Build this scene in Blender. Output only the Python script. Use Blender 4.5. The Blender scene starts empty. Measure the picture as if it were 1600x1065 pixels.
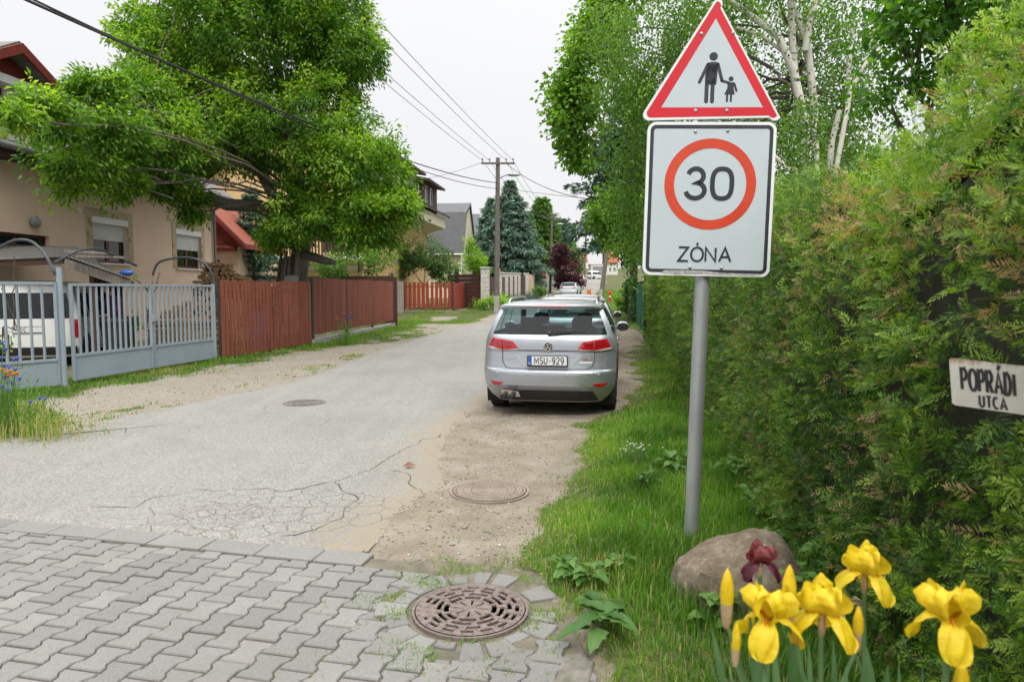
import bpy, math, random
import numpy as np
from mathutils import Vector, Matrix, Euler
R = math.radians
random.seed(7); rng = np.random.default_rng(11)
SC = bpy.context.scene; COL = SC.collection
# ------------------------------------------------------------------ camera
CAMH = 1.62; FPX = 1067.0; PITCH = math.atan(80.5/1067.0)
cd = bpy.data.cameras.new('camera'); cam = bpy.data.objects.new('camera', cd); COL.objects.link(cam)
cam.location = (0, 0, CAMH); cam.rotation_euler = (R(90)-PITCH, 0, 0)
cd.sensor_width = 36; cd.lens = 24.0; cd.clip_start = 0.05; cd.clip_end = 2000
cd.dof.use_dof = True; cd.dof.focus_distance = 6.5; cd.dof.aperture_fstop = 4.0
SC.camera = cam
# ------------------------------------------------------------------ sky and sun (overcast)
SUN_EL, SUN_AZ = 54, 172
w = bpy.data.worlds.new('World'); SC.world = w; w.use_nodes = True
nt = w.node_tree; nt.nodes.clear()
out = nt.nodes.new('ShaderNodeOutputWorld'); bg = nt.nodes.new('ShaderNodeBackground')
sky = nt.nodes.new('ShaderNodeTexSky'); sky.sky_type = 'NISHITA'; sky.sun_disc = False
sky.sun_elevation = R(SUN_EL); sky.sun_rotation = R(SUN_AZ); sky.air_density = 1; sky.dust_density = 4
# overcast: a thick even cloud layer (CIE style, brighter overhead) covers nearly all of the clear sky
tc = nt.nodes.new('ShaderNodeTexCoord'); sx = nt.nodes.new('ShaderNodeSeparateXYZ')
nt.links.new(tc.outputs['Generated'], sx.inputs[0])
rp = nt.nodes.new('ShaderNodeValToRGB'); rp.color_ramp.interpolation = 'EASE'
rp.color_ramp.elements[0].position = 0.0; rp.color_ramp.elements[0].color = (6.7, 6.7, 6.78, 1)
rp.color_ramp.elements[1].position = 0.9; rp.color_ramp.elements[1].color = (28, 27.6, 27, 1)
e = rp.color_ramp.elements.new(0.45); e.color = (7.3, 7.3, 7.4, 1)
nt.links.new(sx.outputs['Z'], rp.inputs[0])
cn = nt.nodes.new('ShaderNodeTexNoise'); cn.inputs['Scale'].default_value = 1.6; cn.inputs['Detail'].default_value = 5
nt.links.new(tc.outputs['Generated'], cn.inputs['Vector'])
cm = nt.nodes.new('ShaderNodeMapRange'); cm.inputs[1].default_value = .3; cm.inputs[2].default_value = .7; cm.inputs[3].default_value = .955; cm.inputs[4].default_value = 1.03
nt.links.new(cn.outputs['Fac'], cm.inputs[0])
vm = nt.nodes.new('ShaderNodeVectorMath'); vm.operation = 'SCALE'
nt.links.new(rp.outputs[0], vm.inputs[0]); nt.links.new(cm.outputs[0], vm.inputs['Scale'])
mx = nt.nodes.new('ShaderNodeMix'); mx.data_type = 'RGBA'; mx.inputs[0].default_value = 0.94
nt.links.new(sky.outputs[0], mx.inputs[6]); nt.links.new(vm.outputs[0], mx.inputs[7])
nt.links.new(mx.outputs[2], bg.inputs[0]); bg.inputs[1].default_value = 0.1
nt.links.new(bg.outputs[0], out.inputs[0])
sl = bpy.data.lights.new('sun', 'SUN'); so = bpy.data.objects.new('sun', sl); COL.objects.link(so)
sl.energy = 1.5; sl.angle = R(14); sl.color = (1, .94, .83)
so.rotation_euler = (R(90-SUN_EL), 0, R(180-SUN_AZ)); so.location = (-10, -10, 30)
SC.view_settings.view_transform = 'Standard'; SC.view_settings.look = 'None'
SC.view_settings.exposure = 0.45; SC.view_settings.gamma = 1
SC.cycles.max_bounces = 6; SC.cycles.diffuse_bounces = 3; SC.cycles.glossy_bounces = 3
SC.cycles.transparent_max_bounces = 12; SC.cycles.transmission_bounces = 4
SC.cycles.sample_clamp_indirect = 6
SC.cycles.use_denoising = True; SC.cycles.denoising_prefilter = 'FAST'
# ------------------------------------------------------------------ layout helpers
CP, SP = math.cos(PITCH), math.sin(PITCH)
def ray(px, py):
    x = (px-800)/FPX; y = -(py-532.5)/FPX
    return Vector((x, CP + y*SP, -SP + y*CP))
def A(px, py, D):
    d = ray(px, py); t = D/d.y
    return Vector((d.x*t, D, CAMH + d.z*t))
def rise(y):
    t = (np.asarray(y, float)-50)/10
    return .385*np.log1p(np.exp(np.clip(t, -30, 40)))
def rz(y): return float(rise(y))
def G(px, py):
    """first point of the ground seen along a ray"""
    d = ray(px, py); prev = .4
    f = lambda D: CAMH+d.z/d.y*D-rz(D)
    D = prev
    while D < 400 and f(D) > 0: prev = D; D *= 1.02
    a, b = prev, D
    for _ in range(40):
        m_ = (a+b)/2
        if f(m_) > 0: a = m_
        else: b = m_
    return Vector((d.x/d.y*b, b, rz(b)))
# ------------------------------------------------------------------ materials
def new_mat(name):
    m = bpy.data.materials.new(name); m.use_nodes = True; n = m.node_tree; n.nodes.clear()
    o = n.nodes.new('ShaderNodeOutputMaterial'); return m, n, o
def nd(n, t, **kw):
    x = n.nodes.new(t)
    for k, v in kw.items(): setattr(x, k, v)
    return x
def noise(n, scale, detail=6, rough=.6, coord=None, dist=0):
    x = nd(n, 'ShaderNodeTexNoise'); x.inputs['Scale'].default_value = scale; x.inputs['Detail'].default_value = detail
    x.inputs['Roughness'].default_value = rough; x.inputs['Distortion'].default_value = dist
    if coord is not None: n.links.new(coord, x.inputs['Vector'])
    return x.outputs['Fac']
def ramp(n, src, stops, interp='LINEAR'):
    x = nd(n, 'ShaderNodeValToRGB'); cr = x.color_ramp; cr.interpolation = interp
    while len(cr.elements) < len(stops): cr.elements.new(.5)
    for el, (p, c) in zip(cr.elements, stops):
        el.position = p; el.color = (c[0], c[1], c[2], 1) if hasattr(c, '__len__') else (c, c, c, 1)
    n.links.new(src, x.inputs[0]); return x.outputs[0]
def mixc(n, fac, a, b, mode='MIX'):
    x = nd(n, 'ShaderNodeMix', data_type='RGBA', blend_type=mode)
    for s, v in ((0, fac), (6, a), (7, b)):
        if isinstance(v, (int, float)): x.inputs[s].default_value = v
        elif isinstance(v, (tuple, list)): x.inputs[s].default_value = (v[0], v[1], v[2], 1)
        else: n.links.new(v, x.inputs[s])
    return x.outputs[2]
def math_(n, op, a, b=None, c=None, clamp=False):
    x = nd(n, 'ShaderNodeMath', operation=op, use_clamp=clamp)
    for i, v in enumerate((a, b, c)):
        if v is None: continue
        if isinstance(v, (int, float)): x.inputs[i].default_value = v
        else: n.links.new(v, x.inputs[i])
    return x.outputs[0]
def objc(n): return nd(n, 'ShaderNodeTexCoord').outputs['Object']
def attr(n, name): return nd(n, 'ShaderNodeAttribute', attribute_name=name).outputs['Fac']
def bump(n, h, strength=.3, dist=.01):
    b = nd(n, 'ShaderNodeBump'); b.inputs['Strength'].default_value = strength; b.inputs['Distance'].default_value = dist
    n.links.new(h, b.inputs['Height']); return b.outputs[0]
def pbsdf(n, o, col, rough=.7, metal=0, normal=None, coat=0, spec=None, rough_src=None):
    p = nd(n, 'ShaderNodeBsdfPrincipled')
    if isinstance(col, (tuple, list)): p.inputs['Base Color'].default_value = (*col[:3], 1)
    else: n.links.new(col, p.inputs['Base Color'])
    p.inputs['Roughness'].default_value = rough; p.inputs['Metallic'].default_value = metal
    p.inputs['Coat Weight'].default_value = coat
    if coat: p.inputs['Coat Roughness'].default_value = .06
    if spec is not None: p.inputs['Specular IOR Level'].default_value = spec
    if normal is not None: n.links.new(normal, p.inputs['Normal'])
    if rough_src is not None: n.links.new(rough_src, p.inputs['Roughness'])
    n.links.new(p.outputs[0], o.inputs[0]); return p
def M(name, col, col2=None, rough=.7, scale=6, metal=0, bumpv=.15, bscale=40, coat=0, detail=6, stretch=None, spec=None, lo=.35, hi=.65):
    m, n, o = new_mat(name); c = objc(n)
    if stretch:
        mp = nd(n, 'ShaderNodeMapping'); mp.inputs['Scale'].default_value = stretch; n.links.new(c, mp.inputs[0]); c = mp.outputs[0]
    col2 = col2 or tuple(min(1, x*.75) for x in col)
    cc = ramp(n, noise(n, scale, detail, .62, c), [(lo, col2), (hi, col)])
    nm = bump(n, noise(n, bscale, 4, .6, c), bumpv, .01) if bumpv else None
    pbsdf(n, o, cc, rough, metal, nm, coat, spec); return m
def leafmat(name, dark, mid, light, trans=.35, rough=.45, dry=None):
    """leaves: colour runs over each leaf's own 'tint' value; part of the light passes through"""
    m, n, o = new_mat(name)
    st = [(0, dark), (.5, mid), (1, light)]
    if dry: st = [(0, dark), (.45, mid), (.82, light), (.9, dry), (1, dry)]
    c = ramp(n, attr(n, 'tint'), st)
    p = nd(n, 'ShaderNodeBsdfPrincipled'); n.links.new(c, p.inputs['Base Color']); p.inputs['Roughness'].default_value = rough
    p.inputs['Specular IOR Level'].default_value = .35
    t = nd(n, 'ShaderNodeBsdfTranslucent'); tc_ = mixc(n, 1.0, c, (1.5, 1.7, .6), 'MULTIPLY'); n.links.new(tc_, t.inputs[0])
    mm = nd(n, 'ShaderNodeMixShader'); mm.inputs[0].default_value = trans
    n.links.new(p.outputs[0], mm.inputs[1]); n.links.new(t.outputs[0], mm.inputs[2]); n.links.new(mm.outputs[0], o.inputs[0]); return m
def glassmat(name, tint=(.55, .62, .62), see=.5, base=(.012, .016, .018)):
    m, n, o = new_mat(name)
    p = nd(n, 'ShaderNodeBsdfPrincipled'); p.inputs['Base Color'].default_value = (*base, 1); p.inputs['Roughness'].default_value = .04
    p.inputs['Specular IOR Level'].default_value = .7
    t = nd(n, 'ShaderNodeBsdfTransparent'); t.inputs[0].default_value = (*tint, 1)
    mm = nd(n, 'ShaderNodeMixShader'); mm.inputs[0].default_value = see
    n.links.new(p.outputs[0], mm.inputs[1]); n.links.new(t.outputs[0], mm.inputs[2]); n.links.new(mm.outputs[0], o.inputs[0]); return m
# ------------------------------------------------------------------ mesh builder
def link(o, parent=None):
    COL.objects.link(o)
    if parent is not None: o.parent = parent
    return o
def tag(o, label=None, cat=None, group=None, kind=None):
    if label: o['label'] = label
    if cat: o['category'] = cat
    if group: o['group'] = group
    if kind: o['kind'] = kind
    return o
def empty(name, loc=(0, 0, 0), rotz=0, label=None, cat=None, group=None):
    o = bpy.data.objects.new(name, None); o.empty_display_size = .1; link(o)
    o.location = loc; o.rotation_euler = (0, 0, rotz); return tag(o, label, cat, group)
class MB:
    def __init__(s): s.v = []; s.f = []
    def add(s, vs, fs):
        k = len(s.v); s.v += [tuple(p) for p in vs]; s.f += [tuple(i+k for i in f) for f in fs]; return s
    def box(s, x0, x1, y0, y1, z0, z1):
        vs = [(x, y, z) for z in (z0, z1) for y in (y0, y1) for x in (x0, x1)]
        return s.add(vs, [(0, 2, 3, 1), (4, 5, 7, 6), (0, 1, 5, 4), (2, 6, 7, 3), (0, 4, 6, 2), (1, 3, 7, 5)])
    def beam(s, p0, p1, wd, ht, up=(0, 0, 1), jit=0):
        p0, p1 = Vector(p0), Vector(p1); d = (p1-p0).normalized(); u = Vector(up); a = d.cross(u)
        if a.length < 1e-4: a = d.cross(Vector((0, 1, 0)))
        a.normalize(); b = a.cross(d).normalized(); vs = []
        for p in (p0, p1):
            for i, j in ((-1, -1), (1, -1), (1, 1), (-1, 1)): vs.append(p + a*i*wd/2 + b*j*ht/2)
        return s.add(vs, [(3, 2, 1, 0), (4, 5, 6, 7), (0, 1, 5, 4), (1, 2, 6, 5), (2, 3, 7, 6), (3, 0, 4, 7)])
    def tube(s, pts, r, n=8, cap=True):
        pts = [Vector(p) for p in pts]; m = len(pts); rr = r if hasattr(r, '__len__') else [r]*m
        vs = []; prev = None
        for i, p in enumerate(pts):
            t = (pts[min(i+1, m-1)]-pts[max(i-1, 0)]).normalized()
            if prev is None:
                a = t.cross(Vector((0, 0, 1)));
                if a.length < .05: a = t.cross(Vector((1, 0, 0)))
            else: a = prev - t*prev.dot(t)
            a.normalize(); prev = a; b = t.cross(a)
            for k in range(n):
                an = 2*math.pi*k/n; vs.append(p + (a*math.cos(an)+b*math.sin(an))*rr[i])
        fs = [(i*n+k, i*n+(k+1) % n, (i+1)*n+(k+1) % n, (i+1)*n+k) for i in range(m-1) for k in range(n)]
        if cap: fs += [tuple(range(n-1, -1, -1)), tuple(range((m-1)*n, m*n))]
        return s.add(vs, fs)
    def lathe(s, prof, n=24, c=(0, 0, 0), axis='z'):
        vs = []
        for r, z in prof:
            for k in range(n):
                a = 2*math.pi*k/n; x, y = r*math.cos(a), r*math.sin(a)
                q = (x, y, z) if axis == 'z' else ((z, x, y) if axis == 'x' else (x, -z, y))
                vs.append((q[0]+c[0], q[1]+c[1], q[2]+c[2]))
        m = len(prof)
        fs = [(i*n+k, i*n+(k+1) % n, (i+1)*n+(k+1) % n, (i+1)*n+k) for i in range(m-1) for k in range(n)]
        fs += [tuple(range(n-1, -1, -1)), tuple(range((m-1)*n, m*n))]
        return s.add(vs, fs)
    def prism(s, poly, f, t0, t1):
        """poly (a,b) points; f(a,b,t) -> xyz; closed between t0 and t1"""
        n = len(poly); vs = [f(a, b, t0) for a, b in poly]+[f(a, b, t1) for a, b in poly]
        return s.add(vs, [tuple(range(n-1, -1, -1)), tuple(range(n, 2*n))]+[(i, (i+1) % n, n+(i+1) % n, n+i) for i in range(n)])
    def grid(s, fn, nu, nv, close=False):
        vs = [fn(i/nu, j/nv) for j in range(nv+1) for i in range(nu+1)]
        return s.add(vs, [(j*(nu+1)+i, j*(nu+1)+i+1, (j+1)*(nu+1)+i+1, (j+1)*(nu+1)+i) for j in range(nv) for i in range(nu)])
    def ball(s, c, r, n=12, m=8, sq=(1, 1, 1)):
        prof = []
        vs = []; c = Vector(c)
        for j in range(m+1):
            th = math.pi*j/m
            for k in range(n):
                a = 2*math.pi*k/n
                vs.append(c+Vector((math.sin(th)*math.cos(a)*sq[0], math.sin(th)*math.sin(a)*sq[1], -math.cos(th)*sq[2]))*r)
        return s.add(vs, [(j*n+k, j*n+(k+1) % n, (j+1)*n+(k+1) % n, (j+1)*n+k) for j in range(m) for k in range(n)])
    def build(s, name, mat, parent=None, smooth=False, angle=35, bevel=0, solid=0, loc=None, rot=None):
        me = bpy.data.meshes.new(name); me.from_pydata(s.v, [], s.f); me.update()
        import bmesh
        bm = bmesh.new(); bm.from_mesh(me); bmesh.ops.recalc_face_normals(bm, faces=bm.faces); bm.to_mesh(me); bm.free()
        if mat: me.materials.append(mat)
        if smooth:
            me.shade_smooth(); me.set_sharp_from_angle(angle=R(angle))
        o = bpy.data.objects.new(name, me); link(o, parent)
        if loc is not None: o.location = loc
        if rot is not None: o.rotation_euler = rot
        if solid:
            md = o.modifiers.new('solid', 'SOLIDIFY'); md.thickness = solid; md.offset = 0
        if bevel:
            md = o.modifiers.new('bevel', 'BEVEL'); md.width = bevel; md.segments = 2; md.limit_method = 'ANGLE'
        return o
def npmesh(name, V, F, mat, parent=None, tint=None, smooth=False, attrs=None):
    """F: (n,k) array of equal-sized faces"""
    V = np.asarray(V, np.float32); F = np.asarray(F, np.int32)
    me = bpy.data.meshes.new(name); k = F.shape[1]
    me.vertices.add(len(V)); me.vertices.foreach_set('co', V.ravel())
    me.loops.add(F.size); me.loops.foreach_set('vertex_index', F.ravel())
    me.polygons.add(len(F)); me.polygons.foreach_set('loop_start', np.arange(0, F.size, k, dtype=np.int32))
    try: me.polygons.foreach_set('loop_total', np.full(len(F), k, np.int32))
    except Exception: pass
    me.update(calc_edges=True)
    al = dict(attrs or {})
    if tint is not None: al['tint'] = tint
    for an, av in al.items():
        at = me.attributes.new(an, 'FLOAT', 'POINT'); at.data.foreach_set('value', np.asarray(av, np.float32))
    if smooth: me.shade_smooth()
    me.materials.append(mat)
    o = bpy.data.objects.new(name, me); return link(o, parent)
def nrm(a): return a/np.maximum(np.linalg.norm(a, axis=-1, keepdims=True), 1e-9)
def leaves(name, P, Dr, L, W, tint, mat, parent=None, up=None, fold=.12, curl=.15):
    """one pointed leaf per point: two halves folded along the midrib, tip bent down"""
    P = np.asarray(P, float); n = len(P); Dr = nrm(np.asarray(Dr, float))
    if up is None: up = nrm(rng.normal(size=(n, 3))*.6+np.array([0, 0, 1.]))
    S = nrm(np.cross(Dr, up)); N = np.cross(S, Dr)
    L = np.broadcast_to(L, n)[:, None]; W = np.broadcast_to(W, n)[:, None]
    b = P; t = P+Dr*L-N*L*curl; l = P+Dr*L*.45+S*W*.5+N*W*fold; r = P+Dr*L*.45-S*W*.5+N*W*fold
    V = np.stack([b, r, t, l], 1).reshape(-1, 3); F = np.arange(4*n).reshape(n, 4)
    F2 = np.concatenate([F[:, [0, 1, 2]], F[:, [0, 2, 3]]])
    return npmesh(name, V, F2, mat, parent, tint=np.repeat(np.clip(tint, 0, 1), 4))
def vnoise(P, scale=1.0, seed=0):
    """smooth value noise in 3D, 0..1"""
    P = np.asarray(P, float)*scale+seed*17.3; i = np.floor(P).astype(np.int64); f = P-i; f = f*f*(3-2*f); r = 0
    for dx in (0, 1):
        for dy in (0, 1):
            for dz in (0, 1):
                h = (i[..., 0]+dx)*374761393+(i[..., 1]+dy)*668265263+(i[..., 2]+dz)*2147483647
                h = (h ^ (h >> 13))*1274126177; h = ((h ^ (h >> 16)) & 0xffff)/65535.0
                wt = (f[..., 0] if dx else 1-f[..., 0])*(f[..., 1] if dy else 1-f[..., 1])*(f[..., 2] if dz else 1-f[..., 2])
                r = r+h*wt
    return r
def inpoly(x, y, poly):
    c = np.zeros(np.shape(x), bool); n = len(poly); j = n-1
    for i in range(n):
        xi, yi = poly[i][:2]; xj, yj = poly[j][:2]
        c ^= ((yi > y) != (yj > y)) & (x < (xj-xi)*(y-yi)/((yj-yi) or 1e-9)+xi); j = i
    return c
def polydist(x, y, pl):
    """distance to an open polyline"""
    d = np.full(np.shape(x), 1e9)
    for (ax, ay), (bx, by) in zip([p[:2] for p in pl[:-1]], [p[:2] for p in pl[1:]]):
        dx, dy = bx-ax, by-ay; t = np.clip(((x-ax)*dx+(y-ay)*dy)/max(dx*dx+dy*dy, 1e-9), 0, 1)
        d = np.minimum(d, np.hypot(x-ax-t*dx, y-ay-t*dy))
    return d
# ------------------------------------------------------------------ stroke lettering
def arc(cx, cy, rx, ry, a0, a1, n=14): return [(cx+rx*math.cos(R(a0+(a1-a0)*i/n)), cy+ry*math.sin(R(a0+(a1-a0)*i/n))) for i in range(n+1)]
def sup(cx, cy, rx, ry, p=2.6, n=36):
    r = []
    for i in range(n+1):
        a = 2*math.pi*i/n; c, s = math.cos(a), math.sin(a)
        r.append((cx+rx*math.copysign(abs(c)**(2/p), c), cy+ry*math.copysign(abs(s)**(2/p), s)))
    return r
GL = {
 '0': (.80, [sup(.4, .5, .34, .5, 2.7)]),
 '3': (.72, [arc(.34, .755, .27, .245, 165, -90)+arc(.33, .27, .33, .27, 90, -170)[1:]]),
 '9': (.64, [arc(.30, .70, .27, .30, 0, 360, 20), [(.57, .70), (.55, .42), (.46, .16), (.30, .0), (.12, .01)]]),
 '2': (.64, [arc(.30, .73, .27, .27, 165, -25, 12)+[(.03, 0), (.6, 0)]]),
 'Z': (.74, [[(.02, 1), (.68, 1), (.0, 0), (.7, 0)]]), 'O': (.86, [sup(.42, .5, .42, .5, 2.1)]),
 'Ó': (.86, [sup(.42, .5, .42, .5, 2.1), [(.42, 1.14), (.42, 1.36)]]),
 'N': (.8, [[(.0, 0), (.0, 1), (.7, 0), (.7, 1)]]), 'A': (.86, [[(0, 0), (.4, 1), (.8, 0)], [(.14, .33), (.66, .33)]]),
 'Á': (.86, [[(0, 0), (.4, 1), (.8, 0)], [(.14, .33), (.66, .33)], [(.38, 1.12), (.56, 1.34)]]),
 'P': (.66, [[(0, 0), (0, 1), (.32, 1)]+arc(.32, .74, .26, .26, 90, -90, 10)+[(0, .48)]]),
 'R': (.7, [[(0, 0), (0, 1), (.32, 1)]+arc(.32, .74, .26, .26, 90, -90, 10)+[(0, .48)], [(.26, .48), (.6, 0)]]),
 'D': (.72, [[(0, 0), (0, 1), (.22, 1)]+arc(.22, .5, .38, .5, 90, -90, 14)+[(0, 0)]]),
 'I': (.2, [[(.05, 0), (.05, 1)]]), 'U': (.7, [[(0, 1), (0, .3)]+arc(.29, .3, .29, .3, 180, 360, 12)+[(.58, 1)]]),
 'T': (.66, [[(0, 1), (.6, 1)], [(.3, 1), (.3, 0)]]), 'C': (.7, [arc(.34, .5, .34, .5, 50, 310, 18)]),
 'M': (.86, [[(0, 0), (0, 1), (.38, .3), (.76, 1), (.76, 0)]]), 'S': (.66, [arc(.3, .75, .27, .25, 25, 270, 12)+arc(.3, .25, .28, .25, 90, -155, 12)[1:]]),
 '-': (.45, [[(.04, .45), (.38, .45)]]), 'H': (.74, [[(0, 0), (0, 1)], [(.6, 0), (.6, 1)], [(0, .5), (.6, .5)]]),
 'G': (.8, [arc(.36, .5, .36, .5, 45, 330, 18)+[(.7, .5), (.42, .5)]]), 'L': (.6, [[(0, 1), (0, 0), (.5, 0)]]),
 'F': (.6, [[(0, 0), (0, 1), (.52, 1)], [(0, .52), (.44, .52)]]), ' ': (.4, []),
}
def ribbon(mb, pts, t, f):
    """flat stroke of width t along 2D points; f(a,b) -> xyz"""
    P = [Vector((p[0], p[1])) for p in pts]
    closed = (P[0]-P[-1]).length < 1e-6
    m = len(P); Lf = []; Rt = []
    for i in range(m):
        a = P[i-1] if i else (P[-2] if closed else None); b = P[i+1] if i < m-1 else (P[1] if closed else None)
        d1 = (P[i]-a).normalized() if a is not None else None; d2 = (b-P[i]).normalized() if b is not None else None
        d1 = d1 or d2; d2 = d2 or d1
        n1 = Vector((-d1.y, d1.x)); n2 = Vector((-d2.y, d2.x)); nn = (n1+n2)
        nn = nn.normalized() if nn.length > 1e-4 else n1
        k = min(1/max(nn.dot(n1), .3), 2.2)
        Lf.append(P[i]+nn*t/2*k); Rt.append(P[i]-nn*t/2*k)
    vs = [f(q.x, q.y) for q in Lf]+[f(q.x, q.y) for q in Rt]
    mb.add(vs, [(i, i+1, m+i+1, m+i) for i in range(m-1)])
def text(mb, s, x, z, h, thick, f, wscale=1.0, gap=.16, center=False):
    tot = sum(GL[c][0]*h*wscale+gap*h for c in s)-gap*h
    if center: x -= tot/2
    for c in s:
        wd, st = GL[c]
        for p in st: ribbon(mb, [(x+a*h*wscale, z+b*h) for a, b in p], thick, f)
        x += wd*h*wscale+gap*h
    return tot
# ================================================================== GROUND
def g2(px, py): p = G(px, py); return (p.x, p.y)
RL = [(-12, 7.0), (-8.2, 6.55)]+[g2(*p) for p in ((0, 691), (70, 680), (220, 646), (442, 600), (527, 573), (611, 541), (681, 521), (735, 508), (768, 500.5))]
RL += [(-.1, 52), (1.7, 60), (5.1, 80), (12.6, 120), (20.6, 180)]
RR = [g2(*p) for p in ((578, 868), (592, 850), (622, 818), (664, 778), (703, 762), (702, 738), (688, 716), (697, 690), (722, 662), (750, 640), (782, 612))]
RR += [(.35, 14), (1.3, 19), (2.3, 26), (4.2, 45), (6.3, 60), (9.8, 80), (16.6, 120), (24.4, 180)]
BORD = [(-12, 6.85), (-9, 6.1), g2(0, 812), g2(300, 836), g2(570, 868)]        # asphalt / paving line
BA = math.atan2(BORD[-1][1]-BORD[2][1], BORD[-1][0]-BORD[2][0])
PAVR = [BORD[-1], (-.66, 4.02), (-.30, 4.0), (.12, 3.86), (.27, 3.35), (.36, 2.82), (.42, .6)]
PAVPOLY = BORD+PAVR[1:]+[(-12, .6)]
GRB = [g2(*p) for p in ((1004, 524), (983, 556), (994, 596), (972, 634), (905, 660), (892, 700), (884, 742), (846, 786), (795, 838), (782, 872), (806, 905), (842, 950), (880, 985), (905, 1030), (925, 1065))]+[(.42, 1.6), (.5, .2)]
def hedge_x(y): return 1.12+.146*np.asarray(y, float)
FENCE = [(-9.2, 6.0), (-7.75, 9.6), (-7.4, 11.15), (-6.6, 15.2), (-6.2, 17.6), (-5.66, 19.6), (-5.0, 29), (-5.2, 31)]
def road_l(y): P = np.array(RL[1:]); return np.interp(y, P[:, 1], P[:, 0])
def road_r(y): P = np.array(RR); return np.interp(y, P[:, 1], P[:, 0])
def fence_x(y): P = np.array(FENCE); return np.interp(y, P[:, 1], P[:, 0])
def sm(a, b, x): t = np.clip((x-a)/(b-a), 0, 1); return t*t*(3-2*t)
GP = np.array(GRB)[np.argsort([p[1] for p in GRB])]
def grass_left_edge(y): return np.interp(y, GP[:, 1], GP[:, 0])
def grass_mask(x, y):
    P = np.stack([x, y, np.zeros_like(x)], -1)
    n1 = vnoise(P, 2.2, 1); n2 = vnoise(P, 7.0, 2); n3 = vnoise(P, .8, 3)
    # right verge
    d = x-grass_left_edge(y)+(n1-.5)*.5+(n2-.5)*.22
    right = sm(-.06, .22, d)*(x > road_r(y)*0+grass_left_edge(y)-.6)
    # left verge: dense at the foot of the fences, patchy strip along the asphalt, bare gravel between
    df = x-fence_x(y); dr = road_l(y)-x
    lf = sm(1.25, .3, df+(n1-.5)*.9+(n2-.5)*.3)*sm(-1.2, -.6, df)
    strip = sm(.55, .2, np.abs(dr-.35)+(n1-.5)*.4)*sm(.45, .7, n3*.5+n2*.5)*(y < 26)
    patch = inpoly(x, y, [(-5.4, 19), (-5.0, 29.5), (-3.0, 27.5), (-3.6, 21)])*sm(.35, .55, n1)
    near = sm(1.6, .4, np.abs(y-7.6)+(n1-.5))*sm(-7.2, -6.0, -np.abs(x+6.6)-0)*(dr > .1)
    behind = sm(-.6, -1.0, df)*.55*(y < 31)
    farl = (y > 31)*(x < road_l(y))*sm(.3, .55, n3+.12)*sm(.1, .8, dr)
    left = np.maximum.reduce([lf, strip*.8, patch, farl*1.0, behind])*(dr > .02)
    nl = inpoly(x, y, [(-9, 6.9), (-5.5, 7.35), (-5.3, 8.1), (-6.6, 9.4), (-8.2, 9.4)])
    left = np.maximum(left, nl*sm(.2, .45, n1+.1)*(dr > .1))
    far = (y > 34)*(x > road_r(y)+.5)*1.0
    m = np.where(x > 0.5*(road_l(y)+road_r(y)), np.maximum(right, far), left)
    return np.where(inpoly(x, y, PAVPOLY), 0, m)
def gz(x, y):
    x = np.asarray(x, float); y = np.asarray(y, float); P = np.stack([x, y, np.zeros_like(x)], -1)
    z = rise(y)+(vnoise(P, 1.3, 5)-.5)*.03+(vnoise(P, 4, 6)-.5)*.012
    z = z+sm(0, 1.0, x-grass_left_edge(y))*.07*(y < 30)
    onroad = (x > road_l(y)+.1)*(x < road_r(y)-.1)*(y > 4.0)
    z = np.where(onroad, rise(y)-.03, z)
    return np.where(inpoly(x, y, PAVPOLY), -.06, z)
xs = np.concatenate([-np.geomspace(160, 13, 24), np.arange(-12.4, 6.6, .11), np.geomspace(7, 180, 24)])
ys = np.concatenate([[-40, -20, -8, -3], np.arange(.0, 30, .13), np.geomspace(30.3, 520, 70)])
X, Y = np.meshgrid(xs, ys); Z = gz(X, Y); NX, NY = len(xs), len(ys)
idx = np.arange(NX*NY).reshape(NY, NX)
F = np.stack([idx[:-1, :-1], idx[:-1, 1:], idx[1:, 1:], idx[1:, :-1]], -1).reshape(-1, 4)
gm = grass_mask(X, Y)
grav = np.where((X < road_l(Y)), 1.0, 0.0)
m, n, o = new_mat('verge_soil'); c = objc(n)
spk = nd(n, 'ShaderNodeTexVoronoi'); spk.inputs['Scale'].default_value = 110; n.links.new(c, spk.inputs['Vector'])
spk2 = nd(n, 'ShaderNodeTexVoronoi'); spk2.inputs['Scale'].default_value = 42; n.links.new(c, spk2.inputs['Vector'])
dirt = ramp(n, noise(n, 2.2, 8, .65, c), [(.3, (.142, .118, .09)), (.5, (.192, .165, .131)), (.7, (.25, .224, .187))])
stone = ramp(n, spk.outputs['Color'], [(0, (.13, .115, .095)), (.5, (.225, .205, .172)), (1, (.36, .34, .30))])
stone2 = ramp(n, spk2.outputs['Color'], [(0, (.15, .13, .105)), (.5, (.24, .22, .185)), (1, (.35, .33, .295))])
st = mixc(n, noise(n, 9, 4, .6, c), stone, stone2)
gravcol = mixc(n, ramp(n, noise(n, 1.1, 5, .6, c), [(.35, .08), (.65, .5)]), st, dirt)
pm = ramp(n, noise(n, 5, 6, .7, c), [(.5, 0), (.7, .5)])
dirt2 = mixc(n, pm, dirt, st)
base = mixc(n, attr(n, 'gravel'), dirt2, gravcol)
gsoil = ramp(n, noise(n, 12, 6, .7, c), [(.3, (.05, .052, .02)), (.55, (.085, .10, .035)), (.75, (.16, .15, .07))])
gf = math_(n, 'ADD', attr(n, 'grass'), math_(n, 'MULTIPLY', math_(n, 'SUBTRACT', noise(n, 14, 6, .7, c), .5), .9))
gfac = ramp(n, gf, [(.4, 0), (.62, 1)])
colr = mixc(n, gfac, base, gsoil)
pbsdf(n, o, colr, .95, 0, bump(n, mixc(n, .5, noise(n, 40, 6, .7, c), spk.outputs['Distance']), .3, .012), spec=.2)
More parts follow.
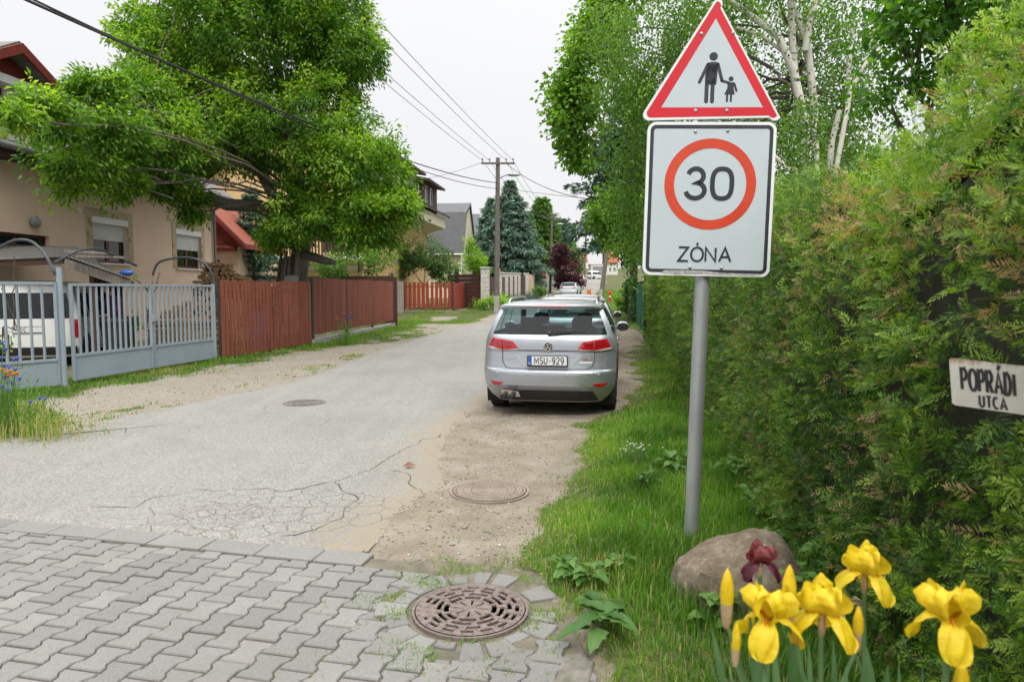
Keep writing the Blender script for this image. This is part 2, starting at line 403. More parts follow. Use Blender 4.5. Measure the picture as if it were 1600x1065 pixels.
gnd = npmesh('ground', np.stack([X, Y, Z], -1).reshape(-1, 3), F, m, smooth=True, attrs={'grass': gm.ravel(), 'gravel': grav.ravel()})
tag(gnd, kind='structure')
# ------------------------------------------------------------------ road
def resample(pl, ylist): P = np.array(pl); return np.interp(ylist, P[:, 1], P[:, 0])
rowsL = np.array(RL); rowsR = np.array(RR)
def at_param(P, s):
    d = np.concatenate([[0], np.cumsum(np.hypot(*np.diff(P, axis=0).T))]); return np.stack([np.interp(s*d[-1], d, P[:, 0]), np.interp(s*d[-1], d, P[:, 1])], -1)
NR, NC = 760, 64
tt = (np.linspace(0, 1, NR)**2.6)
# left edge follows RL, right edge follows RR, first row follows the border line
Lp = at_param(rowsL, tt); Rp = np.stack([resample(RR, np.clip(4.15+(rowsR[-1, 1]-4.15)*tt, 4.1, 180)), 4.15+(rowsR[-1, 1]-4.15)*tt], -1)
u = np.linspace(0, 1, NC); bl = at_param(np.array(BORD), u)
k = (1-sm(0, .012, tt))[:, None, None]; bn_ = np.array([-math.sin(BA), math.cos(BA)])
lin = Lp[:, None]*(1-u)[None, :, None]+Rp[:, None]*u[None, :, None]
# Coons style blend so the first row is the border line exactly
lin0 = Lp[0]*(1-u)[:, None]+Rp[0]*u[:, None]
XY = lin+(bl-bn_*.07-lin0)[None]*k
P3 = np.concatenate([XY, np.zeros((NR, NC, 1))], -1)
edge = (vnoise(P3[:, -1], 3.1, 8)-.5)*.22+(vnoise(P3[:, -1], 11, 9)-.5)*.12+(vnoise(P3[:, -1], 30, 10)-.5)*.05
edl = (vnoise(P3[:, 0], 2.1, 18)-.5)*.18+(vnoise(P3[:, 0], 9, 19)-.5)*.1
wR = np.clip((u-.9)/.1, 0, 1)**2; wL = np.clip((.05-u)/.05, 0, 1)
XY[..., 0] += edge[:, None]*wR[None]*(1-k[..., 0])+edl[:, None]*wL[None]
Zr = rise(XY[..., 1])+.012
dR = (1-u)[None]*np.hypot(*(Rp-Lp).T)[:, None]; dL = u[None]*np.hypot(*(Rp-Lp).T)[:, None]
Zr = Zr-.016*np.exp(-dR/.05)-.02*(1-sm(-.03, .05, (XY-np.array(BORD[3]))@bn_+.0))*(XY[..., 1] < 8)-.014*np.exp(-dL/.05)
idx = np.arange(NR*NC).reshape(NR, NC)
F = np.stack([idx[:-1, :-1], idx[:-1, 1:], idx[1:, 1:], idx[1:, :-1]], -1).reshape(-1, 4)
# broken area: crazed ellipse in front of the paving, and long cracks leading out of it
E0 = np.array(g2(430, 800)); Ea = np.array(g2(640, 790))-np.array(g2(215, 800)); ea = np.hypot(*Ea)/2; ed = Ea/np.hypot(*Ea)
q = XY-E0; a_ = (q@ed)/ea; b_ = (q@np.array([-ed[1], ed[0]]))/(ea*.52)
crz = sm(1.08, .85, np.hypot(a_, b_)+(vnoise(P3, 1.6, 31)-.5)*.3)
rim = np.hypot(a_, b_)
m, n, o = new_mat('asphalt'); c = objc(n)
agg = nd(n, 'ShaderNodeTexVoronoi'); agg.inputs['Scale'].default_value = 95; n.links.new(c, agg.inputs['Vector'])
aggc = ramp(n, agg.outputs['Color'], [(0, (.085, .083, .077)), (.5, (.205, .201, .187)), (1, (.39, .382, .355))])
big = ramp(n, noise(n, .55, 6, .6, c), [(.3, (.17, .168, .16)), (.7, (.24, .237, .223))])
colr = mixc(n, .55, big, aggc)
colr = mixc(n, ramp(n, noise(n, 2.6, 7, .7, c), [(.55, 0), (.8, .35)]), colr, (.165, .16, .15))
colr = mixc(n, ramp(n, noise(n, .38, 4, .55, c, 1.2), [(.56, 0), (.60, .30)]), colr, (.175, .172, .165))
colr = mixc(n, ramp(n, noise(n, 7, 3, .5, c), [(.70, 0), (.76, .35)]), colr, (.12, .115, .105))
# stretched wear streaks along the lane
mp = nd(n, 'ShaderNodeMapping'); mp.inputs['Rotation'].default_value = (0, 0, R(10)); mp.inputs['Scale'].default_value = (2.2, .12, 1); n.links.new(c, mp.inputs[0])
colr = mixc(n, ramp(n, noise(n, 1.2, 5, .6, mp.outputs[0]), [(.5, 0), (.75, .3)]), colr, (.29, .29, .277))
dust = ramp(n, math_(n, 'ADD', attr(n, 'dust'), math_(n, 'MULTIPLY', math_(n, 'SUBTRACT', noise(n, 6, 6, .7, c), .5), 1.1)), [(.35, 0), (.75, .85)])
colr = mixc(n, dust, colr, (.235, .20, .15))
warp = mixc(n, .045, c, nd(n, 'ShaderNodeTexNoise').outputs['Color'])
wn = nd(n, 'ShaderNodeTexNoise'); wn.inputs['Scale'].default_value = 5; wn.inputs['Detail'].default_value = 4; n.links.new(c, wn.inputs['Vector'])
warp = nd(n, 'ShaderNodeVectorMath', operation='ADD'); ws = nd(n, 'ShaderNodeVectorMath', operation='SCALE'); ws.inputs['Scale'].default_value = .16
n.links.new(wn.outputs['Color'], ws.inputs[0]); n.links.new(c, warp.inputs[0]); n.links.new(ws.outputs[0], warp.inputs[1])
def cracks(scale, width):
    v = nd(n, 'ShaderNodeTexVoronoi', feature='DISTANCE_TO_EDGE', voronoi_dimensions='2D'); v.inputs['Scale'].default_value = scale; v.inputs['Randomness'].default_value = 1
    n.links.new(warp.outputs[0], v.inputs['Vector']); return ramp(n, v.outputs['Distance'], [(width*.3, 1), (width, 0)])
ck = math_(n, 'MULTIPLY', cracks(5.6, .030), ramp(n, attr(n, 'craze'), [(.15, 0), (.4, 1)]))
ck2 = math_(n, 'MULTIPLY', cracks(10, .05), ramp(n, attr(n, 'craze2'), [(.4, 0), (.7, 1)]))
ck3 = math_(n, 'MULTIPLY', cracks(.62, .0055), ramp(n, noise(n, .8, 3, .5, c), [(.5, 0), (.58, .7)]))
allc = math_(n, 'MAXIMUM', math_(n, 'MAXIMUM', ck, ck2), ck3, clamp=True)
colr = mixc(n, math_(n, 'MULTIPLY', allc, math_(n, 'MULTIPLY_ADD', noise(n, 9, 4, .6, c), .9, .25), clamp=True), colr, (.075, .066, .052))
hh = math_(n, 'SUBTRACT', math_(n, 'MULTIPLY', agg.outputs['Distance'], .35), math_(n, 'MULTIPLY', allc, 1.3))
pbsdf(n, o, colr, .9, 0, bump(n, hh, .35, .008), spec=.25)
dus = np.maximum(np.exp(-dR/.6)*.9, np.exp(-dL/.15)*.6)
q2 = XY-E0; crz2 = sm(.62, .2, np.hypot((q2@ed+.35)/ea, (q2@np.array([-ed[1], ed[0]]))/(ea*.52)))
lines = [[g2(*p) for p in ((150, 797), (215, 793), (250, 775), (300, 768), (370, 764), (440, 770), (480, 766), (520, 755), (590, 730), (640, 700), (690, 680))],
         [g2(*p) for p in ((520, 755), (545, 775), (535, 810), (500, 828), (440, 840))], [g2(*p) for p in ((620, 735), (660, 770), (690, 772))]]
cr = MB(); crm = M('crack_dark', (.10, .088, .068), (.05, .044, .035), .95, 20, bumpv=0)
for l in lines:
    pts = []
    for (p, q_) in zip(l[:-1], l[1:]):
        ns = max(2, int(math.dist(p, q_)/.035))
        for kk in range(ns): pts.append((p[0]+(q_[0]-p[0])*kk/ns, p[1]+(q_[1]-p[1])*kk/ns))
    pts.append(l[-1]); pp = np.array([(a_, b_, 0) for a_, b_ in pts])
    ox = (vnoise(pp, 5, 71)-.5)*.16+(vnoise(pp, 22, 72)-.5)*.05; oy = (vnoise(pp, 5, 73)-.5)*.16+(vnoise(pp, 22, 74)-.5)*.05
    wd_ = .001+.007*vnoise(pp, 9, 75)**2
    P = [Vector((a_+ox[i], b_+oy[i])) for i, (a_, b_) in enumerate(pts)]; vs = []
    for i in range(len(P)):
        d = (P[min(i+1, len(P)-1)]-P[max(i-1, 0)]).normalized(); nn_ = Vector((-d.y, d.x))*wd_[i]
        for sgn in (1, -1): q_ = P[i]+nn_*sgn; vs.append((q_.x, q_.y, rz(q_.y)+.016))
    cr.add(vs, [(2*i, 2*i+1, 2*i+3, 2*i+2) for i in range(len(P)-1)])
tag(cr.build('road_crack', crm), kind='structure')
near = XY[..., 1] < 12
road = npmesh('road', np.concatenate([XY, Zr[..., None]], -1).reshape(-1, 3), F, m, smooth=True,
       attrs={'dust': dus.ravel(), 'craze': crz.ravel(), 'craze2': crz2.ravel()})
tag(road, kind='structure')
# ------------------------------------------------------------------ paving of bone-shaped blocks
MAN = np.array([g2(735, 951)])[0]; MR = .285
a = R(12.5); e1 = np.array([math.cos(a), -math.sin(a)]); e2 = np.array([math.sin(a), math.cos(a)])
LN, CW = .196, .148
half = [(.088, -LN/2), (.088, -.066), (.067, -.036), (.067, .036), (.088, .066), (.088, LN/2)]
half = [(x-.0052+(CW-.155)/2, y*LN/.205) for x, y in half]
outl = np.array([(x, y*.966) for x, y in half]+[(-x, y*.966) for x, y in half[::-1]])
V = []; TOP = []; SID = []; HW = []; CEN = []
bn = np.array([-math.sin(BA), math.cos(BA)])
def border_d(p): return (p-np.array(BORD[3]))@bn
blocks = []
for i in range(-60, 40):
    for j in range(-30, 30):
        cpt = np.array([-.9, 3.6])+e1*i*CW+e2*(j+.5*(i % 2))*LN*1.0
        if not (1.25 < cpt[1] < 7.5 and -8.5 < cpt[0]): continue
        cor = cpt+outl[:, :1]*e1+outl[:, 1:]*e2
        if border_d(cpt) > -.2+.07: continue
        if np.interp(cpt[1], [p[1] for p in PAVR[::-1]], [p[0] for p in PAVR[::-1]]) < cpt[0]+.03: continue
        if np.hypot(*(cpt-MAN)) < MR+.2: continue
        c2 = cor.copy()
        over = (cor-np.array(BORD[3]))@bn+.205
        c2 = cor-np.maximum(over, 0)[:, None]*bn
        blocks.append(c2)
for kx in range(19):         # ring of cut stones round the drain
    a0 = 2*math.pi*kx/19+.02*math.sin(kx*5); a1 = 2*math.pi*(kx+1)/19-.03
    r0, r1 = MR+.035+.012*math.sin(kx*3.1), MR+.155+.03*math.sin(kx*2.3)
    if abs(((a0+a1)/2)-.4) < .5 and kx % 2 == 0: continue
    a0 += rng.normal(0, .025); a1 += rng.normal(0, .025); r1 += rng.normal(0, .018); r0 += abs(rng.normal(0, .01))
    pts = [(r0, a0), (r0, (a0+a1)/2), (r0, a1), (r1, a1), (r1, (a0+a1)/2), (r1, a0)]
    blocks.append(np.array([MAN+[r*math.cos(t), r*math.sin(t)] for r, t in pts]))
nring = len(blocks)
for kx in range(34):         # smaller fill stones between ring and full blocks, set a little lower
    a0 = 2*math.pi*kx/34+rng.normal(0, .02); a1 = a0+2*math.pi/34-.03+rng.normal(0, .02); am = (a0+a1)/2
    r0, r1 = MR+.195+rng.normal(0, .008), MR+.275+rng.normal(0, .02); c2 = MAN+np.array([math.cos(am), math.sin(am)])*(r0+r1)/2
    if border_d(c2) > -.24 or math.cos(am-.35) > .35: continue
    blocks.append(np.array([MAN+[r*math.cos(t), r*math.sin(t)] for r, t in [(r0, a0), (r0, a1), (r1, a1+rng.normal(0, .02)), (r1, a0+rng.normal(0, .02))]]))
mbp = MB()
for bi_, cor in enumerate(blocks):
    cen = cor.mean(0); tilt = rng.normal(0, .006, 2); h0 = rng.normal(0, .0018)-(.007 if bi_ >= nring else 0)
    def zz(p): return h0+(p-cen)@tilt
    nn = len(cor); ins = cen+(cor-cen)*(1-.006/np.maximum(np.hypot(*(cor-cen).T), .01))[:, None]
    mbp.add([(*p, zz(p)) for p in ins]+[(*p, zz(p)-.006) for p in cor]+[(*p, -.04) for p in cor],
            [tuple(range(nn))]+[(i, i+nn, (i+1) % nn+nn, (i+1) % nn) for i in range(nn)]+[(i+nn, i+2*nn, (i+1) % nn+2*nn, (i+1) % nn+nn) for i in range(nn)])
m, n, o = new_mat('paving_blocks'); c = objc(n); geo = nd(n, 'ShaderNodeNewGeometry')
isl = ramp(n, geo.outputs['Random Per Island'], [(0, (.138, .137, .134)), (.3, (.167, .165, .16)), (.7, (.19, .188, .182)), (1, (.222, .219, .21))])
fine = nd(n, 'ShaderNodeTexVoronoi'); fine.inputs['Scale'].default_value = 190; n.links.new(c, fine.inputs['Vector'])
cc = mixc(n, .3, isl, ramp(n, fine.outputs['Color'], [(0, (.10, .10, .10)), (1, (.34, .338, .33))]))
cc = mixc(n, ramp(n, noise(n, 1.3, 7, .65, c), [(.42, 0), (.7, .55)]), cc, (.155, .15, .138))
cc = mixc(n, ramp(n, noise(n, 11, 6, .7, c), [(.6, 0), (.75, .5)]), cc, (.125, .12, .105))
pbsdf(n, o, cc, .88, 0, bump(n, noise(n, 160, 4, .6, c), .4, .004), spec=.25)
pv = mbp.build('paving', m); tag(pv, kind='structure')
# border stones between asphalt and paving
kb = MB(); s = -8.0
bd = np.array([math.cos(BA), math.sin(BA)]); b0 = np.array(BORD[3])
L_ = np.hypot(*(np.array(BORD[-1])-b0))
while s < L_-.02:
    e_ = min(s+.392+rng.normal(0, .006), L_+.05); j = rng.normal(0, .004, 4); h = rng.normal(0, .002)+.004
    q = [b0+bd*s-bn*(.014+j[0]), b0+bd*(e_-.012)-bn*(.014+j[1]), b0+bd*(e_-.012)-bn*(.195+j[2]), b0+bd*s-bn*(.195+j[3])]
    ce = sum(q)/4; ins = [ce+(p-ce)*.975 for p in q]
    kb.add([(*p, h) for p in ins]+[(*p, h-.006) for p in q]+[(*p, -.05) for p in q], [(0, 1, 2, 3)]+[(i, i+4, (i+1) % 4+4, (i+1) % 4) for i in range(4)]+[(i+4, i+8, (i+1) % 4+8, (i+1) % 4+4) for i in range(4)])
    s = e_
bo = kb.build('paving_border', m); tag(bo, kind='structure')
jm = M('joint_soil', (.165, .145, .112), (.09, .085, .06), .95, 7, bumpv=.5, bscale=120)
import bmesh
bmj = bmesh.new()
def loop_(pts): vs = [bmj.verts.new((x, y, -.0125)) for x, y in pts]; return [bmj.edges.new((vs[i], vs[(i+1) % len(vs)])) for i in range(len(vs))]
eds = loop_(PAVPOLY)+loop_([(MAN[0]+.285*math.cos(i*.1309), MAN[1]+.285*math.sin(i*.1309)) for i in range(48)])
bmesh.ops.triangle_fill(bmj, use_beauty=True, use_dissolve=False, edges=eds)
me = bpy.data.meshes.new('paving_joints'); bmj.to_mesh(me); bmj.free(); me.materials.append(jm); jb = link(bpy.data.objects.new('paving_joints', me)); tag(jb, kind='structure')
# ------------------------------------------------------------------ drain cover with slots
iron = M('rusted_iron', (.195, .158, .143), (.115, .09, .08), .75, 18, metal=0, bumpv=.4, bscale=90)
dark = M('pit_shade_black', (.006, .0055, .005), (.003, .003, .0025), .95, 5, bumpv=0)
dc = empty('drain_cover', (MAN[0], MAN[1], .004), .3, 'round rusty drain cover pierced by rings of slots', 'drain cover'); dc.scale = (.925, .925, 1)
gr = MB(); NA = 144; rad = [0, .012, .035, .095, .118, .146, .162, .186, .204, .228, .246, .268, .298]
def slot(b, kk):
    f = kk/NA
    if b == 2: return (kk % 18) in (7, 8, 9, 10) and True
    if b == 4: return (kk % 36) not in (0, 1, 2, 17, 18, 19) and (kk//36) % 1 == 0
    if b == 6: return (kk+5) % 18 not in (0, 1, 2, 3)
    if b == 8: return kk % 12 not in (0, 1, 2, 3) and not (60 < kk < 72)
    if b == 10: return (kk+4) % 9 not in (0, 1, 2) and not (58 < kk < 74)
    return False
for b in range(len(rad)-1):
    for kk in range(NA):
        if slot(b, kk): continue
        a0, a1 = 2*math.pi*kk/NA, 2*math.pi*(kk+1)/NA; r0, r1 = max(rad[b], 1e-3), rad[b+1]
        P4 = [(r0*math.cos(a0), r0*math.sin(a0)), (r1*math.cos(a0), r1*math.sin(a0)), (r1*math.cos(a1), r1*math.sin(a1)), (r0*math.cos(a1), r0*math.sin(a1))]
        vs = [(*p, .004) for p in P4]+[(*p, -.006) for p in P4]; fs = [(0, 1, 2, 3)]
        for (e0, e1_, cond) in ((0, 1, slot(b, (kk-1) % NA)), (2, 3, slot(b, (kk+1) % NA)), (1, 2, b+1 < len(rad)-1 and slot(b+1, kk)), (3, 0, b > 0 and slot(b-1, kk))):
            if cond: fs.append((e0, e1_, e1_+4, e0+4))
        gr.add(vs, fs)
st = gr
for r_, nn, o_ in ((.107, 12, .1), (.154, 16, .2), (.195, 20, 0), (.237, 28, .1), (.283, 32, 0)):
    for kk in range(nn): st.lathe([(.006, .003), (.0055, .008), (.003, .009)], 6, (r_*math.cos(o_+2*math.pi*kk/nn), r_*math.sin(o_+2*math.pi*kk/nn), 0))
gr.build('grate', iron, dc)
MB().lathe([(.318, -.03), (.318, .002), (.304, .002), (.304, -.03)], 72).build('frame', iron, dc)
MB().lathe([(.001, -.052), (.315, -.052)], 40).build('pit_shade_disc', dark, dc)  # shallow near-black disc, its colour stands in for the unlit void below
def solid_cover(px, py, r, label, m_):
    p = G(px, py); t = empty('manhole_cover', (p.x, p.y, .016), .5, label, 'manhole cover')
    b = MB(); prof = [(.001, .006)]
    for q in np.arange(.05, r-.02, .03): prof += [(q, .006), (q+.003, .001), (q+.013, .001), (q+.016, .006)]
    prof += [(r-.012, .006), (r-.011, 0)]
    b.lathe(prof[::-1], 64)
    for kk in range(40):
        a_ = 2*math.pi*kk/40; b.box(-.008, .008, -.01, .01, .001, .007) if False else None
    st = b
    for kk in range(48):
        a_ = 2*math.pi*kk/48
        for q in (r*.5, r*.72, r*.9): st.lathe([(.008, .0), (.007, .008), (.001, .0085)], 5, (q*math.cos(a_+q*9), q*math.sin(a_+q*9), 0))
    b.build('lid', m_, t)
    MB().lathe([(r+.02, -.03), (r+.02, .001), (r, .001), (r, -.03)], 64).build('frame', m_, t)
iron2 = M('dusty_iron', (.235, .195, .16), (.17, .14, .115), .9, 5, bumpv=.4, bscale=60)
iron3 = M('grey_iron', (.15, .135, .125), (.09, .08, .075), .8, 10, bumpv=.4, bscale=60)
solid_cover(765, 768, .30, 'dusty brown round manhole cover in the dirt shoulder', iron2)
solid_cover(476, 630.5, .31, 'grey iron manhole cover out in the asphalt road', iron3)
# ------------------------------------------------------------------ pebbles
def pebbles(name, x, y, size, mat, z0=0):
    n_ = len(x); base = np.array([(1, 0, 0), (-1, 0, 0), (0, 1, 0), (0, -1, 0), (0, 0, 1), (0, 0, -1)], float)
    V = base[None]*(size[:, None, None]*rng.uniform(.6, 1.3, (n_, 6, 1)))*np.array([1, .9, .6]); ang = rng.uniform(0, 6.28, n_)
    ca, sa = np.cos(ang)[:, None], np.sin(ang)[:, None]; vx = V[..., 0]*ca-V[..., 1]*sa; vy = V[..., 0]*sa+V[..., 1]*ca
    V = np.stack([vx+x[:, None], vy+y[:, None], V[..., 2]+(gz(x, y)+z0+size*.2)[:, None]], -1).reshape(-1, 3)
    f = np.array([(0, 2, 4), (2, 1, 4), (1, 3, 4), (3, 0, 4), (2, 0, 5), (1, 2, 5), (3, 1, 5), (0, 3, 5)])
    Fp = (f[None]+6*np.arange(n_)[:, None, None]).reshape(-1, 3)
    return npmesh(name, V, Fp, mat, tint=np.repeat(rng.random(n_), 6))
m, n, o = new_mat('pebble_stone'); pbsdf(n, o, ramp(n, attr(n, 'tint'), [(0, (.15, .13, .10)), (.5, (.24, .215, .18)), (1, (.42, .40, .37))]), .9, spec=.2)
yy = rng.uniform(3.6, 30, 16000)**1.0; yy = 3.6+(yy-3.6)**1.35/(26.4**.35); lo = road_r(np.maximum(yy, 4.15)); hi = grass_left_edge(yy)+.4
xx = lo-.1+rng.random(16000)**1.1*(hi-lo+.1); k = ~inpoly(xx, yy, PAVPOLY) & (xx > -1.2)
y2 = 7+rng.random(14000)**1.5*26; x2 = np.minimum(road_l(y2)+.05-rng.random(14000)*np.minimum(2.4, road_l(y2)-fence_x(y2)), road_l(y2)+.02)
xx = np.concatenate([xx[k], x2]); yy = np.concatenate([yy[k], y2])
tag(pebbles('gravel', xx, yy, rng.gamma(1.8, .0022, len(xx))+.0022, m), 'loose pale pebbles scattered over the dirt shoulders', 'gravel', kind='stuff')
# ------------------------------------------------------------------ grass
def blades(name, x, y, h, wd, tint, mat, lean=.5, z=None):
    n_ = len(x); z = gz(x, y) if z is None else z
    an = rng.uniform(0, 6.28, n_); d = np.stack([np.cos(an), np.sin(an), np.zeros(n_)], -1); s = np.stack([-d[:, 1], d[:, 0], d[:, 2]], -1)
    ln = (rng.random(n_)**1.3*lean*2)[:, None]; h = h[:, None]; wd = wd[:, None]
    p0 = np.stack([x, y, z-.005], -1); up = np.array([0, 0, 1.])
    p1 = p0+up*h*.5+d*h*ln*.22; p2 = p0+up*h*(1-.28*ln)+d*h*ln*.75
    V = np.stack([p0-s*wd/2, p0+s*wd/2, p1-s*wd*.42, p1+s*wd*.42, p2], 1).reshape(-1, 3); i = 5*np.arange(n_)[:, None]
    Ft = np.concatenate([i+np.array([[0, 1, 3]]), i+np.array([[0, 3, 2]]), i+np.array([[2, 3, 4]])])
    return npmesh(name, V, Ft, mat, tint=np.repeat(np.clip(tint, 0, 1), 5))
gmat = leafmat('grass_blade', (.05, .115, .012), (.105, .235, .026), (.21, .34, .045), .42, .5, dry=(.38, .33, .15))
def sample(n_, box, dens):
    X0, X1, Y0, Y1 = box; x = rng.uniform(X0, X1, n_); y = rng.uniform(Y0, Y1, n_); k = rng.random(n_) < dens(x, y); return x[k], y[k]
def dens_right(x, y): return grass_mask(x, y)*(x > grass_left_edge(y)-.3)*(x < hedge_x(y)+.35)*np.clip((x-.3+1)/1, 0, 1)
parts = []
for (n_, y0, y1) in ((42000, 1.0, 4.2), (52000, 4.2, 8), (36000, 8, 15), (16000, 15, 30)):
    x, y = sample(n_, (-.6, hedge_x(y1)+.3, y0, y1), dens_right); parts.append((x, y))
x = np.concatenate([p[0] for p in parts]); y = np.concatenate([p[1] for p in parts])
P = np.stack([x, y, x*0], -1); lush = vnoise(P, 1.1, 41); n7 = vnoise(P, 5, 42)
ed = np.clip((x-grass_left_edge(y))/.7, 0, 1)
h = (.03+.10*ed*(.2+1.1*lush)+.10*ed*n7**2*(vnoise(P, 2.6, 45)+.3))*rng.uniform(.35, 1.1, len(x))*np.where(y < 2.6, .75, 1)
ti = .02+.65*vnoise(P, 2.3, 43)+.2*(vnoise(P, 7, 46)-.5)+rng.normal(0, .14, len(x))+.28*(1-ed)
ti = np.where(rng.random(len(x)) < .02+.16*(1-ed)+.14*(vnoise(P, 1.6, 44) > .66), .95, np.minimum(ti, .8))
tag(blades('grass', x, y, h, np.full(len(x), .0045)*(1+y/9), ti, gmat), 'lush uneven green grass on the verge along the hedge', 'grass', kind='stuff')
def dens_left(x, y): return grass_mask(x, y)*(x < road_l(y))
parts = []
for (n_, y0, y1, x0, x1) in ((34000, 6.6, 12, -9.5, -3.6), (34000, 12, 20, -8, -2.6), (30000, 20, 34, -6.2, -1.4), (16000, 34, 60, -6, 2)):
    parts.append(sample(n_, (x0, x1, y0, y1), dens_left))
x = np.concatenate([p[0] for p in parts]); y = np.concatenate([p[1] for p in parts])
P = np.stack([x, y, x*0], -1); df = np.clip(1-np.abs(x-fence_x(y))/1.2, 0, 1)
h = (.03+.12*df*vnoise(P, 1.7, 51)+.05*vnoise(P, 4, 52))*rng.uniform(.5, 1.3, len(x)); h = h+np.where((y < 9.3) & (x < -5.4), .12*rng.random(len(x)), 0)
ti = .15+.5*vnoise(P, 2, 53)+rng.normal(0, .12, len(x)); ti = np.where(rng.random(len(x)) < .10+.5*((x < -5.2) & (y < 9.6))+.35*(vnoise(P, .9, 54) > .6), .95, np.minimum(ti, .8))
tag(blades('grass', x, y, h, np.full(len(x), .006)*(1+y/14), ti, gmat), 'patchy dry grass at the foot of the fences left of the road', 'grass', kind='stuff')
x, y = sample(60000, (-.5, 13, 30, 90), lambda x, y: (x > road_r(y)+.5)*(x < hedge_x(y)+.6)*.8)
tag(blades('grass', x, y, rng.uniform(.04, .16, len(x)), np.full(len(x), .03)*(y/60), .2+.45*vnoise(np.stack([x, y, x*0], -1), .7, 55)+rng.normal(0, .12, len(x)), gmat, .5, rise(y)), 'grass on the far right verge beyond the hedge', 'grass', kind='stuff')
# weeds in the paving joints, thickest near the drain
nn = 5200; r_ = .30+rng.gamma(1.6, .12, nn); t_ = rng.uniform(0, 6.28, nn); x = MAN[0]+r_*np.cos(t_); y = MAN[1]+r_*np.sin(t_)
k = (vnoise(np.stack([x, y, x*0], -1), 9, 61) > .56) & (r_ > .31); x, y = x[k], y[k]
x2 = rng.uniform(-1.0, .4, 2600); y2 = rng.uniform(2.0, 4.2, 2600); k = (vnoise(np.stack([x2, y2, x2*0], -1), 8, 62) > .74) & (np.hypot(x2-MAN[0], y2-MAN[1]) > .32); x2, y2 = x2[k], y2[k]
xd = rng.uniform(-.9, 2.2, 9000); yd = rng.uniform(4.0, 13, 9000); dd = grass_left_edge(yd)-xd
k = (dd > 0) & (dd < .95) & (vnoise(np.stack([xd, yd, xd*0], -1), 6, 63) > .70) & (xd > road_r(yd)); xd, yd = xd[k], yd[k]
x = np.concatenate([x, x2, xd]); y = np.concatenate([y, y2, yd]); z = np.where(inpoly(x, y, PAVPOLY), -.01, gz(x, y))
tag(blades('weeds', x, y, rng.uniform(.012, .05, len(x)), np.full(len(x), .0045), .35+.55*rng.random(len(x)), gmat, .9, z), 'tiny weeds and moss growing between the paving blocks', 'weeds', kind='stuff')
# ================================================================== TRAFFIC SIGN
steel = M('galvanised_steel', (.42, .44, .45), (.30, .32, .33), .45, 7, metal=.55, bumpv=.08, bscale=60, stretch=(1, 1, .25))
signwhite = M('sign_white', (.47, .535, .58), (.44, .505, .55), .35, 4, bumpv=.02, bscale=20)
signrim = M('sign_rim', (.72, .75, .77), (.66, .69, .71), .4, 5, bumpv=.03)
signred = M('sign_red', (.56, .007, .02), (.50, .006, .016), .4, 3, bumpv=.02)
signred2 = M('sign_faded_red', (.58, .055, .018), (.48, .035, .012), .45, 2.5, bumpv=.02)
signblk = M('sign_black', (.018, .022, .028), (.026, .03, .036), .4, 12, bumpv=.02)
signback = M('sign_back', (.4, .41, .42), (.33, .34, .35), .5, 6, metal=.5)
scuff = M('scuffed_tape', (.5, .5, .5), (.2, .2, .2), .5, 40)
SD = 4.2; sb = G(1081, 862)
sgn = empty('traffic_sign', (sb.x, sb.y, -.02), 0, 'school-crossing triangle and 30 ZÓNA board on a leaning grey pole', 'traffic sign')
sgn.rotation_euler = Euler((0, R(1.3), R(-5)))
sgn.location = (sb.x, sb.y, 0)
MB().tube([(0, .045, -.15), (0, .045, 3.18)], .044, 24).build('post', steel, sgn, smooth=True)
def rrect(w_, h_, r_, n=6, cx=0, cz=0):
    p = []
    for (sx_, sz_, a0) in ((1, -1, -90), (1, 1, 0), (-1, 1, 90), (-1, -1, 180)):
        p += [(cx+sx_*(w_/2-r_)+r_*math.cos(R(a0+90*i/n)), cz+sz_*(h_/2-r_)+r_*math.sin(R(a0+90*i/n))) for i in range(n+1)]
    return p
def rtri(side, r_, z0, n=8):
    h_ = side*.866; V3 = [(-side/2, z0), (side/2, z0), (0, z0+h_)]; c_ = (0, z0+h_/3); p = []
    for i, (a0) in enumerate((150+60, 270, 30)):
        v = V3[i]; dx, dz = c_[0]-v[0], c_[1]-v[1]; k = math.hypot(dx, dz); cx, cz = v[0]+dx/k*2*r_, v[1]+dz/k*2*r_
        p += [(cx+r_*math.cos(R(a0-60+120*j/n)), cz+r_*math.sin(R(a0-60+120*j/n))) for j in range(n+1)]
    return p
def fy(y): return lambda a, b: (a, y, b)
def sheet(poly, y): return MB().add([(a, y, b) for a, b in poly], [tuple(range(len(poly)))])
def ring(mb, po, pi, y):
    n_ = len(po); mb.add([(a, y, b) for a, b in po]+[(a, y, b) for a, b in pi], [(i, (i+1) % n_, n_+(i+1) % n_, n_+i) for i in range(n_)]); return mb
# board: z from 1.715 to 2.655
BZ0, BZ1, BW = 1.70, 2.598, .742
PX = .004
zc = (BZ0+BZ1)/2
zp = MB().prism(rrect(BW, BZ1-BZ0, .05, 6, PX, zc), lambda a, b, t: (a, t, b), -.018, 0).build('zone_board', signwhite, sgn)
tag(zp, 'white board with black border and red ring around 30')
rim_ = ring(MB(), rrect(BW, BZ1-BZ0, .05, 6, PX, zc), rrect(BW-.034, BZ1-BZ0-.034, .034, 6, PX, zc), -.0185); rim_.build('edge_strip', signrim, zp)
ring(MB(), rrect(BW-.036, BZ1-BZ0-.036, .033, 6, PX, zc), rrect(BW-.076, BZ1-BZ0-.076, .016, 6, PX, zc), -.0195).build('border', signblk, zp)
RC = 2.238; circ = lambda r_, n_=72: [(PX+.004+r_*math.cos(2*math.pi*i/n_), RC+r_*math.sin(2*math.pi*i/n_)) for i in range(n_)]
ring(MB(), circ(.265), circ(.209), -.0195).build('red_ring', signred2, zp)
